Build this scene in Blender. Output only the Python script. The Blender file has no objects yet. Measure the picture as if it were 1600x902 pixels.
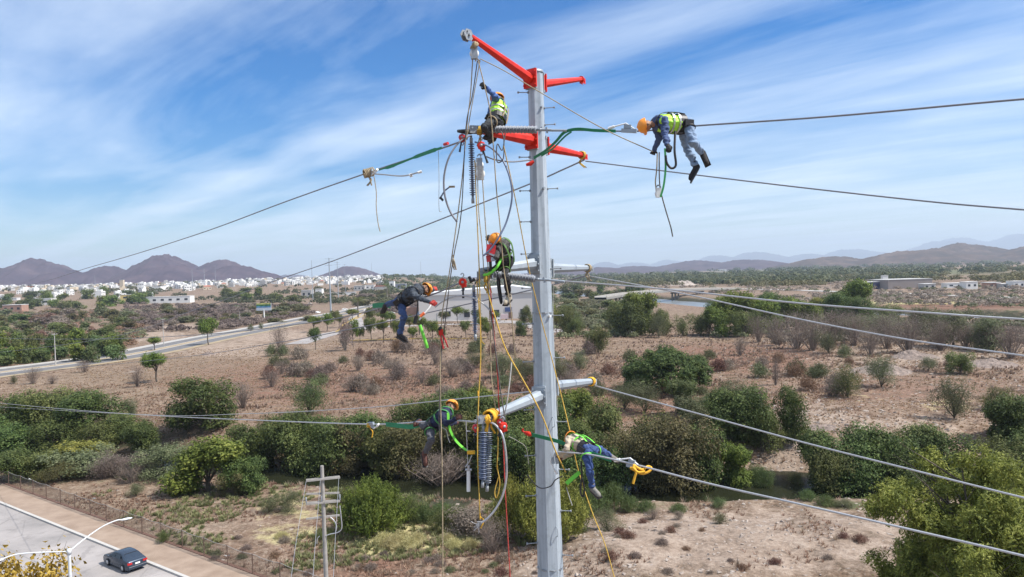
import bpy, bmesh, math, random
import numpy as np
HAZE = 7.5e-5
from mathutils import Vector, Matrix

random.seed(7)
R = math.radians
scene = bpy.context.scene
COL = scene.collection

# ------------------------------------------------------------------ camera
CAMZ, F, HOR = 27.0, 1142.0, 428.0
pit, rol = math.atan((451 - HOR) / F), R(1.8)
f0 = Vector((0, math.cos(pit), -math.sin(pit)))
r0 = Vector((1, 0, 0)); u0 = Vector((0, math.sin(pit), math.cos(pit)))
cr = r0 * math.cos(rol) - u0 * math.sin(rol)
cu = r0 * math.sin(rol) + u0 * math.cos(rol)
CAM = Vector((0, 0, CAMZ))
camd = bpy.data.cameras.new('camera'); camd.sensor_width = 36; camd.lens = 36 * F / 1600
camd.clip_start = 0.5; camd.clip_end = 90000
cam = bpy.data.objects.new('camera', camd); COL.objects.link(cam)
cam.matrix_world = Matrix((cr, cu, -f0)).transposed().to_4x4()
cam.location = CAM
scene.camera = cam

# ------------------------------------------------------------------ light
SUN_EL, SUN_AZ = R(53), R(103)          # azimuth clockwise from +Y (the view direction)
sd = Vector((math.sin(SUN_AZ) * math.cos(SUN_EL), math.cos(SUN_AZ) * math.cos(SUN_EL), math.sin(SUN_EL)))
sl = bpy.data.lights.new('sun', 'SUN'); sl.energy = 4.2; sl.angle = R(0.53); sl.color = (1, .955, .89)
so = bpy.data.objects.new('sun', sl); COL.objects.link(so)
so.rotation_euler = sd.to_track_quat('Z', 'Y').to_euler(); so.location = (0, 0, 200)
w = bpy.data.worlds.new('World'); scene.world = w; w.use_nodes = True
nt = w.node_tree; nt.nodes.clear()
N = nt.nodes.new; L = nt.links.new
def mth(nt, op, a, b=None, c=None, clamp=False):
    n = nt.nodes.new('ShaderNodeMath'); n.operation = op; n.use_clamp = clamp
    for i, v in enumerate((a, b, c)):
        if v is None: continue
        if isinstance(v, (int, float)): n.inputs[i].default_value = v
        else: nt.links.new(v, n.inputs[i])
    return n.outputs[0]
sky = N('ShaderNodeTexSky'); sky.sky_type = 'NISHITA'; sky.sun_disc = False
sky.sun_elevation = SUN_EL; sky.sun_rotation = SUN_AZ; sky.altitude = 50
sky.air_density = 1.0; sky.dust_density = 0.6; sky.ozone_density = 3.5
tc = N('ShaderNodeTexCoord'); sp = N('ShaderNodeSeparateXYZ'); L(tc.outputs['Generated'], sp.inputs[0])
zz = mth(nt, 'ADD', mth(nt, 'MAXIMUM', sp.outputs[2], 0.0), 0.035)
px_ = mth(nt, 'DIVIDE', sp.outputs[0], zz); py_ = mth(nt, 'DIVIDE', sp.outputs[1], zz)
AXA = R(-42)                            # streaks run along this bearing
ax, ay = math.sin(AXA), math.cos(AXA)
s_ = mth(nt, 'ADD', mth(nt, 'MULTIPLY', px_, ax), mth(nt, 'MULTIPLY', py_, ay))
q_ = mth(nt, 'ADD', mth(nt, 'MULTIPLY', px_, ay), mth(nt, 'MULTIPLY', py_, -ax))
def noise(nt, vec, scale, detail=6, rough=.55, dist=0.0, lac=2.0):
    n = nt.nodes.new('ShaderNodeTexNoise'); n.inputs['Scale'].default_value = scale
    n.inputs['Detail'].default_value = detail; n.inputs['Roughness'].default_value = rough
    n.inputs['Distortion'].default_value = dist; n.inputs['Lacunarity'].default_value = lac
    if vec is not None: nt.links.new(vec, n.inputs['Vector'])
    return n.outputs['Fac']
def comb(nt, x, y, z):
    n = nt.nodes.new('ShaderNodeCombineXYZ')
    for i, v in enumerate((x, y, z)):
        if isinstance(v, (int, float)): n.inputs[i].default_value = v
        else: nt.links.new(v, n.inputs[i])
    return n.outputs[0]
def ramp(nt, fac, stops, interp='LINEAR'):
    n = nt.nodes.new('ShaderNodeValToRGB'); n.color_ramp.interpolation = interp
    e = n.color_ramp.elements
    while len(e) < len(stops): e.new(.5)
    for i, (p, c) in enumerate(stops):
        e[i].position = p; e[i].color = (c, c, c, 1) if isinstance(c, (int, float)) else (*c, 1)
    nt.links.new(fac, n.inputs[0]); return n.outputs[0]
# broad bands across the streaks (q from -6 to 6), wobbling with a large noise
wob = noise(nt, comb(nt, mth(nt, 'MULTIPLY', s_, .35), mth(nt, 'MULTIPLY', q_, .5), 3.1), 1.0, 3, .5)
qq = mth(nt, 'ADD', q_, mth(nt, 'MULTIPLY', mth(nt, 'SUBTRACT', wob, .5), .5))
band = ramp(nt, mth(nt, 'MULTIPLY', qq, .1), [(q / 10, v) for q, v in ((0, .66), (.5, .62), (.9, .42), (1.2, .14), (1.45, .02), (1.8, 0), (1.97, .2), (2.15, .5), (2.38, .5), (2.55, .14), (2.95, .16), (3.25, .25), (3.5, .6), (4.2, .6), (4.9, .5), (5.2, .28), (5.6, .55), (9.9, .6))])
fine = noise(nt, comb(nt, mth(nt, 'MULTIPLY', s_, .32), mth(nt, 'MULTIPLY', q_, 1.25), 0.7), 1.3, 9, .6, .5)
med = noise(nt, comb(nt, mth(nt, 'MULTIPLY', s_, .45), mth(nt, 'MULTIPLY', q_, .8), 5.7), 1.0, 6, .55, .4)
cl = mth(nt, 'ADD', mth(nt, 'MULTIPLY', band, .78), mth(nt, 'MULTIPLY', mth(nt, 'ADD', mth(nt, 'SUBTRACT', fine, .5), mth(nt, 'MULTIPLY', mth(nt, 'SUBTRACT', med, .5), 1.0)), 1.1))
cl = mth(nt, 'MULTIPLY', mth(nt, 'MAXIMUM', mth(nt, 'ADD', cl, .05), 0), .95)
cl = mth(nt, 'MINIMUM', cl, .86)
mx = N('ShaderNodeMixRGB'); L(cl, mx.inputs[0])
hs = N('ShaderNodeHueSaturation'); hs.inputs['Saturation'].default_value = 1.6; hs.inputs['Value'].default_value = .95; hs.inputs['Hue'].default_value = .508
L(sky.outputs[0], hs.inputs['Color']); L(hs.outputs[0], mx.inputs[1])
mx.inputs[2].default_value = (6.5, 7.4, 8.5, 1)
bg = N('ShaderNodeBackground'); bg.inputs['Strength'].default_value = .09
L(mx.outputs[0], bg.inputs['Color'])
wo = N('ShaderNodeOutputWorld'); L(bg.outputs[0], wo.inputs['Surface'])

vs = scene.view_settings
vs.view_transform = 'Standard'; vs.look = 'None'; vs.gamma = 1; vs.exposure = .78; vs.use_curve_mapping = False
cy = scene.cycles
cy.max_bounces = 5; cy.diffuse_bounces = 2; cy.glossy_bounces = 2; cy.transmission_bounces = 2
cy.volume_bounces = 0; cy.transparent_max_bounces = 8; cy.caustics_reflective = False; cy.caustics_refractive = False
cy.use_denoising = True

# ------------------------------------------------------------------ helpers
def P(px, py, d):
    """photo pixel + distance along the view axis -> world point"""
    return CAM + d * (f0 + (px - 800) / F * cr - (py - 451) / F * cu)
def pix(v):
    v = Vector(v) - CAM; d = v.dot(f0)
    return 800 + F * v.dot(cr) / d, 451 - F * v.dot(cu) / d, d

def tag(o, label=None, cat=None, group=None, kind=None):
    if label: o['label'] = label
    if cat: o['category'] = cat
    if group: o['group'] = group
    if kind: o['kind'] = kind
    return o
def empty(name, loc, label=None, cat=None, group=None, rz=0):
    o = bpy.data.objects.new(name, None); COL.objects.link(o); o.location = loc
    o.rotation_euler = (0, 0, rz); o.empty_display_size = .3
    return tag(o, label, cat, group)
def rootloc(o):
    while o.parent: o = o.parent
    return Vector(o.location)
def link_mesh(name, me, mats, parent=None):
    o = bpy.data.objects.new(name, me); COL.objects.link(o)
    for m in (mats if isinstance(mats, (list, tuple)) else [mats]):
        me.materials.append(m)
    if parent: o.parent = parent
    return o
def np_mesh(name, V, Fc, mi=None, smooth=False):
    """V (n,3) array; Fc (m,k) array of equal sized faces"""
    me = bpy.data.meshes.new(name)
    V = np.asarray(V, dtype=np.float32); Fc = np.asarray(Fc, dtype=np.int32)
    m, k = Fc.shape
    me.vertices.add(len(V)); me.vertices.foreach_set('co', V.ravel())
    me.loops.add(m * k); me.loops.foreach_set('vertex_index', Fc.ravel())
    me.polygons.add(m); me.polygons.foreach_set('loop_start', np.arange(0, m * k, k, dtype=np.int32))
    if mi is not None: me.polygons.foreach_set('material_index', np.asarray(mi, dtype=np.int32))
    me.polygons.foreach_set('use_smooth', np.full(m, bool(smooth)))
    me.update(calc_edges=True)
    return me
class MB:
    """collects shapes and links them as ONE mesh object"""
    def __init__(s): s.v = []; s.f = []; s.m = []; s.sm = []
    def add(s, vs_, fs, mi=0, smooth=False):
        b = len(s.v); s.v += [tuple(v) for v in vs_]
        for f in fs: s.f.append([b + i for i in f]); s.m.append(mi); s.sm.append(smooth)
        return s
    def box(s, c, d, rot=None, mi=0):
        x, y, z = (k / 2 for k in d); c = Vector(c)
        vs_ = [Vector((a * x, b * y, e * z)) for a in (-1, 1) for b in (-1, 1) for e in (-1, 1)]
        if rot is not None: vs_ = [rot @ v for v in vs_]
        return s.add([c + v for v in vs_], [(0, 1, 3, 2), (4, 6, 7, 5), (0, 4, 5, 1), (2, 3, 7, 6), (0, 2, 6, 4), (1, 5, 7, 3)], mi)
    def tube(s, pts, r, n=6, mi=0, caps=True, smooth=True, twist=0):
        pts = [Vector(p) for p in pts]; k = len(pts)
        rs = r if isinstance(r, (list, tuple)) else [r] * k
        vs_ = []; up = None
        for i, p in enumerate(pts):
            t = (pts[min(i + 1, k - 1)] - pts[max(i - 1, 0)])
            t = t.normalized() if t.length > 1e-9 else Vector((0, 0, 1))
            if up is None: up = Vector((0, 0, 1)) if abs(t.z) < .9 else Vector((1, 0, 0))
            a = t.cross(up)
            if a.length < 1e-6: a = t.cross(Vector((.3, 1, .2)))
            a.normalize(); b = a.cross(t).normalized(); up = b
            for j in range(n):
                th = 2 * math.pi * j / n + twist
                vs_.append(p + (a * math.cos(th) + b * math.sin(th)) * rs[i])
        fs = [(i * n + j, i * n + (j + 1) % n, (i + 1) * n + (j + 1) % n, (i + 1) * n + j) for i in range(k - 1) for j in range(n)]
        s.add(vs_, fs, mi, smooth)
        if caps:
            s.add(vs_[:n], [tuple(range(n))[::-1]], mi); s.add(vs_[-n:], [tuple(range(n))], mi)
        return s
    def lathe(s, prof, M=None, n=16, mi=0, smooth=True):
        M = M or Matrix(); vs_ = []
        for r, z in prof:
            for j in range(n):
                th = 2 * math.pi * j / n; vs_.append(M @ Vector((r * math.cos(th), r * math.sin(th), z)))
        fs = [(i * n + j, i * n + (j + 1) % n, (i + 1) * n + (j + 1) % n, (i + 1) * n + j) for i in range(len(prof) - 1) for j in range(n)]
        return s.add(vs_, fs, mi, smooth)
    def ell(s, c, rad, rot=None, n=10, mi=0):
        rings = [(math.sin(math.pi * i / n), -math.cos(math.pi * i / n)) for i in range(n + 1)]
        rot = rot or Matrix.Identity(3)
        M = Matrix.Translation(Vector(c)) @ rot.to_4x4() @ Matrix.Diagonal((rad[0], rad[1], rad[2], 1))
        return s.lathe([(max(a, 1e-3), b) for a, b in rings], M, n + 4, mi)
    def ribbon(s, pts, wdt, nrm, th=.006, mi=0):
        """flat strap: width along nrm"""
        pts = [Vector(p) for p in pts]; vs_ = []
        for i, p in enumerate(pts):
            t = (pts[min(i + 1, len(pts) - 1)] - pts[max(i - 1, 0)]).normalized()
            a = (Vector(nrm) - t * t.dot(Vector(nrm))).normalized(); b = t.cross(a)
            ww = wdt[i] if isinstance(wdt, (list, tuple)) else wdt
            for sa, sb in ((1, 1), (-1, 1), (-1, -1), (1, -1)): vs_.append(p + a * sa * ww / 2 + b * sb * th / 2)
        k = len(pts)
        fs = [(i * 4 + j, i * 4 + (j + 1) % 4, (i + 1) * 4 + (j + 1) % 4, (i + 1) * 4 + j) for i in range(k - 1) for j in range(4)]
        fs += [(3, 2, 1, 0), tuple((k - 1) * 4 + j for j in range(4))]
        return s.add(vs_, fs, mi)
    def build(s, name, mats, parent=None, local=False):
        me = bpy.data.meshes.new(name)
        o_ = Vector((0, 0, 0)) if (local or parent is None) else rootloc(parent)
        me.from_pydata([Vector(v) - o_ for v in s.v], [], s.f); me.update()
        me.polygons.foreach_set('material_index', s.m); me.polygons.foreach_set('use_smooth', s.sm)
        return link_mesh(name, me, mats, parent)
    def solo(s, name, mats, label, cat, group=None, kind=None):
        """a thing that is one mesh: origin at its lowest middle point"""
        V = np.array([tuple(v) for v in s.v]); o_ = Vector(((V[:, 0].min() + V[:, 0].max()) / 2, (V[:, 1].min() + V[:, 1].max()) / 2, V[:, 2].min()))
        me = bpy.data.meshes.new(name); me.from_pydata([Vector(v) - o_ for v in s.v], [], s.f); me.update()
        me.polygons.foreach_set('material_index', s.m); me.polygons.foreach_set('use_smooth', s.sm)
        o = link_mesh(name, me, mats); o.location = o_
        return tag(o, label, cat, group, kind)
def copy_tree(o, parent=None):
    c = o.copy(); COL.objects.link(c)
    if parent: c.parent = parent
    for ch in list(o.children): copy_tree(ch, c)
    return c
def catmull(pts, n=8):
    pts = [Vector(p) for p in pts]; out = []
    q = [pts[0] * 2 - pts[1]] + pts + [pts[-1] * 2 - pts[-2]]
    for i in range(1, len(q) - 2):
        for k in range(n):
            t = k / n
            out.append(.5 * ((2 * q[i]) + (-q[i - 1] + q[i + 1]) * t + (2 * q[i - 1] - 5 * q[i] + 4 * q[i + 1] - q[i + 2]) * t * t + (-q[i - 1] + 3 * q[i] - 3 * q[i + 1] + q[i + 2]) * t ** 3))
    out.append(pts[-1]); return out

# ------------------------------------------------------------------ materials
MATS = {}
def mat(name, col, rough=.6, metal=0, var=0, vscale=5, bump=0, bscale=30, spec=.5, sub=None, col2=None, emit=None, rand=0, obj=True, dirt=None):
    if name in MATS: return MATS[name]
    m = bpy.data.materials.new(name); m.use_nodes = True; MATS[name] = m
    t = m.node_tree; b = t.nodes['Principled BSDF']
    b.inputs['Roughness'].default_value = rough; b.inputs['Metallic'].default_value = metal
    b.inputs['Specular IOR Level'].default_value = spec
    b.inputs['Base Color'].default_value = (*col, 1)
    tcn = t.nodes.new('ShaderNodeTexCoord').outputs['Object']
    c = None
    if var or col2:
        fac = noise(t, tcn, vscale, 5, .6)
        if col2 is None: c2 = tuple(min(1, k * (1 + var)) for k in col); c1 = tuple(k * (1 - var) for k in col)
        else: c1, c2 = col, col2
        c = ramp(t, fac, [(.3, c1), (.7, c2)])
    if rand:
        oi = t.nodes.new('ShaderNodeObjectInfo')
        h = t.nodes.new('ShaderNodeHueSaturation')
        t.links.new(mth(t, 'MULTIPLY_ADD', oi.outputs['Random'], 2 * rand, 1 - rand), h.inputs['Value'])
        if c is not None: t.links.new(c, h.inputs['Color'])
        else: h.inputs['Color'].default_value = (*col, 1)
        c = h.outputs[0]
    if c is not None: t.links.new(c, b.inputs['Base Color'])
    if bump:
        bn = t.nodes.new('ShaderNodeBump'); bn.inputs['Strength'].default_value = bump; bn.inputs['Distance'].default_value = .02
        t.links.new(noise(t, tcn, bscale, 4, .6), bn.inputs['Height']); t.links.new(bn.outputs[0], b.inputs['Normal'])
    return m
def leafmat(name, c1, c2, c3=None, rand=.18, clump=.5):
    """foliage: per-leaf, per-clump and per-tree colour variation, some light passing through"""
    m = bpy.data.materials.new(name); m.use_nodes = True; MATS[name] = m
    t = m.node_tree; b = t.nodes['Principled BSDF']; out = t.nodes['Material Output']
    g = t.nodes.new('ShaderNodeNewGeometry'); oi = t.nodes.new('ShaderNodeObjectInfo')
    tcn = t.nodes.new('ShaderNodeTexCoord').outputs['Object']
    fac = mth(t, 'ADD', mth(t, 'MULTIPLY', g.outputs['Random Per Island'], .45), mth(t, 'MULTIPLY', mth(t, 'MULTIPLY_ADD', mth(t, 'SUBTRACT', noise(t, tcn, clump, 3, .5), .5), 1.8, .5), .65), clamp=True)
    c = ramp(t, fac, [(.25, c1), (.6, c2), (.95, c3 or c2)])
    h = t.nodes.new('ShaderNodeHueSaturation'); t.links.new(c, h.inputs['Color'])
    t.links.new(mth(t, 'MULTIPLY_ADD', oi.outputs['Random'], 2 * rand, 1 - rand), h.inputs['Value'])
    t.links.new(mth(t, 'MULTIPLY_ADD', oi.outputs['Random'], .04, .475), h.inputs['Hue'])
    t.links.new(h.outputs[0], b.inputs['Base Color']); b.inputs['Roughness'].default_value = .6
    b.inputs['Specular IOR Level'].default_value = .25
    tr = t.nodes.new('ShaderNodeBsdfTranslucent'); t.links.new(h.outputs[0], tr.inputs['Color'])
    mxs = t.nodes.new('ShaderNodeMixShader'); mxs.inputs[0].default_value = .32
    t.links.new(b.outputs[0], mxs.inputs[1]); t.links.new(tr.outputs[0], mxs.inputs[2])
    t.links.new(mxs.outputs[0], out.inputs['Surface'])
    return m
# ------------------------------------------------------------------ terrain
def _h(i, j, s):
    v = np.sin(i * 127.1 + j * 311.7 + s * 74.7) * 43758.5453
    return v - np.floor(v)
def vn(x, y, s=0):
    i = np.floor(x); j = np.floor(y); fx = x - i; fy = y - j
    fx = fx * fx * (3 - 2 * fx); fy = fy * fy * (3 - 2 * fy)
    return (_h(i, j, s) * (1 - fx) + _h(i + 1, j, s) * fx) * (1 - fy) + (_h(i, j + 1, s) * (1 - fx) + _h(i + 1, j + 1, s) * fx) * fy
def fbm(x, y, s=0, o=4):
    a, t, n = 1.0, 0, 0
    for k in range(o):
        t = t + a * vn(x * 2 ** k, y * 2 ** k, s + k * 13); n += a; a *= .5
    return t / n
def sst(a, b, x):
    t = np.clip((x - a) / (b - a), 0, 1); return t * t * (3 - 2 * t)
CX = np.array([-400, -160, -90, -50, -12, 20, 50, 90, 150, 400.]); CY = np.array([230, 150, 128, 117, 100.5, 97, 95, 97, 108, 160.])
RX = np.array([70, 140, 160, 207, 235, 330, 600.]); RY = np.array([1100, 620, 520, 395, 335, 250, 150.])
def crk(x): return np.interp(x, CX, CY)
# the big river runs from behind the bridge to the right edge of the picture: distance to its middle line
RP = [(30, 1400), (95, 900), (150, 610), (168, 500), (212, 400), (250, 335), (360, 260), (700, 150)]
def rdist(x, y):
    d = np.full(np.shape(x), 1e9)
    for (x1, y1), (x2, y2) in zip(RP, RP[1:]):
        dx, dy = x2 - x1, y2 - y1
        t = np.clip(((x - x1) * dx + (y - y1) * dy) / (dx * dx + dy * dy), 0, 1)
        d = np.minimum(d, np.hypot(x - x1 - t * dx, y - y1 - t * dy))
    return d
def gau(x, y, cx, cy, rx, ry): return np.exp(-((x - cx) / rx) ** 2 - ((y - cy) / ry) ** 2)
def hgt(x, y):
    x = np.asarray(x, float); y = np.asarray(y, float)
    d = np.hypot(x, y)
    s = y - crk(x); wob = (fbm(x / 9, y / 9, 3, 3) - .5) * 4
    inch = sst(-300, -200, x) * sst(300, 200, x)
    wd = 1 + .12 * gau(x, y, 25, 97, 25, 30)
    prof = np.where(s < 0, 1 - sst(4.6, 12.5, -s / wd + wob * .5), 1 - sst(6.5, 21, s / wd + wob))
    ch = prof * inch
    h = -4.4 * ch
    soft = 1 - ch
    h = h + (fbm(x / 26, y / 26, 5, 4) - .5) * 1.5 * sst(95, 125, y) * sst(1500, 300, d)
    rub = gau(x, y, 110, 205, 55, 45) + .7 * gau(x, y, 60, 128, 22, 12) + .55 * gau(x, y, 150, 170, 40, 30)
    h = h + rub * (1.6 * fbm(x / 7, y / 7, 9, 5) + .6) * 1.3 * soft
    mound = sst(-7, 8, x - (80 - y) * .2) * sst(80, 66, y) * sst(40, 60, y)
    h = h + mound * (1.6 + 1.3 * (fbm(x / 6, y / 6, 11, 5) - .3))
    h = h + (fbm(x / 2.2, y / 2.2, 17, 3) - .5) * .32 * sst(160, 90, d) * sst(-26, -14, x + (y - 70) * .9) * (.3 + .7 * soft)
    rv = 1 - sst(19, 34, rdist(x, y) + (fbm(x / 30, y / 30, 21, 3) - .5) * 14)
    h = h * (1 - rv) - 4.6 * rv
    # the town stands on rising ground to the far left, low swells far right
    town = sst(850, 2300, d) * sst(60, -250, x + (d - 900) * .08) * 27
    h = h + town + (fbm(x / 400, y / 400, 31, 3) - .5) * 9 * sst(700, 1600, d)
    # flat beds for the highway, the street and the parking ground
    hw = 1 - sst(15, 32, np.abs(x - np.interp(y, [150, 217, 276, 353, 426, 522, 605, 777, 900], [-186, -174, -151, -148, -143, -140, -132, -130, -120]))) ; hw = hw * sst(100, 150, y) * sst(950, 850, y)
    h = h * (1 - hw) + .1 * hw
    fd = .590 * (x + 69.9) + .808 * (y - 99.8)
    st = sst(4, 0, fd) * (fd > -60) * (x < -15); h = h * (1 - st) + 0 * st
    pk = np.exp(-(((x + 60) / 75) ** 2 + ((y - 430) / 70) ** 2) ** 2); h = h * (1 - pk) + .1 * pk
    return h
def hz(x, y): return float(hgt(np.array([x]), np.array([y]))[0])
def G(px, py, dz=0.0):
    """photo pixel -> point where its ray meets the ground"""
    dr = (P(px, py, 1) - CAM)
    ts = 12 * 1.008 ** np.arange(0, 760)
    X = ts * dr.x; Y = ts * dr.y; Z = CAMZ + ts * dr.z
    below = np.nonzero(Z < hgt(X, Y) + dz)[0]
    i = below[0] if len(below) else len(ts) - 1
    a, b = ts[max(i - 1, 0)], ts[i]
    for _ in range(12):
        m = (a + b) / 2
        if CAMZ + m * dr.z < hz(m * dr.x, m * dr.y) + dz: b = m
        else: a = m
    return Vector((b * dr.x, b * dr.y, hz(b * dr.x, b * dr.y)))

def ppix(X, Y, Z):
    v = np.stack([X, Y, Z - CAMZ], -1); d = v @ np.array(f0); d = np.where(d < 1, 1e9, d)
    return 800 + F * (v @ np.array(cr)) / d, 451 - F * (v @ np.array(cu)) / d
# what the soil is made of, laid down over real places: green / bare pale / straw / wet dark / red-brown / concrete
ZONES = [  # px, py, rx, ry, channel, weight
    (60, 740, 150, 25, 0, .5), (130, 690, 260, 60, 3, .6), (330, 730, 160, 30, 0, .35), (480, 800, 100, 45, 0, .3), (460, 740, 80, 30, 0, .7),
    (600, 850, 60, 20, 2, .9), (645, 838, 90, 20, 2, 1.2), (470, 790, 90, 40, 2, .35), (450, 835, 70, 20, 2, .5), (700, 815, 60, 20, 0, .8), (720, 845, 60, 14, 2, .7), (580, 890, 120, 25, 4, .5),
    (420, 870, 120, 40, 1, .3), (300, 790, 150, 30, 1, .3), (690, 775, 60, 30, 3, 1.0), (560, 770, 60, 25, 3, .9),
    (1150, 850, 330, 60, 1, .95), (900, 880, 160, 40, 1, .8), (1050, 790, 100, 10, 0, .4), (1340, 790, 90, 8, 0, .8),
    (1225, 700, 35, 60, 1, .9), (1270, 650, 90, 25, 1, .7), (1400, 665, 160, 20, 1, .6), (1450, 610, 170, 40, 4, .35), (1350, 600, 220, 50, 1, .25),
    (1420, 560, 200, 25, 1, .55), (1000, 630, 420, 60, 4, .5), (560, 600, 420, 50, 4, .5), (1400, 600, 260, 60, 4, .4), (1480, 635, 70, 14, 2, .35), (1290, 620, 120, 14, 2, .25),
    (620, 565, 220, 14, 1, .35), (560, 590, 260, 40, 4, .45), (1150, 560, 220, 30, 4, .6), (800, 580, 200, 30, 4, .5), (330, 600, 130, 30, 4, .3),
    (350, 545, 110, 16, 1, .75), (420, 525, 120, 12, 1, .8), (560, 515, 60, 12, 1, .5), (240, 525, 60, 10, 1, .9), (300, 512, 90, 6, 1, .8), (190, 497, 30, 5, 1, .8),
    (200, 520, 90, 10, 1, .7), (60, 545, 90, 25, 0, .8), (90, 500, 70, 16, 4, .8), (30, 500, 60, 30, 0, .5), (130, 490, 90, 20, 0, .3), (130, 517, 60, 8, 4, .5),
    (250, 490, 120, 10, 3, .15), (1000, 500, 60, 10, 1, .5), (1160, 470, 200, 10, 0, .5), (1060, 443, 60, 5, 1, .9), (980, 440, 60, 4, 1, .5), (1350, 450, 300, 6, 1, .5),
    (1500, 478, 160, 8, 4, .7), (1420, 473, 160, 4, 2, .6), (1560, 487, 60, 3, 0, .8), (1350, 425, 300, 8, 0, .8), (1100, 432, 220, 6, 0, .8), (950, 480, 80, 14, 0, .35),
    (100, 455, 120, 12, 0, .4), (640, 468, 60, 10, 3, .15), (700, 430, 200, 8, 0, .6)]
def zones(X, Y, Z):
    px, py = ppix(X, Y, Z)
    ch = [np.zeros_like(px) for _ in range(5)]
    front = Y > 20
    for (a, b, ra, rb, k, wt) in ZONES:
        g = wt * np.exp(-(((px - a) / ra) ** 2 + ((py - b) / rb) ** 2) ** 1.5) * front
        ch[k] = np.maximum(ch[k], g)
    return ch
# polar sheet centred under the camera, fine towards the view
an = np.concatenate([np.arange(-50, 50, .22), np.arange(50, 310, 4.0)]); an = np.radians(an)
rr = [0.0, 6, 14, 22, 30, 37, 43]
while rr[-1] < 24000: rr.append(rr[-1] * (1.0062 if rr[-1] < 260 else 1.012 if rr[-1] < 1200 else 1.04))
rr = np.array(rr); A_, R_ = np.meshgrid(an, rr)
X = R_ * np.sin(A_); Y = R_ * np.cos(A_); Z = hgt(X, Y)
Z = np.where(R_ > 6000, Z - (R_ - 6000) * .004, Z)
nr, na = X.shape
V = np.stack([X, Y, Z], -1).reshape(-1, 3)
ii, jj = np.meshgrid(np.arange(nr - 1), np.arange(na), indexing='ij'); j2 = (jj + 1) % na
FC = np.stack([ii * na + jj, ii * na + j2, (ii + 1) * na + j2, (ii + 1) * na + jj], -1).reshape(-1, 4)
FC = FC[:, ::-1]
me = np_mesh('ground', V, FC, smooth=True)
zc = zones(V[:, 0], V[:, 1], V[:, 2])
s__ = V[:, 1] - crk(V[:, 0]); chn = np.exp(-(s__ / 11) ** 2) * (np.abs(V[:, 0]) < 250)
zc[3] = np.maximum(zc[3], chn * .9); zc[3] = np.maximum(zc[3], (1 - sst(26, 36, rdist(V[:, 0], V[:, 1]))) * .8)
at = me.color_attributes.new('zone_a', 'FLOAT_COLOR', 'POINT')
at.data.foreach_set('color', np.stack([zc[0], zc[1], zc[2], np.ones(len(V))], -1).astype(np.float32).ravel())
at = me.color_attributes.new('zone_b', 'FLOAT_COLOR', 'POINT')
at.data.foreach_set('color', np.stack([zc[3], zc[4], np.zeros(len(V)), np.ones(len(V))], -1).astype(np.float32).ravel())
gm = bpy.data.materials.new('soil'); gm.use_nodes = True; t = gm.node_tree; b = t.nodes['Principled BSDF']
b.inputs['Roughness'].default_value = .95; b.inputs['Specular IOR Level'].default_value = .15
tcn = t.nodes.new('ShaderNodeTexCoord').outputs['Object']
za = t.nodes.new('ShaderNodeAttribute'); za.attribute_name = 'zone_a'; zs = t.nodes.new('ShaderNodeSeparateColor'); t.links.new(za.outputs['Color'], zs.inputs[0])
zb = t.nodes.new('ShaderNodeAttribute'); zb.attribute_name = 'zone_b'; zs2 = t.nodes.new('ShaderNodeSeparateColor'); t.links.new(zb.outputs['Color'], zs2.inputs[0])
n1 = noise(t, tcn, .045, 6, .62); n2 = noise(t, tcn, .35, 7, .68); n3 = noise(t, tcn, 2.3, 6, .7); n4 = noise(t, tcn, .012, 5, .6)
base = ramp(t, mth(t, 'ADD', mth(t, 'MULTIPLY', n2, .6), mth(t, 'MULTIPLY', n3, .4)), [(.36, (.058, .040, .026)), (.45, (.13, .083, .058)), (.53, (.20, .134, .095)), (.64, (.33, .245, .18))])
def mix(t, fac, a, bb):
    n = t.nodes.new('ShaderNodeMixRGB'); t.links.new(fac, n.inputs[0]) if not isinstance(fac, float) else None
    if isinstance(fac, float): n.inputs[0].default_value = fac
    for k, v in ((1, a), (2, bb)):
        if isinstance(v, tuple): n.inputs[k].default_value = (*v, 1)
        else: t.links.new(v, n.inputs[k])
    return n.outputs[0]
def thr(t, z, n, gain=3.5, off=.42):
    """zone weight broken up by a noise"""
    return mth(t, 'MULTIPLY', mth(t, 'ADD', mth(t, 'SUBTRACT', z, off), mth(t, 'MULTIPLY', mth(t, 'SUBTRACT', n, .42), 1.6)), gain, clamp=True)
red = ramp(t, n3, [(.36, (.095, .052, .036)), (.64, (.27, .155, .108))])
pale = ramp(t, mth(t, 'ADD', mth(t, 'MULTIPLY', n2, .45), mth(t, 'MULTIPLY', n3, .55)), [(.33, (.13, .097, .073)), (.48, (.265, .20, .153)), (.66, (.42, .34, .275))])
grn = ramp(t, n3, [(.3, (.045, .06, .025)), (.7, (.16, .17, .08))])
strw = ramp(t, n3, [(.3, (.30, .26, .12)), (.7, (.56, .50, .26))])
wet = ramp(t, n3, [(.3, (.022, .022, .014)), (.7, (.07, .068, .04))])
c = base
patch = ramp(t, n1, [(.54, 0.0), (.68, .5)])
c = mix(t, patch, c, pale)
dry = ramp(t, n4, [(.42, 0.0), (.62, .5)])
c = mix(t, mth(t, 'MULTIPLY', dry, n2), c, ramp(t, n3, [(.3, (.10, .09, .05)), (.7, (.22, .19, .11))]))
c = mix(t, mth(t, 'MULTIPLY', ramp(t, noise(t, tcn, .9, 8, .75, 1.5), [(.5, 0.0), (.6, 1.0)]), .45), c, (.42, .34, .26))
c = mix(t, mth(t, 'MULTIPLY', ramp(t, noise(t, tcn, 5.0, 5, .7), [(.56, 0.0), (.66, 1.0)]), .5), c, (.07, .05, .036))
c = mix(t, thr(t, zs2.outputs[1], n2), c, red)
c = mix(t, thr(t, zs.outputs[1], n2, 2.5, .45), c, pale)
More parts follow.
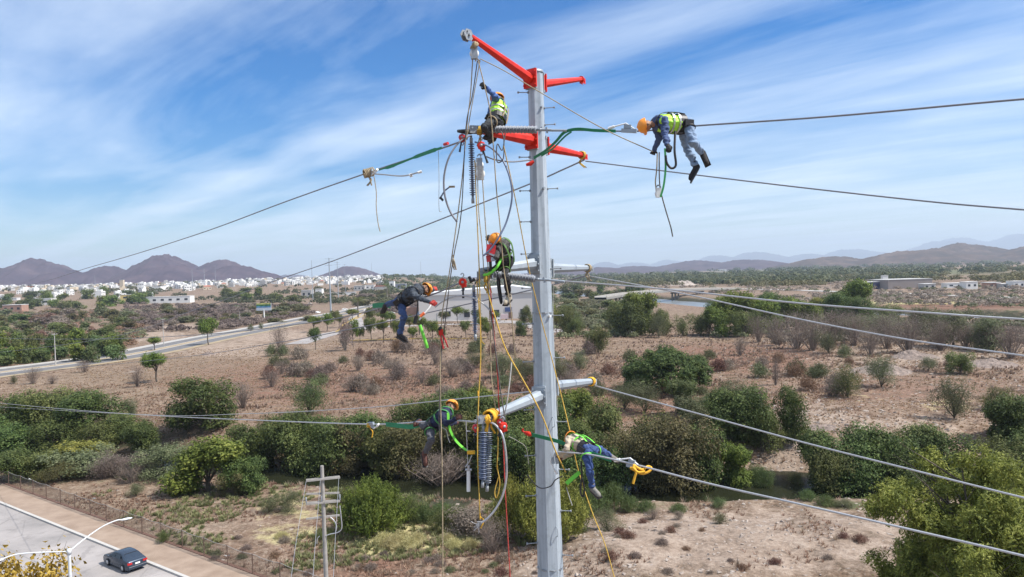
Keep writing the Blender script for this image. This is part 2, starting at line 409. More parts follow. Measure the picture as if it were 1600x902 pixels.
c = mix(t, thr(t, zs.outputs[0], n2, 2.5, .5), c, grn)
c = mix(t, thr(t, zs.outputs[2], n2, 3), c, strw)
c = mix(t, thr(t, zs2.outputs[0], n2, 2.5, .45), c, wet)
t.links.new(c, b.inputs['Base Color'])
bn = t.nodes.new('ShaderNodeBump'); bn.inputs['Strength'].default_value = .9; bn.inputs['Distance'].default_value = .35
t.links.new(mth(t, 'ADD', mth(t, 'MULTIPLY', n3, .5), n2), bn.inputs['Height']); t.links.new(bn.outputs[0], b.inputs['Normal'])
ground = link_mesh('ground', me, gm); ground['kind'] = 'structure'

# water
def wmat(name, col, rough, bs):
    m = mat(name, col, rough, spec=.5 if 'river' in name else .16, bump=.12, bscale=bs); return m
m_creek = wmat('creek_water', (.018, .020, .010), .25, .8)
m_river = wmat('river_water', (.16, .17, .17), .3, .3)
mb = MB()
xs = np.linspace(-260, 260, 105)
for x1, x2 in zip(xs, xs[1:]):
    a1, a2 = float(crk(x1)), float(crk(x2))
    mb.add([(x1, a1 - 16, -3.55), (x2, a2 - 16, -3.55), (x2, a2 + 20, -3.55), (x1, a1 + 20, -3.55)], [(0, 1, 2, 3)])
mb.build('creek_water', m_creek)['kind'] = 'structure'
mb = MB(); cl = catmull([(x, y, -3.6) for x, y in RP], 12)
for i in range(len(cl) - 1):
    def nn(k):
        a = cl[min(k + 1, len(cl) - 1)] - cl[max(k - 1, 0)]; return Vector((a.y, -a.x, 0)).normalized() * 36
    p, q = cl[i], cl[i + 1]; mb.add([p - nn(i), p + nn(i), q + nn(i + 1), q - nn(i + 1)], [(0, 1, 2, 3)])
mb.build('river_water', m_river)['kind'] = 'structure'

# ------------------------------------------------------------------ hills
def hillm(name, c1, c2, c3):
    m = bpy.data.materials.new(name); m.use_nodes = True; t = m.node_tree; b = t.nodes['Principled BSDF']; b.inputs['Roughness'].default_value = 1
    b.inputs['Specular IOR Level'].default_value = 0
    tcn = t.nodes.new('ShaderNodeTexCoord').outputs['Object']
    t.links.new(ramp(t, noise(t, tcn, .006, 12, .78), [(.35, c1), (.52, c2), (.7, c3)]), b.inputs['Base Color']); return m
hm1 = hillm('hill_scrub', (.034, .02, .034), (.064, .040, .054), (.12, .08, .085))
hm2 = hillm('hill_dry', (.045, .04, .034), (.09, .062, .052), (.22, .16, .125))
def hills(D0, peaks, m, depth=.25, seed=0, base_off=-15, rough=.35):
    """peaks: (pixel x, pixel y of the summit, half width in pixels). A heightfield of ridged cones at distance D0."""
    x0 = min(p[0] - p[2] * 1.6 for p in peaks); x1 = max(p[0] + p[2] * 1.6 for p in peaks)
    nx, ny = int(min(420, max(80, (x1 - x0) / 2.0))), 46
    us = np.linspace(x0, x1, nx); ts = np.linspace(-1, 1, ny)
    U, T = np.meshgrid(us, ts); D = D0 * (1 + depth * T)
    Xw = (U - 800) / F * D0 * (1 + depth * .5 * T); Yw = D
    H = np.full(U.shape, float(base_off))
    Hs = np.zeros(U.shape)
    for k, (a, b_, wd) in enumerate(peaks):
        top = CAMZ + (HOR - (a - 800) * math.tan(rol) - b_) / F * D0
        cx = (a - 800) / F * D0; wx = wd / F * D0
        tt = T + .25 * math.sin(k * 2.3 + seed)
        ang = np.arctan2(tt, (Xw - cx) / wx)
        rid = 1 + rough * (fbm(ang * 1.6 + k * 9, np.hypot(tt * 1.5, (Xw - cx) / wx) * 1.5 + seed, seed + k, 4) - .5) * 1.3
        q = np.hypot((Xw - cx) / wx, tt * 1.6) / rid
        g = np.clip(1 - q, 0, None); g = np.where(g > 0, 1 - (1 - g) ** 1.0, 0); g = (g - .06 * np.clip(g - .86, 0, None) / .14) * (1 + .02 * np.sin(np.pi * np.clip(g, 0, 1))) * 1.06 * (top - base_off)
        Hs = np.maximum(Hs, g)
    H = H + Hs + (fbm(Xw / (D0 * .022), Yw / (D0 * .03), seed + 50, 6) - .5) * (Hs * .22) - np.abs(fbm(Xw / (D0 * .009), Yw / (D0 * .02), seed + 70, 4) - .5) * Hs * .24
    V = np.stack([Xw, Yw, H], -1).reshape(-1, 3)
    i, j = np.meshgrid(np.arange(ny - 1), np.arange(nx - 1), indexing='ij')
    Fc = np.stack([i * nx + j, i * nx + j + 1, (i + 1) * nx + j + 1, (i + 1) * nx + j], -1).reshape(-1, 4)
    o = link_mesh('hills', np_mesh('hills', V, Fc, smooth=True), m); o['kind'] = 'structure'
    return o
hills(4600, [(-60, 420, 110), (55, 402, 105), (20, 418, 80), (150, 421, 50), (237, 395, 120), (170, 414, 70), (300, 410, 90), (320, 403, 95), (272, 403, 70), (377, 413, 95), (345, 412, 90), (420, 436, 80)], hm1, seed=1)
hills(5200, [(535, 414, 85), (515, 428, 60), (575, 433, 90), (480, 437, 60), (620, 437, 80)], hm1, seed=4)
hills(11000, [(450, 428, 55), (610, 434, 60), (680, 433, 70), (760, 434, 60)], hm1, seed=6)
hills(6800, [(860, 424, 170), (1000, 415, 150), (1085, 407, 130), (1150, 406, 120), (1200, 409, 110), (930, 418, 120), (1250, 412, 80)], hm1, seed=8, rough=.15)
hills(4600, [(1330, 398, 110), (1390, 391, 110), (1450, 388, 120), (1540, 377, 150), (1620, 375, 170), (1700, 372, 200), (1280, 404, 80)], hm2, seed=11, rough=.15)
hills(24000, [(1110, 398, 60), (1170, 393, 70), (1060, 404, 60), (1240, 397, 60), (1325, 388, 22), (1360, 386, 50), (1440, 376, 80), (1530, 367, 110), (1600, 364, 120), (1700, 362, 120), (1000, 408, 60), (940, 410, 50)], hm1, seed=13)
# ------------------------------------------------------------------ plants: prototypes
RS = np.random.RandomState(11)
def rdir(n, rs=None):
    v = (rs or RS).normal(size=(n, 3)); return v / np.linalg.norm(v, axis=1, keepdims=True)
def leaf_quads(C, Nn, size, aspect=.55, rs=None):
    """leaf shaped quads at C facing roughly Nn"""
    rs = rs or RS; n = len(C)
    t = rdir(n, rs); t = t - Nn * (t * Nn).sum(1, keepdims=True); t /= np.linalg.norm(t, axis=1, keepdims=True) + 1e-9
    b = np.cross(Nn, t); s = (size * (.6 + .8 * rs.rand(n)))[:, None] if np.ndim(size) == 0 else size[:, None]
    bend = Nn * s * .12
    V = np.stack([C - t * s * .5, C + b * s * aspect * .5 - bend, C + t * s * .5, C - b * s * aspect * .5 - bend], 1).reshape(-1, 3)
    return V, np.arange(4 * n).reshape(-1, 4)
def crown(lobes, n, size, spray=.28, per=7, flop=.35, aspect=.55, up=.35, seed=0, inner=.55, gaps=.35, name='crown'):
    """lobes: (cx,cy,cz,rx,ry,rz). Sprays of leaves on the outer part of every lobe, broken by gaps."""
    rs = np.random.RandomState(seed + 100)
    wts = np.array([l[3] * l[4] + l[4] * l[5] + l[3] * l[5] for l in lobes]); wts = wts / wts.sum()
    Cs, Ns = [], []
    for l, wt in zip(lobes, wts):
        m = max(2, int(n * wt / per)); d = rdir(m, rs)
        gp = vn(d[:, 0] * 2.3 + l[0] * 3 + seed, d[:, 1] * 2.3 + d[:, 2] * 1.7 + l[1] * 3, seed)
        r = (inner + (1.06 - inner) * rs.rand(m) ** .45) * (.80 + .62 * (gp - .4)); keep = gp > gaps * rs.rand(m)
        d, r = d[keep], r[keep]
        c = np.array(l[:3]) + d * r[:, None] * np.array(l[3:])
        m = len(c); cc = np.repeat(c, per, 0) + rs.normal(size=(m * per, 3)) * spray * .5
        nn = np.repeat(d, per, 0) * .7 + rdir(m * per, rs) * flop * 1.6 + np.array([0, 0, up])
        Cs.append(cc); Ns.append(nn / np.linalg.norm(nn, axis=1, keepdims=True))
    C = np.concatenate(Cs); Nn = np.concatenate(Ns)
    k = C[:, 2] > .08; C, Nn = C[k], Nn[k]
    V, Fq = leaf_quads(C, Nn, size, aspect, rs)
    return np_mesh(name, V, Fq)
def limbs(mb, tips, base_r, fork=.35, seed=0, sway=.25, n=6, base=(0, 0, 0), nb=3):
    """a tapered trunk, limbs to every tip and forked twigs"""
    rd = random.Random(seed); top = max(t[2] for t in tips); b = Vector(base)
    fz = top * fork; fk = b + Vector((rd.uniform(-sway, sway) * .5, rd.uniform(-sway, sway) * .5, fz))
    mb.tube(catmull([b, b + (fk - b) * .5 + Vector((rd.uniform(-1, 1), rd.uniform(-1, 1), 0)) * sway * .4, fk], 3), [base_r * (1.25 - .07 * i) for i in range(7)], n)
    for tp in tips:
        tp = Vector(tp); r = base_r * .55
        mid = fk.lerp(tp, .5) + Vector((rd.uniform(-1, 1), rd.uniform(-1, 1), rd.uniform(0, .8))) * sway * .6
        c = catmull([fk - Vector((0, 0, base_r)), mid, tp], 3); mb.tube(c, [r * (1 - .85 * i / 6) + .008 for i in range(7)], 5)
        for _ in range(nb):
            q = c[rd.randint(2, 5)]; e = q + Vector((rd.uniform(-1, 1), rd.uniform(-1, 1), rd.uniform(.1, 1))).normalized() * (tp - fk).length * rd.uniform(.35, .6)
            mb.tube([q, q.lerp(e, .5) + Vector((rd.uniform(-1, 1), rd.uniform(-1, 1), 0)) * .06, e], [r * .4, r * .22, .006], 4, caps=False)
    return mb
bark = mat('bark', (.10, .08, .06), .9, var=.35, vscale=6, bump=.5)
bark_pale = mat('bark_pale', (.22, .19, .16), .9, var=.25, vscale=6)
LF = dict(
    dark=leafmat('leaf_dark', (.032, .052, .014), (.085, .122, .032), (.18, .215, .065)),
    olive=leafmat('leaf_olive', (.052, .068, .02), (.125, .15, .044), (.24, .245, .08)),
    brown=leafmat('leaf_brownish', (.06, .06, .024), (.13, .118, .046), (.22, .19, .08)),
    bright=leafmat('leaf_bright', (.055, .085, .014), (.13, .18, .03), (.25, .29, .06), rand=.1),
    round=leafmat('leaf_round', (.035, .06, .016), (.08, .115, .03), (.17, .20, .06), rand=.05, clump=.9),
    lime=leafmat('leaf_lime', (.085, .105, .02), (.22, .24, .045), (.40, .40, .10), rand=.08, clump=.7),
    yellow=leafmat('leaf_yellow', (.22, .13, .02), (.42, .26, .05), (.55, .38, .10), rand=.05),
    grey=leafmat('leaf_grey', (.085, .10, .05), (.15, .165, .078), (.22, .22, .12)),
    reed=leafmat('leaf_reed', (.055, .085, .028), (.11, .155, .052), (.19, .22, .085)),
    twig=leafmat('leaf_dead', (.15, .12, .095), (.25, .20, .16), (.36, .30, .25)),
    pink=leafmat('leaf_pinkish', (.20, .15, .12), (.32, .26, .21), (.45, .38, .32)),
    red=leafmat('leaf_rust', (.13, .07, .045), (.21, .125, .085), (.30, .20, .14)))
PROTO = {}
def proto(key, names, crown_me, crown_mat, trunk_mb=None, trunk_mat=None, part='crown'):
    """a prototype plant: trunk mesh + crown mesh, built once"""
    tm = None
    if trunk_mb:
        tm = bpy.data.meshes.new('trunk'); tm.from_pydata(trunk_mb.v, [], trunk_mb.f); tm.update(); tm.polygons.foreach_set('use_smooth', trunk_mb.sm)
        tm.materials.append(trunk_mat or bark)
    crown_me.materials.append(crown_mat); PROTO[key] = (names, crown_me, tm, part)
def rlobes(n, R_, H, seed, zlo=.35, rs_=(.34, .5), flat=.8):
    rd = random.Random(seed); out = []
    for i in range(n):
        a = rd.uniform(0, 6.283) if i else 0; r = math.sqrt(rd.random()) * R_ * .68 if i else 0
        s = rd.uniform(*rs_) * R_
        z = H * (zlo + (1 - zlo) * rd.random() * (1 - .5 * (r / R_) ** 2)) if i else H * .72
        z = min(z, H - s * flat * .9)
        out.append((r * math.cos(a), r * math.sin(a), z, s, s, s * flat))
    return out
def with_seed(key, mk): return [mk(s) for s in (1, 2, 3)]
# A dense thicket tree, nominal 8 m wide 7 m high
for s in range(4):
    lb = rlobes(17, 4, 7, s, .16, (.30, .5), .9)
    proto('A%d' % s, 'dense_tree', crown(lb, 15000, .30, .55, 7, seed=s, gaps=.7), LF['dark'], limbs(MB(), [l[:3] for l in lb[:8]], .2, .22, s))
for s in range(3):
    lb = rlobes(15, 4, 6.5, s + 20, .18, (.30, .48), .9)
    proto('O%d' % s, 'thicket_tree', crown(lb, 13500, .27, .55, 8, seed=s + 9, gaps=.75), LF['olive'], limbs(MB(), [l[:3] for l in lb[:8]], .18, .2, s + 5))
for s in range(2):
    lb = rlobes(14, 4, 6.5, s + 70, .18, (.28, .46), .9)
    proto('N%d' % s, 'thicket_tree', crown(lb, 12000, .26, .55, 8, seed=s + 29, gaps=.8), LF['brown'], limbs(MB(), [l[:3] for l in lb[:8]], .18, .2, s + 5, nb=5))
for s in range(3):
    lb = rlobes(12, 4, 6.5, s + 40, .2, (.3, .48), .85)
    proto('L%d' % s, 'leafy_tree', crown(lb, 13000, .34, .5, 9, seed=s + 19, gaps=.6, aspect=.6), LF['bright'], limbs(MB(), [l[:3] for l in lb[:7]], .2, .25, s + 15))
# airy grey-green mesquite bush: fine upward sprays
for s in range(3):
    lb = rlobes(11, 3, 4, s + 60, .25, (.32, .5), .9)
    proto('M%d' % s, 'mesquite_bush', crown(lb, 12000, .17, .5, 12, seed=s + 29, gaps=.9, aspect=.3, inner=.3), LF['grey'], limbs(MB(), [l[:3] for l in lb[:9]], .12, .1, s + 25, nb=5))
# willow-like shrub of long upright shoots, 8 x 6
def shoots(nsh, per, R_, H, size, seed, mt_key, aspect=.28):
    rs = np.random.RandomState(seed); Cs, Ns = [], []
    for i in range(nsh):
        a = rs.rand() * 6.283; q = rs.rand() ** .6; rb = R_ * q * .55; rt = R_ * q * (.85 + .25 * rs.rand()); h = H * (1 - .55 * q * q) * (.75 + .3 * rs.rand())
        t = np.linspace(.25, 1, per)[:, None] ** .8
        b0 = np.array([math.cos(a) * rb, math.sin(a) * rb, 0]); e0 = np.array([math.cos(a + .2 * rs.randn()) * rt, math.sin(a + .2 * rs.randn()) * rt, h])
        p = b0 * (1 - t) + e0 * t + rs.normal(size=(per, 3)) * .14 * (1.2 - t * .6)
        Cs.append(p); d = rdir(per, rs) + np.array([math.cos(a), math.sin(a), .4]) * .8; Ns.append(d / np.linalg.norm(d, axis=1, keepdims=True))
    C = np.concatenate(Cs); Nn = np.concatenate(Ns); k = C[:, 2] > .05
    V, Fq = leaf_quads(C[k], Nn[k], size, aspect, rs); return np_mesh('crown', V, Fq)
proto('W0', 'willow_shrub', shoots(430, 44, 4, 6, .30, 3, 'lime'), LF['olive'], limbs(MB(), [(math.cos(a) * 2, math.sin(a) * 2, 3.5) for a in range(0, 6)], .12, .08, 2))
proto('W1', 'willow_shrub', shoots(360, 44, 4, 6, .30, 5, 'lime'), LF['lime'], limbs(MB(), [(math.cos(a) * 2, math.sin(a) * 2, 3.5) for a in range(0, 6)], .12, .08, 3))
# round clumpy tree of the field, 16 wide 9 high
lb = []
rd = random.Random(4)
for i in range(70):
    a = rd.uniform(0, 6.283); e = rd.uniform(-.15, 1.0); c_ = math.sqrt(max(0, 1 - e * e)); k = rd.uniform(.78, 1)
    s = rd.uniform(1.0, 1.7); lb.append((math.cos(a) * c_ * 6.6 * k, math.sin(a) * c_ * 6.6 * k, 3.0 + e * 5.0 * k, s, s, s * .85))
lb += [(0, 0, 4, 5.5, 5.5, 3.6)]
proto('T0', 'round_tree', crown(lb, 42000, .36, .35, 8, seed=2, gaps=.35, up=.6, inner=.75), LF['round'], limbs(MB(), [(3, 1, 5), (-3, 1, 5), (0, -3, 5), (0, 3, 6)], .35, .25, 2))
# tall feathery tree close by on the right: many drooping tufts, 14 wide 11 high
lb = []; rd = random.Random(9)
for i in range(105):
    a = rd.uniform(0, 6.283); z = rd.uniform(-.8, 1.0); k = rd.uniform(.6, 1.1); c_ = math.sqrt(max(0, 1 - z * z))
    s = rd.uniform(.5, 1.05); lb.append((math.cos(a) * c_ * 6.3 * k, math.sin(a) * c_ * 6.3 * k, 6.6 + z * 4.6 * k, s * 1.3, s * 1.3, s * .8))
for i in range(14):
    a = i * 2.4; lb.append((math.cos(a) * 2.8, math.sin(a) * 2.8, 3.6 + i * .42, 2.2, 2.2, 1.5))
proto('T1', 'feathery_tree', crown(lb, 150000, .25, .26, 11, seed=5, gaps=.5, aspect=.34, up=.7, flop=.5, inner=.25), LF['lime'], limbs(MB(), [l[:3] for l in lb[:34]], .3, .32, 6, sway=.7, nb=4), bark)
proto('T2', 'yellow_leaved_tree', crown(rlobes(16, 3.6, 7, 81, .3, (.25, .4), .8), 15000, .22, .5, 4, seed=15, gaps=.9, aspect=.7), LF['yellow'], limbs(MB(), [l[:3] for l in rlobes(16, 3.6, 7, 81, .3, (.25, .4), .8)], .14, .25, 6, nb=5))
# small planted street tree 4 wide 4.5 high on a clear stem
for s in range(3):
    lb = rlobes(11, 2.1, 4.5, s + 90, .42, (.34, .5), .95)
    proto('P%d' % s, 'planted_tree', crown(lb, 3600, .24, .3, 6, seed=s + 39, gaps=.3), LF['bright' if s < 2 else 'olive'], limbs(MB(), [l[:3] for l in lb[:6]], .11, .45, s + 35, nb=1))
# leafless shrub
def bare(mb, n, H, R_, seed, r0_=.035, forks=3):
    rd = random.Random(seed)
    for i in range(n):
        a = rd.uniform(0, 6.283); q = rd.random(); e = Vector((math.cos(a) * R_ * q, math.sin(a) * R_ * q, H * rd.uniform(.6, 1) * (1 - .3 * q)))
        m_ = e * .5 + Vector((rd.uniform(-.2, .2), rd.uniform(-.2, .2), .1)) * R_ * .3
        c = catmull([Vector((math.cos(a) * .1, math.sin(a) * .1, -.1)), m_, e], 3); mb.tube(c, [r0_ * (1 - .8 * k / 6) + .006 for k in range(7)], 4, caps=False)
        for _ in range(forks):
            q2 = c[rd.randint(2, 5)]; d = (Vector((rd.uniform(-1, 1), rd.uniform(-1, 1), rd.uniform(.2, 1.2)))).normalized() * H * rd.uniform(.2, .42)
            mb.tube([q2, q2 + d * .5 + Vector((rd.uniform(-.05, .05),) * 3), q2 + d], [r0_ * .45, r0_ * .3, .006], 3, caps=False)
            for _ in range(2):
                d2 = (d.normalized() + Vector((rd.uniform(-1, 1), rd.uniform(-1, 1), rd.uniform(-.3, .8)))).normalized() * H * .14
                mb.tube([q2 + d * .6, q2 + d * .6 + d2], [r0_ * .25, .005], 3, caps=False)
    return mb
m_twig = mat('twig', (.22, .17, .14), .9, var=.3, vscale=3, rand=.2)
m_twig_red = mat('twig_red', (.20, .12, .085), .9, var=.3, vscale=3, rand=.2)
def mesh_of(mb, name):
    me = bpy.data.meshes.new(name); me.from_pydata(mb.v, [], mb.f); me.update(); me.polygons.foreach_set('use_smooth', mb.sm); return me
for s in range(3):
    proto('B%d' % s, 'bare_shrub', crown(rlobes(12, 1.75, 2.8, s + 3, .25, (.3, .5)), 3400, .085, .4, 5, seed=s, aspect=.3, inner=.2), LF['twig'], bare(MB(), 30, 2.7, 1.7, s, .03), m_twig)
for s in range(3):
    proto('D%d' % s, 'dry_bush', shoots(90, 12, .75, .8, .2, 20 + s, 'twig', .16), LF['twig' if s else 'red'], None)
proto('K0', 'broken_tree', crown(rlobes(8, 3.6, 5.0, 3, .3, (.3, .5)), 2400, .16, .5, 5, seed=3, aspect=.3, inner=.2), LF['twig'], bare(MB(), 60, 5.4, 4.2, 7, .07, 5), m_twig)
proto('S0', 'pale_shrub', crown(rlobes(10, 2, 3, 5, .3, (.3, .5)), 3500, .17, .4, 6, seed=8, gaps=.9, inner=.3), LF['pink'], bare(MB(), 16, 2.6, 1.5, 9, .035), bark_pale)
proto('R0', 'reed_clump', shoots(200, 22, 2.4, 2.8, .42, 31, 'reed', .09), LF['reed'], None)
proto('G0', 'grass_tussock', shoots(260, 10, 1.2, .9, .4, 37, 'straw', .06), leafmat('leaf_straw', (.32, .28, .12), (.5, .45, .22), (.66, .6, .34)), None)
# palms
def palm(H, seed, nf=22, fl=2.4):
    rs = np.random.RandomState(seed); Vs = []; 
    C, Nn = [], []
    mbp = MB()
    for i in range(nf):
        a = i * 2.399; el = .9 - 1.5 * (i / nf); d = Vector((math.cos(a), math.sin(a), 0))
        pts = []
        for k in range(9):
            q = k / 8; pts.append(Vector((0, 0, H)) + d * fl * q * math.cos(el * .7) + Vector((0, 0, 1)) * (fl * q * math.sin(el) - fl * .45 * q * q))
        for k in range(8):
            p, q = pts[k], pts[k + 1]; t_ = (q - p).normalized(); sd_ = t_.cross(Vector((0, 0, 1))).normalized()
            for sg in (-1, 1):
                for u in (0, .5):
                    b0 = p.lerp(q, u); tip = b0 + sd_ * sg * .42 * (1 - .5 * abs(k / 8 - .4)) + t_ * .25 - Vector((0, 0, .22))
                    mbp.add([b0, b0 + t_ * .09, tip], [(0, 1, 2)])
    me = mesh_of(mbp, 'fronds'); return me
for k, (H, fl) in enumerate([(6, 2.6), (8, 2.2)]):
    tb = MB().tube([(0, 0, -.2), (.1, 0, H * .5), (0, 0, H)], [.28, .2, .18], 8)
    proto('Y%d' % k, 'palm_tree', palm(H, k, 26, fl), LF['olive'], tb, bark_pale, part='fronds')
# distant bushy crowns (town trees, riverside): light meshes
for s in range(3):
    lb = rlobes(9, 4, 6.5, s + 120, .1, (.35, .52), .95)
    proto('F%d' % s, 'distant_tree', crown(lb, 1500, .8, .8, 5, seed=s + 49, gaps=.5), LF['dark' if s != 1 else 'olive'], MB().tube([(0, 0, -.5), (0, 0, 3.2)], [.3, .2], 5), bark)
SIZE = dict(A=(8, 7), O=(8, 6.5), N=(8, 6.5), L=(8, 6.5), M=(6, 4), W=(8, 6), T0=(16, 9), T1=(14, 11.2), T2=(7.6, 7.4), P=(4.2, 4.5), B=(3.4, 2.8), D=(1.5, .85), K=(8.4, 5.4), S=(4, 3), R=(4.6, 2.8), G=(2.6, 1.0), Y0=(5, 8), Y1=(4.4, 9.5), F=(8, 6.5))
CROWNMAT = {}
def plant(key, loc, sx, sz=None, label=None, group=None, cat='tree', rz=None, name=None, mt=None):
    names, cm, tm, part = PROTO[key]
    o = empty(name or names, loc, label, cat, group); o.rotation_euler = (0, 0, random.uniform(0, 6.28) if rz is None else rz)
    o.scale = (sx, sx, sz or sx)
    if tm:
        q = bpy.data.objects.new('trunk', tm); COL.objects.link(q); q.parent = o
    if mt:
        kk = (cm.name, mt)
        if kk not in CROWNMAT:
            c2 = cm.copy(); c2.materials.clear(); c2.materials.append(LF[mt]); CROWNMAT[kk] = c2
        cm = CROWNMAT[kk]
    q = bpy.data.objects.new(part, cm); COL.objects.link(q); q.parent = o
    return o
PLANTS = []
def put(key, px, top, base, wpx, group, mt=None, cat='tree', label=None, dz=-.1, name=None, off=(0, 0)):
    """plant standing where the photo pixel (px, base) meets the ground; wpx wide, crown reaching row top"""
    g = G(px, base) + Vector((off[0], off[1], 0)); d = (g - CAM).dot(f0)
    fam = key if key in SIZE else key[0]; w0, h0 = SIZE[fam]
    W = wpx / F * d; H = max(.3, (base - top) / F * d - .3 * W * (CAMZ - g.z) / d * .8) if base > 560 else (base - top) / F * d * 1.22
    o = plant(key, g + Vector((0, 0, dz)), W / w0, H / h0, label, group, cat, name=name, mt=mt)
    PLANTS.append((o, group, px)); return o
# ------------------------------------------------------------------ plants: where they stand
def ordinal(n): return str(n) + ('th' if 10 < n % 100 < 14 else {1: 'st', 2: 'nd', 3: 'rd'}.get(n % 10, 'th'))
CN = dict(bright='bright green', olive='olive green', dark='dark green', reed='fresh green', grey='grey-green', brown='brownish', twig='leafless brown', red='rust-coloured', lime='yellow-green')
def row(items, group, label, cat='tree', mt=None, keys=None, name=None):
    """items: (key, px, top, base, width[, leaf material]); numbered from the left in the label, by colour where the row is long"""
    items = sorted(items, key=lambda a: a[1]); n = len(items); cnt = {}; 
    for it in items:
        c = CN.get(it[5], '') if (len(it) > 5 and it[5] and n > 26) else ''
        cnt[c] = cnt.get(c, 0) + 1; i = cnt[c]
        lab = label if n == 1 else (c + ' ' if c else '') + label + ', ' + (ordinal(i) + ' from the left' if i > 1 else 'leftmost')
        put(it[0], it[1], it[2], it[3], it[4], group if n > 1 else None, mt=it[5] if len(it) > 5 else mt, cat=cat, label=lab, name=name)
H_ = 'put'
# single standouts first
put('T0', 1041, 530, 612, 150, None, label='broad rounded tree with clumped bright leaves alone in the dry field', dz=-.3)
put('L0', 1070, 592, 650, 60, None, mt='reed', label='small green bush just below the round field tree')
put('W0', 583, 730, 832, 118, None, mt='bright', label='broad fresh green willow shrub beside the wooden pole', dz=-.2)
put('A1', 318, 582, 668, 112, None, label='tallest dark tree left of the dry field edge')
put('M0', 482, 583, 648, 88, None, mt='reed', label='rounded green bush at the lower edge of the dry field')
put('L1', 325, 675, 768, 130, None, label='bright green leafy tree with dense shade on the near creek bank')
put('N0', 254, 690, 748, 92, None, mt='grey', label='grey leaning tree with bare forked trunk near the creek')
put('K0', 690, 690, 765, 120, None, label='tangle of bare grey branches hanging over the creek')
put('W1', 862, 705, 842, 130, None, label='yellow-green shrub right behind the steel pole', dz=-.3)
put('W1', 800, 735, 838, 70, None, mt='lime', label='narrow yellow-green shrub left of the steel pole')
put('S0', 540, 508, 548, 38, None, label='pale pinkish flowering shrub by the road verge', cat='shrub')
g = P(1530, 860, 46); T1R = plant('T1', Vector((g.x, g.y, hz(g.x, g.y) - .1)), .98, 1.22, 'tall feathery light green tree filling the lower right corner', None, rz=1.2)
g = P(48, 925, 44); plant('T2', Vector((g.x, g.y, hz(g.x, g.y))), 1.1, 1.72, 'yellow-leaved tree below the street lamp', None, rz=.4)
# far bank of the creek, from the left
row([('A0', 8, 610, 690, 90), ('O1', 78, 600, 668, 110), ('A2', 140, 606, 672, 110), ('L2', 62, 618, 664, 70), ('O0', 190, 640, 690, 80), ('A3', 20, 655, 722, 100), ('A0', 85, 650, 715, 90), ('A3', 216, 655, 712, 66), ('O2', 165, 650, 705, 80), ('A1', -25, 640, 720, 80)],
    'dark trees packed at the left end of the creek', 'dark tree packed in at the left end of the creek')
row([('A1', 392, 655, 735, 84), ('O0', 425, 645, 720, 84), ('A2', 452, 640, 735, 90), ('O1', 478, 660, 742, 90), ('A0', 512, 648, 742, 100), ('N1', 545, 655, 745, 90), ('O2', 560, 645, 722, 90), ('A3', 585, 640, 725, 90), ('O1', 610, 655, 742, 96), ('N0', 640, 652, 745, 100), ('A1', 500, 642, 712, 80)],
    'dark trees along the creek behind the wooden pole', 'dark tree along the creek behind the wooden pole')
row([('A0', 640, 622, 700, 80), ('O1', 668, 612, 690, 84), ('A2', 705, 606, 690, 90), ('L1', 742, 603, 672, 70), ('A3', 770, 612, 705, 96), ('O0', 720, 640, 735, 100), ('A1', 760, 640, 742, 100), ('A0', 800, 612, 712, 96), ('O2', 815, 650, 745, 90), ('A2', 790, 660, 752, 96), ('N1', 690, 655, 728, 90)],
    'dense trees behind the hanging insulators', 'dense creek tree just left of the steel pole')
row([('A1', 880, 618, 712, 80), ('L2', 905, 605, 680, 76), ('O0', 945, 618, 722, 100), ('A3', 915, 655, 752, 96), ('O1', 990, 660, 772, 100, 'brown'), ('N0', 1062, 640, 775, 132), ('O2', 1020, 640, 745, 100), ('A0', 1100, 655, 765, 90), ('A2', 960, 690, 772, 90), ('L0', 1150, 690, 762, 76, 'bright'), ('N1', 1035, 675, 772, 96), ('A3', 900, 690, 790, 76)],
    'dense trees on the creek right of the steel pole', 'dense creek tree right of the steel pole')
row([('A0', 1170, 596, 690, 96), ('A2', 1135, 605, 690, 80), ('O0', 1192, 635, 705, 72), ('A1', 1241, 600, 688, 56)],
    'dark trees above the rubble slope', 'dark tree above the rubble slope')
row([('L1', 1275, 668, 765, 96, 'dark'), ('A0', 1320, 672, 772, 110), ('O2', 1300, 690, 775, 90), ('A3', 1375, 655, 765, 110), ('O0', 1430, 655, 740, 100), ('A1', 1470, 658, 745, 100), ('O1', 1345, 668, 752, 90), ('A2', 1410, 700, 775, 90)],
    'dark trees on the creek right of the rubble slope', 'dark tree over the water right of the rubble slope')
row([('A2', 1598, 612, 700, 100), ('L2', 1565, 625, 690, 60, 'dark'), ('A0', 1610, 660, 745, 110), ('O1', 1560, 675, 750, 90)],
    'dark trees at the right edge', 'dark tree behind the feathery tree at the right edge')
row([('M1', 1008, 595, 645, 80), ('M2', 1150, 588, 640, 90), ('M0', 975, 590, 640, 60), ('M1', 1110, 610, 660, 60), ('O1', 1085, 612, 668, 60)], 'grey green bushes below the round tree', 'grey-green bush between the round tree and the creek', mt='grey')
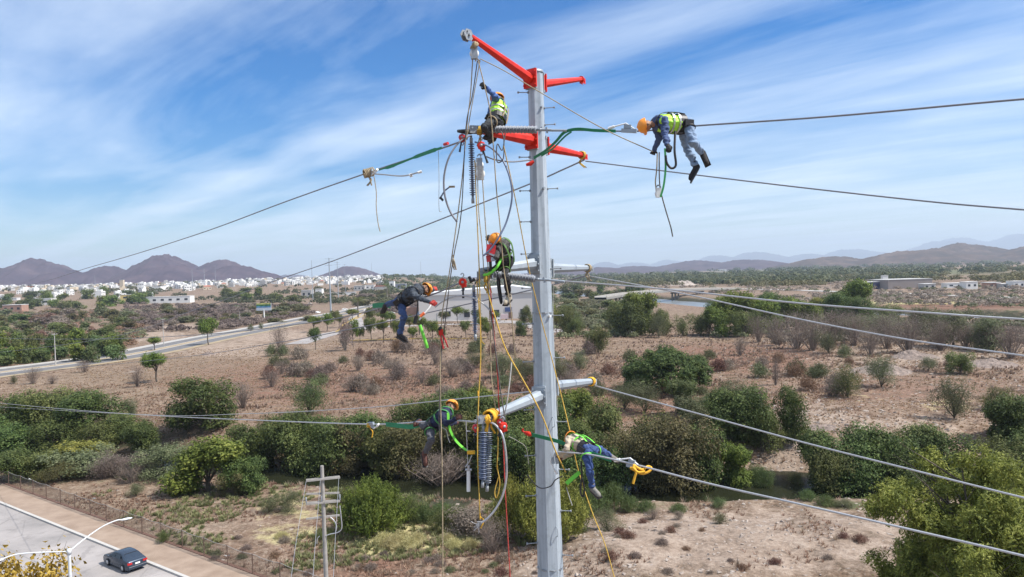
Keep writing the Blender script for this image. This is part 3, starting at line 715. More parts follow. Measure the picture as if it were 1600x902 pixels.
# near bank
row([('O1', 125, 690, 742, 120, 'grey'), ('L2', 120, 685, 735, 100, 'lime'), ('M0', 180, 700, 745, 90, 'twig'), ('O0', 60, 700, 748, 90), ('A2', 15, 700, 752, 80), ('M2', 220, 705, 745, 70, 'twig'), ('B0', 160, 712, 748, 60), ('M1', 95, 715, 752, 80, 'brown'), ('A0', 385, 705, 768, 80), ('O1', 365, 730, 775, 50, 'brown'), ('B1', 205, 720, 755, 50), ('M1', 212, 752, 775, 36, 'grey')],
    'low mixed trees on the near creek bank', 'low scrubby tree on the near creek bank')
row([('M1', 545, 752, 800, 70, 'olive'), ('M0', 640, 760, 815, 60, 'olive'), ('M2', 450, 762, 800, 60, 'grey'), ('M1', 700, 785, 828, 80, 'olive'), ('N1', 740, 780, 835, 90, 'twig'), ('M0', 420, 770, 800, 50, 'grey'), ('M2', 780, 800, 840, 60, 'grey'), ('B1', 770, 800, 862, 70), ('M0', 505, 820, 846, 40, 'olive'), ('M1', 256, 825, 850, 26, 'olive'), ('M2', 285, 838, 852, 20, 'olive')],
    'low bushes on the near creek bank', 'low bush on the near bank behind the fence', cat='bush')
row([('R0', 690, 778, 812, 50), ('R0', 665, 780, 815, 40), ('R0', 930, 752, 800, 60), ('R0', 960, 745, 798, 50), ('R0', 985, 770, 798, 40), ('R0', 905, 765, 805, 50), ('M1', 640, 775, 812, 60, 'olive'), ('M2', 600, 780, 812, 60, 'grey'), ('M0', 575, 760, 800, 60, 'olive'), ('R0', 1010, 776, 800, 36), ('R0', 880, 770, 812, 50), ('R0', 1060, 782, 800, 30), ('M1', 1320, 775, 792, 40, 'grey'), ('R0', 720, 785, 820, 44), ('R0', 1180, 720, 760, 50), ('R0', 1262, 760, 782, 30), ('M2', 1245, 735, 765, 34, 'olive'), ('M1', 1195, 725, 768, 44, 'reed'), ('R0', 1290, 768, 790, 36), ('M0', 1120, 772, 792, 40, 'reed'), ('R0', 1160, 735, 765, 40)],
    'reeds along the creek', 'clump of green reeds at the creek edge', cat='reeds')
row([('G0', 600, 826, 850, 40), ('G0', 625, 824, 848, 44), ('G0', 650, 826, 850, 40), ('G0', 612, 832, 856, 40), ('G0', 710, 836, 856, 34), ('G0', 735, 836, 856, 30), ('G0', 440, 826, 840, 26), ('G0', 640, 834, 856, 40), ('G0', 700, 828, 846, 30)],
    'straw-coloured grass tussocks', 'straw-yellow grass tussock beyond the wooden pole', cat='grass')
row([('M0', 1125, 795, 818, 34, 'grey'), ('B2', 1020, 790, 812, 30), ('M1', 1060, 795, 812, 24, 'twig'), ('R0', 900, 800, 830, 50), ('M2', 950, 790, 830, 60, 'grey')], 'small bushes on the near bank right', 'small bush on the near bank right of the steel pole', cat='bush')
# field
row([('M0', 1325, 566, 622, 62, 'olive'), ('M1', 1378, 552, 605, 60), ('M2', 1492, 584, 655, 78), ('M0', 1295, 522, 552, 50), ('M1', 1450, 555, 580, 34), ('O1', 1502, 545, 585, 46), ('M2', 1558, 600, 640, 60, 'olive')],
    'airy bushes on the dry ground right', 'airy grey-green bush on the dry ground far right', cat='bush')
row([('B0', 1157, 530, 556, 26), ('B1', 1245, 495, 545, 66), ('B2', 1215, 500, 540, 50), ('B0', 1300, 490, 538, 70), ('B1', 1335, 495, 540, 60), ('B2', 1420, 500, 552, 70), ('B0', 1385, 495, 545, 60), ('B1', 1470, 505, 548, 60), ('B2', 1550, 505, 550, 60), ('B0', 1580, 510, 560, 60), ('B2', 1212, 556, 602, 18), ('B1', 1185, 500, 535, 40), ('B2', 1270, 500, 548, 60), ('B1', 1360, 515, 555, 50), ('B0', 1510, 510, 545, 60)],
    'leafless shrubs behind the dry field', 'leafless brown shrub behind the dry field right', cat='shrub')
row([('M1', 785, 548, 590, 70), ('M2', 820, 560, 600, 60), ('O2', 935, 518, 552, 42), ('M0', 905, 545, 580, 40), ('M1', 870, 560, 596, 50), ('M2', 740, 548, 575, 60, 'grey'), ('M0', 1000, 560, 580, 30)],
    'sparse bushes beside the steel pole', 'sparse grey-green bush in the field beside the steel pole', cat='bush')
row([('B0', 380, 592, 638, 50), ('B1', 425, 575, 605, 36), ('B2', 550, 580, 612, 44), ('B0', 620, 555, 590, 50), ('B1', 215, 570, 605, 30), ('B2', 705, 555, 590, 46), ('B0', 560, 550, 580, 30), ('B1', 660, 570, 600, 34), ('B2', 890, 575, 600, 30), ('B0', 350, 590, 622, 40), ('B1', 440, 560, 585, 30), ('B2', 680, 535, 570, 34), ('M2', 205, 620, 655, 34, 'grey')],
    'leafless shrubs in the dry field left', 'leafless brown shrub in the left part of the dry field', cat='shrub')
row([('P0', 245, 549, 597, 44), ('P1', 326, 503, 539, 32), ('P0', 242, 530, 548, 22), ('P2', 493, 518, 547, 21, 'dark')],
    'small trees beside the highway', 'small round-headed tree beside the highway', name='planted_tree')
row([('B0', 52, 570, 600, 30), ('B0', 132, 560, 582, 26), ('B1', 82, 585, 600, 24), ('M0', 22, 585, 600, 16), ('M1', 392, 508, 518, 12), ('M2', 408, 506, 515, 10), ('B1', 437, 513, 548, 34)], 'scrub on the highway verge', 'small scrubby shrub on the highway verge', cat='shrub')
# planted trees of the parking ground
pk = [(490, 499, 519, 26), (511, 494, 518, 22), (523, 489, 506, 18), (551, 486, 500, 22), (552, 506, 543, 20), (580, 503, 534, 24), (600, 505, 532, 24), (620, 505, 532, 20), (578, 487, 512, 20), (597, 490, 508, 18), (610, 490, 508, 22), (640, 497, 518, 22), (655, 500, 524, 26), (675, 505, 530, 24), (693, 490, 505, 20), (715, 483, 505, 20), (730, 480, 500, 26), (728, 506, 528, 22), (752, 500, 522, 24), (763, 508, 530, 20), (745, 488, 508, 20), (775, 490, 510, 18), (563, 515, 535, 16), (530, 495, 512, 18), (645, 515, 535, 18), (690, 515, 535, 16)]
row([('P%d' % (i % 3), a, b_, c_, d_) for i, (a, b_, c_, d_) in enumerate(pk)], 'planted trees of the parking ground', 'small planted tree on the warehouse parking ground')
row([('O0', 822, 483, 508, 24), ('A1', 815, 505, 525, 20), ('O2', 885, 487, 525, 30), ('P1', 870, 492, 520, 20, 'lime'), ('O1', 895, 500, 525, 26), ('P0', 862, 480, 505, 16, 'lime'), ('A2', 840, 500, 525, 20), ('M2', 905, 495, 522, 26, 'olive')], 'trees around the steel pole at the warehouse corner', 'tree beyond the steel pole at the warehouse corner')
row([('A0', 985, 480, 526, 56), ('L0', 1002, 470, 524, 60), ('O2', 965, 480, 520, 40), ('O0', 1036, 490, 524, 40), ('M0', 1068, 498, 526, 40, 'olive'), ('O1', 1095, 495, 524, 46), ('L1', 1118, 488, 526, 54), ('L2', 1150, 468, 522, 76), ('A1', 1128, 472, 505, 60), ('L0', 1190, 478, 520, 60), ('O1', 1165, 490, 526, 50), ('L1', 1230, 474, 515, 60), ('A2', 1000, 478, 500, 50), ('M1', 1030, 498, 528, 40, 'grey'), ('L2', 1260, 480, 515, 50), ('A2', 1205, 465, 500, 60)],
    'leafy trees along the field edge right of the steel pole', 'leafy tree in the belt beyond the dry field')
row([('L1', 1335, 448, 495, 60), ('A1', 1300, 465, 505, 50), ('L0', 1290, 472, 500, 50, 'lime'), ('A0', 1340, 470, 505, 50), ('O1', 1385, 480, 510, 50), ('O0', 1440, 488, 530, 70, 'grey'), ('O1', 1490, 490, 540, 80, 'grey'), ('O2', 1380, 500, 530, 60, 'grey'), ('O0', 1540, 505, 550, 60, 'grey'), ('A2', 1555, 510, 545, 30), ('O1', 1330, 498, 528, 60, 'grey')],
    'trees along the river right', 'tree along the river bank at the right')
row([('Y0', 560, 464, 497, 28), ('Y1', 605, 446, 472, 14), ('Y1', 885, 480, 500, 14), ('Y0', 897, 483, 503, 12)], 'palm trees near the warehouse', 'palm tree near the warehouse and parking ground', name='palm_tree')
# broad thickets left of the highway: single bushes in rows
rd = random.Random(31); its = []
for i in range(46):
    px = rd.uniform(-20, 190); base = rd.uniform(545, 577) - px * .06; its.append(('F%d' % (i % 3), px, base - rd.uniform(16, 28), base, rd.uniform(20, 34), rd.choice(['bright', 'olive', 'dark', 'reed'])))
row(its, 'green thicket left of the highway', 'bush in the thicket left of the highway', cat='bush')
its = []
for i in range(60):
    px = rd.uniform(-10, 210); base = rd.uniform(490, 545); its.append(('F%d' % (i % 3), px, base - rd.uniform(8, 14), base, rd.uniform(16, 40), rd.choice(['red', 'olive', 'twig', 'dark', 'brown'] if 60 < px < 150 else ['olive', 'dark', 'grey', 'brown'])))
row(its, 'scrub bushes below the town', 'scrub bush on the waste ground below the town', cat='bush')
its = []
for i in range(80):
    px = rd.uniform(200, 480); base = rd.uniform(484, 512) - (px - 200) * .03; its.append(('F%d' % (i % 3), px, base - rd.uniform(4, 9), base, rd.uniform(14, 34), rd.choice(['twig', 'twig', 'brown', 'grey'])))
row(its, 'brown brush beyond the highway', 'brush between the highway and the town', cat='bush')
its = []
for i in range(40):
    px = rd.choice([rd.uniform(330, 470), rd.uniform(0, 150), rd.uniform(150, 230)]); base = rd.uniform(462, 476) if px > 300 else rd.uniform(463, 488); its.append(('F%d' % (i % 3), px, base - rd.uniform(8, 14), base, rd.uniform(18, 34), rd.choice(['olive', 'dark', 'bright'])))
row(its, 'trees in front of the town', 'bushy tree standing in front of the town')
its = []
for i in range(46):
    px = rd.uniform(850, 1010); base = rd.uniform(455, 505) + (px - 850) * .02; its.append(('F%d' % (i % 3), px, base - rd.uniform(8, 14), base, rd.uniform(20, 40), rd.choice(['olive', 'grey', 'grey', 'brown', 'dark'])))
for i in range(18):
    px = rd.uniform(560, 660); base = rd.uniform(462, 482); its.append(('F%d' % (i % 3), px, base - rd.uniform(6, 9), base, rd.uniform(20, 34), rd.choice(['twig', 'grey', 'brown'])))
row(its, 'scrub behind the warehouse', 'scrub tree beyond the warehouse')

# far woodland: one mass of crowns on the plain to the right and behind the warehouse
def mass(name, n, area, sizes, mts, label_kind='stuff', seed=0, quads=70, leaf=1.5):
    rs = np.random.RandomState(seed); pts = []
    while len(pts) < n:
        px = rs.uniform(area[0], area[1]); py = rs.uniform(area[2], area[3])
        D = CAMZ * F / max(1.0, (py - (HOR - (px - 800) * math.tan(rol)))); 
        if D > 4500: continue
        x, y = (px - 800) / F * D, D
        if area[4] is not None and not area[4](x, y): continue
        pts.append((x, y))
    pts = np.array(pts); z = hgt(pts[:, 0], pts[:, 1]); Cs, Ns, Sz = [], [], []
    for (x, y), zz_ in zip(pts, z):
        s = rs.uniform(*sizes) * (1 + y / 2500.); d = rdir(quads, rs); d[:, 2] = np.abs(d[:, 2]) * 1.1 - .25
        k = .6 + .5 * rs.rand(quads)[:, None] ** .5
        Cs.append(np.array([x, y, zz_ + s * .45]) + d * k * np.array([s, s, s * .62])); nn = d + rdir(quads, rs) * .6 + [0, 0, .3]
        Ns.append(nn / np.linalg.norm(nn, axis=1, keepdims=True)); Sz.append(np.full(quads, s * .42) * rs.uniform(.7, 1.2, quads))
    C = np.concatenate(Cs); V, Fq = leaf_quads(C, np.concatenate(Ns), np.concatenate(Sz), .8, rs)
    o = link_mesh(name, np_mesh(name, V, Fq), mts); o['kind'] = 'stuff'
    return o
def clumpy(x, y, s=5, th=.5, sc=180): return vn(np.array([x / sc]), np.array([y / sc]), s)[0] * .6 + vn(np.array([x / sc * 3]), np.array([y / sc * 3]), s)[0] * .4 > th
def notriver(x, y): return rdist(np.array([x]), np.array([y]))[0] > 45
far_olive = leafmat('far_wood', (.04, .055, .024), (.085, .10, .042), (.15, .15, .07), clump=.01)
mass('far_woodland', 820, (840, 1640, 405, 445, lambda x, y: y > 900 and clumpy(x, y, 5, .47, 260) and notriver(x, y)), (5, 9), far_olive, seed=1, quads=46)
mass('far_woodland', 650, (880, 1640, 418, 450, lambda x, y: y > 760 and clumpy(x, y, 8, .55, 120) and notriver(x, y)), (3.5, 6), LF['brown'], seed=2, quads=46)
mass('scrub', 600, (930, 1640, 440, 500, lambda x, y: y > 330 and not (.18 < x / y < .275 and y < 640) and notriver(x, y) and clumpy(x, y, 15, .5, 60)), (1.6, 3.2), LF['twig'], seed=3, quads=50)
mass('scrub', 450, (860, 1640, 445, 530, lambda x, y: y > 260 and not (.18 < x / y < .275 and y < 640) and notriver(x, y) and clumpy(x, y, 19, .48, 50)), (1.4, 2.8), LF['grey'], seed=4, quads=60)
mass('far_woodland', 420, (600, 860, 434, 462, lambda x, y: y > 640), (3, 7), far_olive, seed=5, quads=46)
mass('far_woodland', 380, (-20, 620, 452, 476, lambda x, y: 700 < y < 3500 and clumpy(x, y, 23, .5, 90)), (3, 5.5), far_olive, seed=6, quads=46)

fuzz = leafmat('brush_twigs', (.11, .085, .07), (.19, .15, .12), (.28, .23, .18), clump=.05)
fuzz2 = leafmat('brush_green', (.08, .085, .045), (.15, .15, .08), (.22, .20, .12), clump=.05)
fz3 = leafmat('brush_rust', (.12, .07, .045), (.20, .12, .075), (.28, .18, .12), clump=.05)
nohw = lambda x, y: abs(x - np.interp(y, [150, 217, 276, 353, 426, 522, 605, 777, 900], [-186, -174, -151, -148, -143, -140, -132, -130, -120])) > 19
mass('brush', 900, (195, 490, 478, 520, lambda x, y: nohw(x, y) and y > 420 and x < -150 and clumpy(x, y, 33, .36, 70)), (1.6, 3.0), fuzz, seed=7, quads=60)
mass('brush', 420, (-20, 220, 486, 560, lambda x, y: nohw(x, y) and x < -170 and clumpy(x, y, 35, .42, 60)), (1.4, 2.6), fz3, seed=8, quads=60)
mass('brush', 420, (-20, 220, 484, 556, lambda x, y: nohw(x, y) and x < -170 and clumpy(x, y, 38, .45, 60)), (1.4, 2.6), fuzz2, seed=9, quads=60)
mass('brush', 320, (525, 665, 458, 490, lambda x, y: nohw(x, y) and x > -115), (2, 3.6), fuzz, seed=10, quads=60)
mass('brush', 420, (850, 960, 470, 515, lambda x, y: y > 300), (1.4, 2.6), fuzz2, seed=11, quads=60)
mass('brush', 300, (1200, 1640, 505, 545, lambda x, y: notriver(x, y) and y > 190), (1.0, 2.0), fuzz, seed=12, quads=60)

# ground cover: dry grass, small dead weeds and stones
def scatter(name, n, rad, ymax, fn, m, blades, bh, seed, wd=.02, dens=None, tilt=.5):
    rs = np.random.RandomState(seed)
    ang = rs.uniform(-.66, .72, n * 3); r = rs.uniform(rad[0] ** .5, rad[1] ** .5, n * 3) ** 2
    x, y = r * np.sin(ang), r * np.cos(ang); k = fn(x, y, rs); x, y = x[k][:n], y[k][:n]; z = hgt(x, y)
    n = len(x); X = np.repeat(x, blades); Y = np.repeat(y, blades); Z = np.repeat(z, blades); m_ = n * blades
    sc = np.repeat(rs.uniform(.6, 1.4, n), blades); a = rs.uniform(0, 6.28, m_); sp = rs.uniform(.0, 1, m_)
    bx = X + np.cos(a) * sp * .12 * sc; by = Y + np.sin(a) * sp * .12 * sc
    h = bh * sc * rs.uniform(.5, 1, m_); tx = bx + np.cos(a) * tilt * h * sp; ty = by + np.sin(a) * tilt * h * sp
    ww = wd * sc * (1 + np.hypot(X, Y) / 90)
    px_, py_ = -np.sin(a) * ww, np.cos(a) * ww
    V = np.stack([np.stack([bx - px_, by - py_, Z - .03], -1), np.stack([bx + px_, by + py_, Z - .03], -1), np.stack([tx, ty, Z + h], -1)], 1).reshape(-1, 3)
    o = link_mesh(name, np_mesh(name, V, np.arange(3 * m_).reshape(-1, 3)), m); o['kind'] = 'stuff'; return o
def offroad(x, y): return (.590 * (x + 69.9) + .808 * (y - 99.8) > .6) & (np.abs(x - np.interp(y, [150, 217, 276, 353, 426, 522, 605, 777, 900], [-186, -174, -151, -148, -143, -140, -132, -130, -120])) > 18)
def fieldok(x, y, rs):
    s = y - crk(x); q = fbm(x / 7, y / 7, 41, 4)
    return ((s > 14) | (s < -9)) & (q > .42 + .25 * rs.rand(len(x)) + .16 * ((y < 90) & (x > 0))) & offroad(x, y) & (rdist(x, y) > 40)
m_dry = leafmat('dry_grass', (.20, .125, .08), (.33, .22, .145), (.48, .36, .24), clump=.15)
m_dead = leafmat('dead_weed', (.19, .135, .10), (.31, .23, .17), (.43, .34, .26), clump=.2)
scatter('dry_grass', 26000, (60, 230), 300, fieldok, m_dry, 8, .3, 1, .022, tilt=1.1)
scatter('dry_grass', 9000, (160, 420), 420, lambda x, y, rs: fieldok(x, y, rs) & (x > -60), m_dead, 7, .7, 2, .05, tilt=.9)
scatter('dry_grass', 30000, (100, 330), 340, lambda x, y, rs: ((y - crk(x) > 16)) & offroad(x, y) & (rdist(x, y) > 40) & (fbm(x / 12, y / 12, 61, 3) > .3), m_dry, 6, .26, 12, .035, tilt=1.6)
scatter('dead_weeds', 2000, (62, 230), 260, fieldok, m_dead, 30, .6, 3, .011, tilt=1.0)
scatter('green_weeds', 5200, (70, 125), 200, lambda x, y, rs: (x < 4) & offroad(x, y) & (fbm(x / 9, y / 9, 45, 4) > .46) & (y - crk(x) < -7), leafmat('weed_green', (.13, .14, .06), (.22, .23, .10), (.34, .33, .16), clump=.3), 24, .42, 4, .03, tilt=1.2)
# stones
def stones(name, n, fn, rad, sz, m, seed):
    rs = np.random.RandomState(seed); ang = rs.uniform(-.6, .7, n * 6); r = rs.uniform(rad[0] ** .5, rad[1] ** .5, n * 6) ** 2
    x, y = r * np.sin(ang), r * np.cos(ang); k = fn(x, y, rs); x, y = x[k][:n], y[k][:n]; z = hgt(x, y); n = len(x)
    base = np.array([[1, 0, .1], [0, 1, 0], [-1, 0, .1], [0, -1, 0], [.3, 0, .38], [0, .1, -.6]]); fc = np.array([[0, 1, 4], [1, 2, 4], [2, 3, 4], [3, 0, 4], [1, 0, 5], [2, 1, 5], [3, 2, 5], [0, 3, 5]])
    V = base[None] * (1 + .5 * rs.uniform(-1, 1, (n, 6, 3))) + rs.uniform(-.25, .25, (n, 6, 3)); s = sz[0] + (sz[1] - sz[0]) * rs.rand(n) ** 4
    th = rs.uniform(0, 6.28, n); c, s2 = np.cos(th)[:, None], np.sin(th)[:, None]
    V = np.stack([V[..., 0] * c - V[..., 1] * s2 * .7, V[..., 0] * s2 + V[..., 1] * c * .7, V[..., 2]], -1) * s[:, None, None] + np.stack([x, y, z], -1)[:, None]
    o = link_mesh(name, np_mesh(name, V.reshape(-1, 3), (fc[None] + (np.arange(n) * 6)[:, None, None]).reshape(-1, 3)), m); o['kind'] = 'stuff'; return o
m_stone = mat('stone', (.2, .155, .13), .95, col2=(.40, .34, .29), vscale=.6, bump=.5, bscale=8)
def rubok(x, y, rs):
    g1 = gau(x, y, 110, 205, 60, 50) + gau(x, y, 58, 125, 24, 16) + gau(x, y, 43, 115, 7, 15) * 3 + gau(x, y, 140, 165, 45, 30)
    return (g1 * 1.3 * fbm(x / 8, y / 8, 51, 4) > rs.rand(len(x)) * .6) & (np.abs(y - crk(x)) > 7)
stones('rubble', 9000, rubok, (95, 290), (.08, .55), m_stone, 1)
stones('pebbles', 5000, lambda x, y, rs: ((x > (80 - y) * .2 - 3) & (y < 92) & (fbm(x / 5, y / 5, 55, 4) > .45)) | ((y - crk(x) < -9) & (rs.rand(len(x)) < .12) & offroad(x, y)), (60, 110), (.04, .34), m_stone, 2)
g1 = G(1224, 712); g2 = G(1300, 665)
stones('rubble', 3800, lambda x, y, rs: (gau(x, y, g1.x, g1.y, 6, 12) + .8 * gau(x, y, g2.x, g2.y, 16, 6)) > rs.rand(len(x)), (95, 150), (.1, .5), m_stone, 7)
# broken branches and debris at the foot of the slope
s = MB(); rdd = random.Random(8); gd = G(1262, 765)
for _ in range(26):
    a = gd + Vector((rdd.uniform(-5, 4), rdd.uniform(-1.5, 1.5), rdd.uniform(.1, .5))); d_ = Vector((rdd.uniform(-1, 1), rdd.uniform(-1, 1), rdd.uniform(-.1, .7))); s.tube([a, a + d_ * .7, a + d_ * 1.5 + Vector((0, 0, -.2))], [.06, .04, .015], 4)
s.solo('branch_pile', mat('bleached_wood', (.34, .29, .24), .9), 'pile of bleached branches at the water below the rubble slope', 'branches', kind=None)
# small dead shrubs on the near rocky mound
its = []
for i in range(26):
    px = rd.uniform(780, 1380); its.append((rd.choice(['D0', 'D1', 'D2']), px, 0, rd.uniform(815, 900), 0))
its.sort(key=lambda a: a[1])
for i, (k, px, _, base, _) in enumerate(its):
    s = rd.uniform(.5, 1.1); put(k, px, base - 15 * s, base, 26 * s, 'dead bushes on the near rocky ground', cat='bush', label='small dead bush on the near rocky ground, ' + (ordinal(i + 1) + ' from the left' if i else 'leftmost'))
its = []
for i in range(26):
    px = rd.uniform(330, 780); its.append((rd.choice(['D0', 'D1', 'D2', 'D1']), px, rd.uniform(855, 900) - (20 if px < 480 else 0)))
its.sort(key=lambda a: a[1])
for i, (k, px, base) in enumerate(its):
    s = rd.uniform(.6, 1.1); put(k, px, base - 14 * s, base, 24 * s, 'dead bushes near the wooden pole', cat='bush', mt=rd.choice([None, 'grey', None]), label='small dry bush near the wooden pole, ' + (ordinal(i + 1) + ' from the left' if i else 'leftmost'))
its = []
for i in range(90):
    px = rd.uniform(420, 1330); base = rd.uniform(545, 625); s = (base - 428) / 300 * rd.uniform(.8, 1.5)
    its.append(('D%d' % (i % 3), px, base - 34 * s, base, 44 * s, rd.choice(['twig', 'red', 'grey'])))
row(its, 'low dead bushes all over the dry field', 'low bush on the dry reddish field', cat='bush')
# ------------------------------------------------------------------ the steel pole and its gear
galv = mat('galvanised_steel', (.31, .35, .385), .55, metal=.15, var=.12, vscale=3, bump=.08, bscale=18)
galv_d = mat('galvanised_dark', (.30, .32, .34), .55, metal=.4, var=.2, vscale=9)
redp = mat('red_paint', (.45, .02, .012), .5, col2=(.70, .035, .018), vscale=4, spec=.3, bump=.15, bscale=30)
redd = mat('red_worn_paint', (.55, .03, .035), .45, var=.3, vscale=14)
alu = mat('aluminium_wire', (.46, .46, .47), .42, metal=.5, var=.12, vscale=20)
wire_d = mat('weathered_wire', (.20, .20, .22), .55, metal=.3)
poly = mat('polymer_grey', (.24, .255, .28), .5)
polyb = mat('polymer_blue_grey', (.12, .15, .23), .4)
blackm = mat('black_rubber', (.015, .015, .017), .5)
rope_y = mat('rope_yellow', (.52, .33, .06), .9, var=.3, vscale=30)
rope_t = mat('rope_tan', (.34, .27, .17), .9, var=.3, vscale=30)
rope_w = mat('rope_grey', (.42, .41, .38), .9, var=.25, vscale=30)
rope_b = mat('rope_dark', (.10, .09, .085), .9, var=.3, vscale=30)
rope_r = mat('rope_red', (.40, .05, .04), .9, var=.4, vscale=20)
green = mat('green_webbing', (.015, .20, .085), .7, var=.2, vscale=20)
lime = mat('lime_webbing', (.16, .60, .05), .6)
yrope = mat('yellow_bright_rope', (.75, .40, .03), .8, var=.2, vscale=30)
white = mat('white_plastic', (.75, .75, .73), .45)

PD = 17.0
def lvl(y): return (CAMZ + (HOR - (830 - 800) * math.tan(rol) - y) / F * PD)    # height of a photo row at the pole
base_c = P(848, 500, PD); PX, PY = base_c.x, base_c.y
ztop = lvl(115)
def prad(z): return .175 + (ztop - z) * .0112
pole = empty('steel_pole', (PX, PY, hz(PX, PY)), 'tall pale grey many-sided steel pole with four pairs of arms', 'utility pole')
zs = [hz(PX, PY) - .3] + [ztop - k * 4 for k in range(7, -1, -1)]
mb = MB()
NS = 8
mb.tube([(PX, PY, z) for z in zs], [prad(z) for z in zs], NS, smooth=False, caps=True, twist=R(12))
pm = bpy.data.materials.new('pole_zinc'); pm.use_nodes = True; t = pm.node_tree; b = t.nodes['Principled BSDF']; b.inputs['Roughness'].default_value = .55; b.inputs['Metallic'].default_value = .15
tcn = t.nodes.new('ShaderNodeTexCoord').outputs['Object']; mp = t.nodes.new('ShaderNodeMapping'); mp.inputs['Scale'].default_value = (7, 7, .35); t.links.new(tcn, mp.inputs[0])
ca = ramp(t, noise(t, mp.outputs[0], 1.6, 7, .65), [(.32, (.27, .315, .355)), (.5, (.365, .415, .46)), (.68, (.45, .50, .545))])
t.links.new(mix(t, mth(t, 'MULTIPLY', ramp(t, noise(t, tcn, 5, 8, .7), [(.52, 0.0), (.62, 1.0)]), .35), ca, (.22, .25, .275)), b.inputs['Base Color'])
shaft = mb.build('shaft', pm, pole)
for zz_ in (ztop - 5.55, ztop - 11.5):
    MB().tube([(PX, PY, zz_), (PX, PY, zz_ - .03)], [prad(zz_) + .014] * 2, NS, smooth=False, twist=R(12)).build('slip_joint', galv_d, pole)
MB().box((PX + .05, PY - prad(lvl(560)) - .006, lvl(560)), (.16, .012, .10)).build('number_plate', galv, pole) if False else None
MB().lathe([(prad(ztop) + .012, -.03), (prad(ztop) + .012, .02), (.12, .045), (.001, .05)], Matrix.Translation((PX, PY, ztop)), 16).build('cap', galv_d, pole)
# flange ring and joint line of the lower section
# step bolts
def step(z, sgn, ang=0.0):
    r = prad(z); d = Vector((sgn * math.cos(ang), sgn * math.sin(ang), 0)); a = Vector((PX, PY, z)) + d * (r - .01)
    b = MB(); b.tube([a, a + d * .24], .011, 6); b.tube([a + d * .225, a + d * .26], .026, 6); b.tube([a, a + d * .03], .028, 6)
    b.build('step_bolt', galv_d, pole)
for y in (147, 247, 299, 347, 397, 450, 506, 565, 640, 712, 775, 850): step(lvl(y), -1, .15)
for y in (172, 198, 297, 421, 494, 560, 660, 735, 800, 870): step(lvl(y), 1, -.2)
for y, s in ((494, .6), (297, .5), (172, .6), (204, .55)):
    z = lvl(y); d = Vector((s, -math.sqrt(1 - s * s), 0)); a = Vector((PX, PY, z)) + d * (prad(z) - .02)
    MB().tube([a, a + d * .07], .03, 8).build('bolt_head', white if y == 494 else galv, pole)
for y, s in ((650, .55), (820, .5)):                     # welded lifting loops
    z = lvl(y); d = Vector((s, -math.sqrt(1 - s * s), 0)); a = Vector((PX, PY, z)) + d * prad(z)
    MB().tube(catmull([a, a + d * .06 + Vector((0, 0, -.04)), a + d * .07 + Vector((0, 0, -.2)), a + Vector((0, 0, -.24))], 5), .009, 5).build('loop', galv, pole)

def arm(zroot, tip, name, m, r1, r2, label, sides=8, rise=None, end=None):
    """tapered arm bolted to the shaft by a flange; tip is a world point"""
    tip = Vector(tip); dh = Vector((tip.x - PX, tip.y - PY, 0)).normalized(); r = prad(zroot)
    a = Vector((PX, PY, zroot)) + dh * (r + .05); e = empty('cross_arm', (PX, PY, hz(PX, PY))); 
    e.location = (0, 0, 0); e.parent = pole
    o = MB().tube([a, a.lerp(tip, .5), tip], [r1, (r1 + r2) / 2, r2], sides, mi=0, smooth=False, twist=R(22)).build('cross_arm', m, pole)
    bpy.data.objects.remove(e)
    side = dh.cross(Vector((0, 0, 1))); M3 = Matrix((dh, side, Vector((0, 0, 1)))).transposed()
    f = MB().box(a - dh * .02, (.035, .36, .42), M3); f.box(a - dh * .055, (.05, .30, .34), M3)
    for sy in (-.15, .15):
        for sz in (-.15, 0, .15): f.box(a + dh * .012 + side * sy + Vector((0, 0, sz)), (.04, .035, .035), M3)
    f.build('flange', m if name != 'red' else redp, o).location = (0, 0, 0)
    g = MB().box(Vector((PX, PY, zroot)) + dh * (r * .93), (.06, .3, .46), M3); g.build('bracket', galv, pole)
    if label: o['label'] = label
    if end: end(tip, dh, side, M3, o)
    return o
def plate_end(tip, dh, side, M3, o):
    b = MB()
    for s in (-.05, .05):
        c = tip + dh * .10 + side * s; hexa = [c + dh * .15 * math.cos(k * R(60)) + Vector((0, 0, 1)) * .13 * math.sin(k * R(60)) for k in range(6)]
        b.add(hexa + [h + side * .014 for h in hexa], [(0, 1, 2, 3, 4, 5), (11, 10, 9, 8, 7, 6)] + [(k, (k + 1) % 6, 6 + (k + 1) % 6, 6 + k) for k in range(6)])
    b.tube([tip + dh * .1 - side * .09, tip + dh * .1 + side * .09], .03, 8); b.tube([tip + dh * .15 - side * .08 + Vector((0, 0, .06)), tip + dh * .15 + side * .08 + Vector((0, 0, .06))], .02, 8)
    b.build('end_plate', galv_d, o)
def hook_end(m):
    def f(tip, dh, side, M3, o):
        b = MB(); b.tube([tip - dh * .02, tip + dh * .03], .085, 8)
        for s in (-.04, .04): b.box(tip + dh * .08 + side * s - Vector((0, 0, .03)), (.16, .014, .14), M3)
        b.tube([tip + dh * .1 - side * .06 - Vector((0, 0, .04)), tip + dh * .1 + side * .06 - Vector((0, 0, .04))], .022, 6)
        b.build('end_plate', m, o)
    return f
TIP1L, TIP1R = P(735, 57, 15.1), P(908, 124, 18.9)
TIP2L, TIP2R = P(754, 205, 15.45), P(911, 243, 18.7)
TIP3L, TIP3R = P(751, 424, 15.45), P(920, 419, 18.7)
TIP4L, TIP4R = P(768, 650, 15.0), P(925, 596, 18.7)
arm(lvl(128), TIP1L, 'red', redp, .115, .062, 'long red-orange arm rising to the upper left', end=plate_end)
arm(lvl(131), TIP1R, 'red', redp, .105, .06, 'short red arm at the top right', end=hook_end(redp))
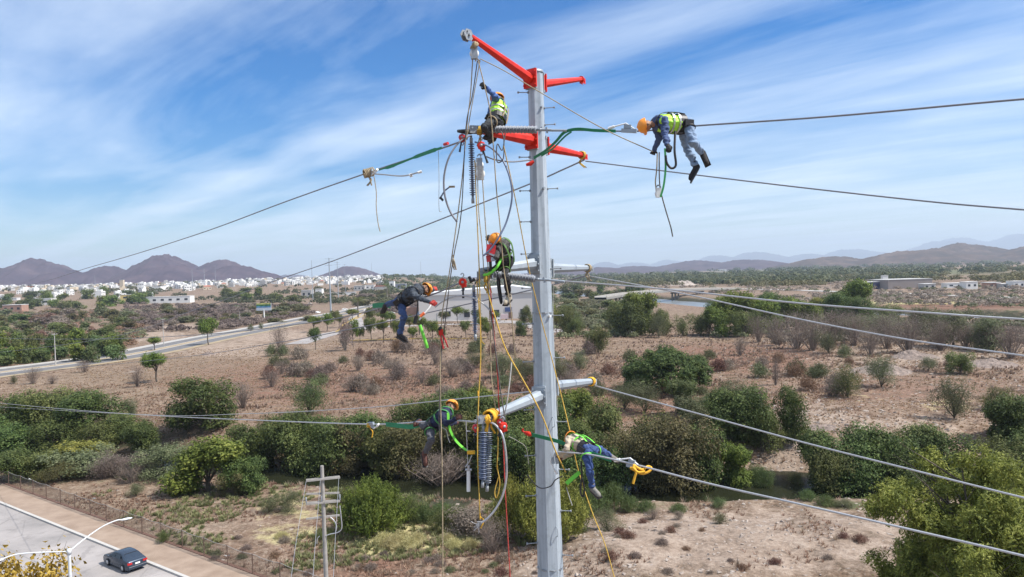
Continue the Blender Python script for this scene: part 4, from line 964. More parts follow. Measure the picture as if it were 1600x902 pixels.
arm(lvl(222), TIP2L, 'red', redp, .135, .07, 'red arm reaching left below the seated worker')
arm(lvl(229), TIP2R, 'red', redp, .12, .065, 'second red arm on the right', end=hook_end(redp))
arm(lvl(413), TIP3L, 'grey', galv, .14, .07, 'grey arm behind the middle insulator')
arm(lvl(420), TIP3R, 'grey', galv, .13, .07, 'grey arm pointing right below the red ones', end=hook_end(galv_d))
arm(lvl(617), TIP4L, 'grey', galv, .14, .085, 'lowest grey arm pointing down left')
arm(lvl(607), TIP4R, 'grey', galv, .13, .08, 'lowest grey arm pointing right', end=hook_end(galv))

def line(name, pts, r, m, label, cat='wire', group=None, n=6, sm=8, sides=6):
    return MB().tube(catmull(pts, sm) if sm > 1 else pts, r, sides).solo(name, m, label, cat, group)
LW, RW = 'wires running off to the left', 'wires running off to the right'
# conductors (photo pixel + distance)
CR_ = .0165
line('power_cable', [P(852, 203, 15.1), P(930, 204, 14.5), P(1000, 205, 14.0), P(1085, 197, 13.3), P(1300, 182, 12.0), P(1600, 155, 10.5), P(1950, 128, 9.1)], CR_, wire_d, 'upper cable to the right that the worker lies across', group=RW)
line('power_cable', [P(915, 252, 18.7), P(1075, 272, 16.9), P(1250, 293, 15.2), P(1450, 315, 13.5), P(1600, 328, 12.3), P(1900, 352, 10.4)], CR_, wire_d, 'cable from the second red arm past the boots of the hanging worker', group=RW)
line('power_cable', [P(845, 437, 15.1), P(930, 443, 14.5), P(1050, 453, 13.6), P(1250, 474, 12.2), P(1450, 489, 11.1), P(1600, 499, 10.5), P(1950, 520, 9.1)], CR_, alu, 'middle cable leaving the grey insulator to the right', group=RW)
line('power_cable', [P(918, 431, 18.7), P(1000, 446, 17.6), P(1100, 466, 16.6), P(1250, 499, 15.2), P(1420, 531, 13.7), P(1600, 556, 12.3), P(1900, 600, 10.4)], CR_, alu, 'middle cable from the grey right arm', group=RW)
line('power_cable', [P(872, 706, 15.0), P(925, 711, 14.6), P(1000, 728, 14.0), P(1100, 754, 13.2), P(1250, 788, 12.1), P(1450, 834, 11.0), P(1600, 869, 10.2), P(1950, 955, 8.8)], .018, alu, 'lowest cable, under the bent worker in khaki', group=RW)
line('power_cable', [P(930, 603, 18.7), P(1000, 622, 17.6), P(1100, 649, 16.4), P(1250, 690, 14.9), P(1400, 728, 13.4), P(1600, 778, 11.9), P(1900, 850, 10.2)], .017, alu, 'cable from the lowest right arm across the creek trees', group=RW)
line('power_cable', [P(730, 217, 15.6), P(690, 232, 16.4), P(578, 269, 19.5), P(450, 314, 24), P(300, 369, 32), P(150, 415, 45), P(0, 455, 75), P(-150, 480, 170)], CR_ + .002, wire_d, 'upper cable to the left ending in the bundled grip', group=LW)
line('power_cable', [P(913, 250, 18.7), P(880, 265, 19.5), P(822, 290, 21), P(640, 362, 26), P(520, 408, 32), P(430, 439, 38), P(300, 486, 50), P(140, 533, 72), P(-60, 556, 130), P(-150, 560, 190)], CR_ + .004, wire_d, 'cable from the second red arm sloping down behind the pole to the left', group=LW)
line('power_cable', [P(920, 430, 18.7), P(835, 452, 21), P(700, 482, 26), P(560, 512, 33), P(430, 536, 43), P(250, 562, 62), P(0, 585, 110), P(-120, 590, 170)], CR_ + .004, wire_d, 'cable from the grey right arm passing in front of the warehouse', group=LW)
line('power_cable', [P(928, 601, 18.7), P(830, 612, 21), P(690, 626, 26), P(560, 638, 33), P(375, 647, 45), P(220, 648, 66), P(0, 636, 120)], CR_ + .002, alu, 'thin upper one of the two lowest cables to the left', group=LW)
line('power_cable', [P(750, 660, 15.0), P(700, 657, 15.8), P(650, 660, 16.8), P(577, 663, 19), P(430, 658, 25), P(250, 650, 38), P(120, 641, 56), P(0, 630, 86), P(-120, 618, 150)], CR_ + .002, alu, 'lowest cable to the left under the worker in navy', group=LW)
line('power_cable', [P(722, 441, 15.7), P(668, 463, 16.4), P(605, 479, 18), P(480, 505, 24), P(300, 524, 38), P(140, 530, 62), P(0, 528, 100), P(-120, 520, 170)], CR_ + .001, wire_d, 'middle cable to the left that the dark-clothed worker leans on', group=LW)

# insulator strings
def insul(a, b, r, n, m, label, rod=.022, group=None, ends=.16, mend=galv_d, alt=.86, th=.0045):
    a, b = Vector(a), Vector(b); d = (b - a); Ln = d.length; d.normalize()
    e = empty('insulator', a if a.z < b.z else b, label, 'insulator', group)
    q = d.to_track_quat('Z', 'Y').to_matrix().to_4x4(); M = Matrix.Translation(a) @ q
    L2 = Ln - 2 * ends; MB().lathe([(rod, ends), (rod, Ln - ends)], M, 8).build('rod', m, e)
    s = MB()
    for k in range(n):
        z = ends + L2 * (k + .5) / n; rr_ = r * (1 if k % 2 == 0 else alt)
        s.lathe([(rod, z - .012), (rr_, z - th), (rr_, z + th), (rod, z + .010)], M, 14)
    s.build('sheds', m, e)
    for z0, z1 in ((0, ends), (Ln - ends, Ln)):
        MB().lathe([(.001, z0), (.026, z0), (.026, z0 + .05), (.034, z0 + .055), (.034, z1), (.001, z1)], M, 8).build('end_fitting', mend, e)
    return e
IG = 'insulator strings on the steel pole'
def anchor(c, yaw, label):
    e = empty('yoke_plate', c, label, 'bracket', 'yoke plates')
    M3 = Matrix.Rotation(yaw, 3, 'Z'); b = MB(); c = Vector(c)
    for s in (-.05, .05): b.box(c + M3 @ Vector((0, s, 0)), (.30, .014, .16), M3)
    b.build('plate', galv_d, e); b = MB()
    for x, z in ((-.1, .03), (.1, .03), (0, -.04)): b.tube([c + M3 @ Vector((x, -.08, z)), c + M3 @ Vector((x, .08, z))], .022, 6)
    b.build('bolt', galv, e); return e
insul(P(757, 202, 15.45), P(846, 203, 14.95), .082, 27, poly, 'grey ribbed insulator lying level above the red arm', group=IG, ends=.10)
insul(P(766, 428, 15.3), P(842, 437, 14.95), .082, 26, poly, 'grey ribbed insulator lying level beside the middle worker', group=IG, ends=.08)
insul(P(736, 212, 15.4), P(739, 318, 15.4), .068, 24, polyb, 'thin dark insulator hanging straight down near the top', rod=.028, group=IG)
insul(P(740, 445, 15.4), P(743, 532, 15.5), .058, 24, polyb, 'dark insulator hanging in front of the warehouse', rod=.025, group=IG)
insul(P(755, 662, 14.9), P(754, 762, 14.8), .095, 26, polyb, 'blue-grey insulator of the lowest hanging pair', rod=.03, group=IG)
insul(P(764, 662, 15.0), P(761, 768, 14.9), .085, 26, poly, 'silver-grey insulator of the lowest hanging pair', rod=.028, group=IG)
anchor(P(744, 203, 15.4), .3, 'steel yoke plate at the upper insulator'); anchor(P(757, 430, 15.35), .3, 'steel yoke plate at the middle insulator'); anchor(P(757, 655, 14.9), .3, 'steel yoke plate above the lowest insulator pair')
MB().tube([P(715, 205, 15.2), P(728, 206, 15.3), P(737, 207, 15.4)], [.03, .055, .045], 10).solo('cable_clamp', blackm, 'black cable clamp left of the upper yoke plate', 'clamp')
MB().tube([P(733, 432, 15.3), P(736, 440, 15.3), P(742, 436, 15.3)], [.03, .045, .04], 10).solo('cable_clamp', blackm, 'black cable clamp left of the middle yoke plate', 'clamp')
for a, b, d in ((846, 203, 14.95), (842, 437, 14.95)):
    s = MB(); s.tube([P(a, b, d), P(a + 16, b + .5, d - .05)], .03, 8); s.tube([P(a + 8, b - 4, d - .03), P(a + 9, b + 5, d - .03)], .024, 6); s.tube([P(a + 16, b + 1, d - .05), P(a + 40, b + (1 if b < 300 else 3), d - .2)], .024, 8)
    s.solo('dead_end_clamp', galv, 'bright dead-end clamp in front of the pole on the %s cable' % ('upper' if b < 300 else 'middle'), 'clamp')

# jumper loops
JL = 'loose jumper cables'
def jumper(pts, m, r, label): return line('jumper_cable', pts, r, m, label, 'cable', JL)
jumper([P(735, 212, 15.3), P(718, 222, 15.2), P(702, 245, 15.1), P(694, 275, 15.1), P(695, 305, 15.1), P(703, 330, 15.1), P(714, 347, 15.1)], wire_d, .020, 'loose loop of cable curving left below the upper clamp')
jumper([P(742, 222, 15.2), P(765, 230, 15.1), P(785, 250, 15.0), P(797, 280, 14.9), P(800, 310, 14.9), P(792, 345, 14.9), P(781, 368, 14.8), P(768, 388, 14.8), P(755, 400, 14.8)], polyb, .019, 'blue-grey jumper cable looping right from the top down to the middle worker')
jumper([P(680, 480, 15.6), P(692, 471, 15.5), P(712, 463, 15.4), P(735, 464, 15.3), P(755, 475, 15.2), P(772, 492, 15.1)], alu, .018, 'jumper cable arching in front of the warehouse roof')
jumper([P(763, 658, 14.9), P(776, 666, 14.8), P(786, 683, 14.7), P(791, 715, 14.7), P(791, 748, 14.7), P(785, 775, 14.7), P(774, 796, 14.7), P(762, 810, 14.7), P(752, 817, 14.7)], alu, .022, 'silver jumper cable curving down right of the lowest insulators')
rs = random.Random(3); s = MB()
for i in range(12):
    s.tube([P(754, 815, 14.7), P(748 + rs.uniform(-3, 2), 818 + rs.uniform(-3, 5), 14.7), P(742 + rs.uniform(-8, 8), 820 + rs.uniform(-8, 14), 14.7 + rs.uniform(-.1, .1))], .005, 4)
s.solo('frayed_cable_end', alu, 'splayed silver strands at the end of the lowest jumper cable', 'cable')
jumper([P(760, 245, 15.3), P(775, 250, 15.2), P(800, 253, 15.4), P(830, 250, 16.2)], wire_d, .016, 'short dark cable from the red hoist to the pole below the red arm')
jumper([P(879, 744, 15.6), P(868, 750, 15.9), P(860, 760, 16.1), P(846, 763, 16.3), P(836, 757, 16.5), P(824, 742, 16.2)], blackm, .013, 'thin black cable bowing round the pole below the khaki worker')
line('jumper_cable', [P(576, 271, 19.3), P(600, 273, 19.0), P(630, 275, 18.7), P(656, 269, 18.4)], .020, alu, 'stiff cut cable tail sticking out right from the left grip', 'cable', JL)
MB().tube([P(640, 275, 18.6), P(644, 273, 18.6)], .05, 6).tube([P(653, 270, 18.4), P(659, 268, 18.4)], .035, 6).solo('cable_connector', white, 'pale connector on the cut cable tail left', 'connector')

# ropes
RG = 'hand lines hanging from the arms'
def rope(pts, m, r, label, cat='rope', g=RG): return line('rope', pts, r, m, label, cat, g, sides=5, sm=5)
rope([P(739, 85, 15.1), P(735, 150, 15.2), P(730, 192, 15.2), P(722, 280, 15.3), P(712, 360, 15.3), P(700, 440, 15.4), P(690, 500, 15.4), P(688, 600, 15.2), P(691, 740, 15), P(692, 920, 14.8)], rope_t, .012, 'long tan hand line from the tip of the top arm, leftmost')
rope([P(746, 95, 15.1), P(738, 150, 15.2), P(728, 200, 15.2), P(721, 330, 15.3), P(709, 400, 15.3), P(703, 440, 15.3), P(696, 500, 15.4), P(692, 540, 15.4)], rope_b, .011, 'dark line from the top pulley to the knot beside the middle worker')
rope([P(750, 95, 15.1), P(740, 150, 15.2), P(733, 190, 15.2), P(730, 212, 15.2)], rope_t, .010, 'short line from the top pulley to the upper yoke')
rope([P(747, 95, 15.0), P(757, 134, 15.0), P(766, 175, 15.0), P(771, 230, 15.0), P(776, 300, 15.0), P(782, 360, 15.0), P(787, 420, 15.0), P(796, 470, 15), P(800, 500, 15.0), P(805, 560, 15.1)], rope_t, .012, 'tan line running from the top pulley past the seated worker')
rope([P(750, 92, 15.1), P(790, 112, 14.9), P(850, 148, 14.4), P(940, 200, 13.8), P(1020, 237, 13.2)], rope_t, .010, 'tag line sloping from the top pulley to the hanging worker on the right')
rope([P(742, 250, 15.2), P(745, 330, 15.2), P(748, 400, 15.2), P(750, 470, 15.1), P(751, 560, 15.0), P(748, 620, 14.9), P(746, 700, 14.8), P(749, 780, 14.8), P(750, 812, 14.8)], rope_y, .012, 'mustard rope hanging from the upper hoist to the splayed cable end')
rope([P(752, 250, 15.2), P(757, 330, 15.2), P(760, 372, 15.2), P(763, 430, 15.2), P(766, 520, 15.2), P(768, 590, 15.1), P(776, 650, 15)], rope_t, .011, 'tan line beside the middle worker going to the lowest arm')
rope([P(759, 430, 15.2), P(762, 455, 15.1), P(775, 500, 15.0), P(790, 545, 14.9), P(815, 590, 14.8), P(845, 645, 14.7), P(868, 705, 14.8), P(884, 738, 15)], rope_y, .015, 'thick yellow rope slanting across the pole to the khaki worker')
rope([P(787, 228, 14.8), P(805, 310, 15.2), P(822, 400, 15.8), P(838, 470, 16), P(858, 545, 16.1), P(875, 610, 16), P(893, 684, 15.7)], rope_y, .011, 'thin yellow line crossing in front of the pole to the khaki worker')
rope([P(893, 690, 15.8), P(905, 740, 15.8), P(925, 800, 15.5), P(945, 850, 15.2), P(962, 910, 15)], rope_y, .011, 'yellow tail of rope falling from the khaki worker to the ground')
rope([P(762, 440, 15.1), P(768, 500, 15.1), P(776, 560, 15.0), P(782, 610, 15.0), P(790, 660, 14.9)], rope_b, .014, 'black line from the middle hoist to the lowest red hoist')
rope([P(766, 450, 15.1), P(771, 510, 15.1), P(777, 580, 15.0), P(780, 640, 15.0), P(786, 690, 14.9), P(789, 760, 14.8), P(793, 830, 14.8), P(798, 920, 14.7)], rope_r, .012, 'red rope hanging down past the lowest hoist')
rope([P(584, 273, 19.3), P(588, 300, 19.3), P(588, 325, 19.3), P(591, 350, 19.3), P(594, 362, 19.3)], rope_t, .012, 'loose rope tail hanging from the left grip')
rope([P(685, 236, 16.3), P(686, 280, 16.3), P(686, 326, 16.3), P(690, 331, 16.3)], rope_w, .006, 'thin cord hanging below the green sling at the upper left')
rope([P(778, 668, 14.9), P(778, 700, 14.9), P(777, 730, 14.9), P(781, 755, 14.9), P(776, 778, 14.9), P(773, 768, 14.9), P(779, 745, 14.9)], rope_y, .012, 'knotted mustard rope with a hanging loop right of the lowest insulators')
rope([P(1027, 240, 13.1), P(1026, 265, 13.1), P(1024, 285, 13.1), P(1026, 300, 13.1)], rope_t, .012, 'doubled tan line from the hand of the hanging worker, front strand')
rope([P(1030, 238, 13.1), P(1030, 265, 13.1), P(1031, 290, 13.1), P(1035, 310, 13.1), P(1042, 335, 13.1), P(1048, 355, 13.1), P(1051, 370, 13.1)], rope_b, .012, 'dark rope tail curling below the hanging worker')
rope([P(745, 440, 15.2), P(750, 500, 15.2), P(752, 530, 15.2), P(757, 538, 15.2)], rope_y, .012, 'short yellow rope ending in a hook at the middle insulator')
rope([P(746, 262, 15.2), P(748, 330, 15.2), P(753, 380, 15.2), P(756, 425, 15.2)], rope_t, .010, 'grey-tan fall line between the upper and the middle hoist')
rope([P(790, 205, 15.0), P(785, 235, 15.0), P(777, 225, 14.9), P(776, 250, 14.9), P(781, 254, 14.9), P(787, 245, 14.9), P(787, 215, 14.9), P(782, 205, 15)], rope_b, .012, 'dark hanging strap loop below the seated worker')
rope([P(865, 420, 16.9), P(865, 500, 16.9), P(868, 590, 16.9), P(872, 650, 16.9)], rope_w, .006, 'thin grey cord along the right side of the pole')
rope([P(800, 560, 15.2), P(796, 600, 15.1), P(790, 640, 15.0), P(783, 660, 15)], rope_w, .014, 'pale grey line dropping to the lowest hoist')
rope([P(690, 540, 15.3), P(688, 600, 15.3), P(686, 660, 15.3), P(690, 700, 15.2)], rope_b, .012, 'dark strand alongside the leftmost hand line')
rope([P(826, 725, 16.8), P(822, 700, 16.6), P(810, 690, 16.2), P(795, 682, 15.4)], rope_w, .006, 'thin cord from the lowest red hoist towards the pole')
# knots, wraps
def wrap(c, ax_, r, m, label, n=5, wdt=.05, cat='rope wrap', tails=2, tr=.014):
    c = Vector(c); ax_ = Vector(ax_).normalized(); u = ax_.cross(Vector((0, 0, 1))).normalized(); v = ax_.cross(u); s = MB(); rd_ = random.Random(int(c.x * 100))
    pts = []
    for k in range(n * 10 + 1):
        th = k * .6283; pts.append(c + ax_ * (wdt * (k / (n * 10) * 2 - 1)) + (u * math.cos(th) + v * math.sin(th)) * (r + rd_.uniform(0, .012)))
    s.tube(pts, tr, 5)
    for k in range(tails):
        p = c - Vector((0, 0, r)); s.tube(catmull([p, p + Vector((rd_.uniform(-.08, .08), rd_.uniform(-.05, .05), -.1)), p + Vector((rd_.uniform(-.12, .12), 0, -.24))], 4), tr, 5)
    return s.solo('rope_wrap', m, label, cat)
dv = lambda t: Vector((t.x - PX, t.y - PY, 0))
wrap(TIP2R - dv(TIP2R) * .03, dv(TIP2R), .085, rope_y, 'mustard rope lashed round the tip of the second red arm')
wrap(TIP3R - dv(TIP3R) * .03, dv(TIP3R), .09, rope_t, 'tan rope lashed round the tip of the grey right arm', n=4, tails=3)
wrap(TIP4R - dv(TIP4R) * .02, dv(TIP4R), .10, yrope, 'bright yellow rope wound round the tip of the lowest right arm', tails=0)
wrap(TIP4L + dv(TIP4L) * .0, dv(TIP4L), .12, yrope, 'bright yellow rope wound thickly on the lowest left arm', n=8, wdt=.12, tr=.022, tails=1)
wrap(P(762, 655, 14.9), (1, 0, .4), .07, yrope, 'yellow sling knotted at the lowest yoke plate', n=4, tr=.022)
wrap(P(741, 72, 15.1), (1, .3, -.6), .08, rope_t, 'tan rope lashed below the tip of the top arm', n=4, tails=2)
wrap(P(750, 204, 15.4), (1, 0, -.1), .085, rope_y, 'mustard rope lashed round the upper yoke', n=4)
wrap(P(761, 434, 15.3), (1, 0, -.1), .085, rope_y, 'mustard rope tangle at the middle yoke', n=6, tails=4, tr=.018)
wrap(P(708, 402, 15.3), (0, 0, 1), .025, rope_t, 'small knot with loose tails in the line left of the middle worker', n=4, tails=3)
wrap(P(747, 615, 14.9), (0, 0, 1), .02, yrope, 'small yellow knot above the lowest insulators', n=3, tails=0)
wrap(P(746, 674, 14.8), (0, 0, 1), .03, rope_y, 'mustard knot left of the lowest insulators', n=5, tails=0)
wrap(P(777, 730, 14.9), (0, 0, 1), .03, yrope, 'yellow knot right of the lowest insulators', n=4, tails=0)
wrap(P(750, 806, 14.8), (0, 0, 1), .02, yrope, 'yellow knot just above the splayed strands', n=4, tails=1)
wrap(P(576, 270, 19.3), (1, .4, .3), .10, rope_t, 'bundle of tan rope tied round the left cable grip', n=7, wdt=.14, tails=3, tr=.02)
MB().tube(catmull([P(985, 731, 14.0), P(992, 735, 13.95), P(1002, 740, 13.95), P(1012, 738, 13.95), P(1018, 732, 13.98), P(1012, 729, 14.0), P(1004, 734, 13.93), P(996, 731, 13.93), P(990, 727, 13.95), P(994, 738, 13.9), P(992, 745, 13.9), P(989, 756, 13.9)], 6), .024, 6).tube(catmull([P(988, 730, 13.9), P(997, 738, 13.9), P(1008, 737, 13.9)], 5), .024, 6).solo('rope_wrap', yrope, 'orange-yellow rope knotted loosely on the lowest right cable', 'rope wrap')
wrap(P(578, 665, 18.9), (0, .3, 1), .07, yrope, 'pale yellow rope ring at the lower left cable grip', n=2, tails=1, tr=.014)
# top pulley block
def pulley(c, label, m=galv_d, s=1):
    e = empty('pulley_block', c, label, 'pulley', 'pulley blocks'); c = Vector(c)
    M = Matrix.Translation(c) @ Matrix.Rotation(R(90), 4, 'X') @ Matrix.Rotation(.3, 4, 'Y')
    MB().lathe([(.02, -.03), (.085 * s, -.03), (.07 * s, 0), (.085 * s, .03), (.02, .03)], M, 16).build('sheave', white, e)
    b = MB()
    for sg in (-.04, .04): b.box(c + Vector((0, sg, .02)), (.13 * s, .012, .24 * s))
    b.build('cheek_plate', m, e)
    MB().tube(catmull([c + Vector((0, 0, .12 * s)), c + Vector((.04, 0, .17 * s)), c + Vector((0, 0, .22 * s)), c + Vector((-.04, 0, .18 * s))], 4), .014, 6).build('hook', galv, e)
pulley(P(741, 84, 15.1), 'pulley block hung under the tip of the top arm', s=1.1); pulley(P(749, 258, 15.2), 'grey pulley block below the upper red hoist'); 
pulley(P(750, 272, 15.2), 'lower grey pulley with canvas cover below the upper hoist', m=rope_w, s=1.2)
pulley(P(1029, 303, 13.1), 'small bright pulley hanging under the worker on the right', m=white, s=.7)
# red hoists
def hoist(c, label, s=1, handle=True, ang=0, hdir=(0.05, 0, -.32)):
    e = empty('lever_hoist', c, label, 'hoist', 'red lever hoists'); c = Vector(c)
    M = Matrix.Translation(c) @ Matrix.Rotation(ang, 4, 'Z') @ Matrix.Rotation(R(90), 4, 'X')
    b = MB().lathe([(.001, -.06 * s), (.07 * s, -.055 * s), (.09 * s, -.03 * s), (.09 * s, .03 * s), (.07 * s, .055 * s), (.001, .06 * s)], M, 8, smooth=False)
    b.box(c + Vector((.02, 0, -.06)) * s, (.11 * s, .09 * s, .10 * s), Matrix.Rotation(-.3, 3, 'Y')); b.build('housing', redd if s < 1 else redp, e)
    MB().lathe([(.001, -.075 * s), (.03 * s, -.075 * s), (.03 * s, .075 * s), (.001, .075 * s)], M, 10).build('wheel', galv_d, e)
    if handle: MB().tube([c, c + Vector(hdir) * .6, c + Vector(hdir)], [.028 * s, .02 * s, .03 * s], 6).build('handle', blackm, e)
    for sg in (1, -1): MB().tube(catmull([c + Vector((0, 0, .1 * sg * s)), c + Vector((.03, 0, .15 * sg * s)), c + Vector((0, 0, .19 * sg * s)), c + Vector((-.04, 0, .16 * sg * s))], 3), .012, 5).build('hook', galv, e)
    return e
hoist(P(722, 215, 15.3), 'small red hoist at the end of the upper left cable', .85, hdir=(-.06, 0, -.3))
hoist(P(752, 228, 15.2), 'red hoist hanging under the upper insulator', 1.0, hdir=(.12, 0, -.36))
hoist(P(723, 441, 15.5), 'round red hoist pulling the middle left cable', 1.0, hdir=(0, 0, -.34))
hoist(P(786, 666, 14.8), 'bright red hoist below the lowest left arm', 1.0, ang=.5, hdir=(-.1, 0, -.2))
hoist(P(743, 668, 14.9), 'narrow red hoist left of the lowest insulators', .8, hdir=(-.03, 0, -.3))
e = empty('rope_hoist', P(768, 408, 15.0), 'tall red rope hoist in front of the middle worker', 'hoist')
MB().box(P(767, 391, 15.0), (.19, .13, .22), Matrix.Rotation(.15, 3, 'Y')).box(P(766, 404, 15.0), (.16, .12, .13), Matrix.Rotation(-.1, 3, 'Y')).build('housing', redd, e)
MB().box(P(768, 398, 14.9), (.22, .10, .035), Matrix.Rotation(.4, 3, 'Y')).box(P(771, 405, 14.9), (.10, .08, .08)).build('bracket', galv, e)
MB().tube(catmull([P(767, 384, 15), P(764, 380, 15), P(767, 376, 15), P(770, 380, 15)], 3), .014, 6).tube([P(767, 386, 15), P(767, 380, 15)], .03, 6).build('hook', galv, e)
MB().tube([P(766, 408, 15.0), P(767, 424, 15.1)], .03, 8).build('lower_hook', blackm, e)
hoist(P(781, 660, 14.95), 'second red hoist tight against the lowest arm', .8, handle=False)
MB().tube([P(820, 676, 16.1), P(826, 678, 16.0), P(832, 680, 16.0)], [.03, .055, .03], 8).tube(catmull([P(820, 676, 16.1), P(816, 673, 16.1), P(818, 670, 16.1)], 3), .02, 6).solo('sling_hook', redp, 'red hook at the end of the green sling left of the pole', 'hook')
MB().tube([P(822, 258, 16.3), P(829, 256, 16.3), P(834, 252, 16.3)], [.03, .05, .03], 8).solo('sling_hook', redp, 'small red hook under the flange of the second red arm', 'hook')
MB().tube([P(694, 226, 16.1), P(700, 224, 16.0)], .035, 6).solo('sling_hook', redd, 'dark red shackle on the upper left cable', 'hook')
# red long-handled tool and the bolt cutter shape hanging on the left line
e = empty('cable_cutter', P(692, 545, 15.3), 'red-headed long-handled cutter hanging on the leftmost hand line', 'tool')
MB().box(P(689, 519, 15.3), (.09, .05, .12)).build('head', redp, e)
MB().tube([P(688, 523, 15.3), P(690, 532, 15.3), P(693, 545, 15.3)], .018, 6).build('handle', redd, e); MB().tube([P(692, 523, 15.3), P(696, 532, 15.3), P(700, 543, 15.3)], .018, 6).build('handle', redd, e)
MB().tube([P(686, 512, 15.3), P(689, 515, 15.3)], .05, 6).build('hook', blackm, e)
# green slings
def sling(pts, wd_, m, label, nrm=(0, 0, 1), group='webbing slings'):
    return MB().ribbon(catmull(pts, 5), wd_, nrm, .008).solo('sling', m, label, 'sling', group)
sling([P(592, 266, 18.9), P(615, 259, 18.2), P(645, 247, 17.4), P(672, 237, 16.7), P(690, 231, 16.3)], [.03] * 3 + [.075] * 3 + [.05] * 5 + [.085] * 4 + [.09] * 3 + [.05] * 3, green, 'green flat sling on the upper left cable')
sling([P(834, 247, 16.1), P(852, 236, 15.6), P(868, 222, 15.1), P(882, 207, 14.8), P(902, 202, 14.6), P(930, 204, 14.4), P(962, 205, 14.1)], .06, green, 'green sling from the pole to the upper right cable', nrm=(0, -.4, 1))
sling([P(846, 244, 15.9), P(864, 232, 15.2), P(882, 214, 14.85), P(893, 206, 14.65)], .035, green, 'second strand of green sling beside the pole', nrm=(0, -.4, 1))
sling([P(603, 663, 18.0), P(620, 665, 17.6), P(640, 667, 17.1), P(655, 664, 16.8)], .11, green, 'green sling behind the worker in navy')
sling([P(829, 679, 16.0), P(850, 684, 15.7), P(875, 691, 15.4), P(895, 699, 15.2), P(925, 709, 14.7), P(955, 719, 14.4)], .08, green, 'green sling under the khaki worker')
sling([P(582, 478, 18.6), P(596, 477, 18.1), P(610, 478, 17.6)], .12, green, 'green sling end at the boot of the dark-clothed worker')
# cable grips
def grip(c, d, label, s=1.0):
    c = Vector(c); d = Vector(d).normalized(); e = empty('cable_grip', c, label, 'cable grip', 'cable grips')
    u = d.cross(Vector((0, 1, 0))).normalized(); M3 = Matrix((d, d.cross(u), u)).transposed()
    MB().box(c + u * .02, (.30 * s, .05, .07), M3).box(c - u * .06 + d * .04, (.14, .04, .07), M3).build('jaw', galv, e)
    MB().tube([c - u * .02 - d * .1 * s, c - u * .12 + d * .08 * s, c - u * .05 + d * .3 * s], .016, 6).tube([c + d * .3 * s - u * .05, c + d * .42 * s], .03, 8).build('link', white, e)
grip(P(578, 268, 19.3), P(610, 260, 18.4) - P(560, 274, 19.8), 'steel cable grip wrapped in rope on the upper left cable')
grip(P(580, 663, 18.8), P(610, 663, 18) - P(560, 663, 19.4), 'bright cable grip on the lowest left cable')
grip(P(983, 203, 14.05), P(960, 203, 14.2) - P(1000, 205, 14), 'bright cable grip in front of the hanging helmeted worker')
grip(P(990, 727, 14.1), P(970, 722, 14.3) - P(1005, 730, 14), 'bright cable grip next to the yellow rope on the right')
grip(P(868, 716, 15.4), (0.1, 0, -1), 'pale clamp on the pole by the hands of the khaki worker', .8)
# hot stick and tool hanging beside the navy worker
e = empty('hot_stick', P(732, 768, 15.0), 'white hot stick with an orange clip hanging left of the lowest insulators', 'hot stick')
MB().tube([P(728, 658, 15), P(730, 700, 15), P(731, 728, 15)], .010, 6).build('rod', alu, e); MB().tube([P(732, 736, 15), P(732, 768, 15)], .038, 8).build('cylinder', white, e)
MB().tube([P(727, 734, 15), P(737, 734, 15)], .022, 6).tube([P(732, 728, 15), P(732, 738, 15)], .03, 6).build('clamp', alu, e)
MB().tube([P(737, 712, 15), P(733, 722, 15), P(727, 730, 15)], .012, 6).build('arm', alu, e)
MB().box(P(736, 707, 15), (.16, .05, .07)).build('clip', yrope, e); MB().tube([P(729, 674, 15), P(735, 674, 15)], .012, 6).build('pin', alu, e)
e = empty('hand_tool', P(700, 320, 15.8), 'small two-ended clamp tool dangling at the upper left', 'tool')
MB().tube([P(687, 311, 15.8), P(695, 298, 15.8), P(703, 292, 15.8)], .018, 6).build('shaft', polyb, e); MB().box(P(706, 292, 15.8), (.13, .04, .04)).build('jaw', rope_t, e); MB().box(P(690, 311, 15.8), (.10, .04, .05), Matrix.Rotation(.9, 3, 'Y')).build('handle', blackm, e)
e = empty('rescue_stick', P(664, 545, 15.9), 'lime and orange telescopic stick held by the dark-clothed worker', 'tool')
MB().tube([P(676, 473, 16.0), P(670, 482, 15.9), P(655, 500, 15.9)], .018, 6).build('shaft', white, e); MB().tube([P(678, 470, 16), P(673, 477, 16)], .035, 8).tube([P(663, 489, 15.9), P(657, 495, 15.9)], .035, 8).build('grip', mat('orange_plastic', (.85, .16, .04), .5), e)
MB().tube([P(656, 508, 15.9), P(662, 526, 15.9), P(668, 544, 15.9)], .035, 8).build('lime_sleeve', lime, e)
MB().tube([P(653, 468, 16.0), P(652, 486, 16), P(650, 502, 16)], .016, 6).tube([P(651, 494, 16), P(648, 506, 16)], .045, 6).solo('lanyard', blackm, 'black lanyard with a thick end hanging from the dark-clothed worker', 'lanyard')
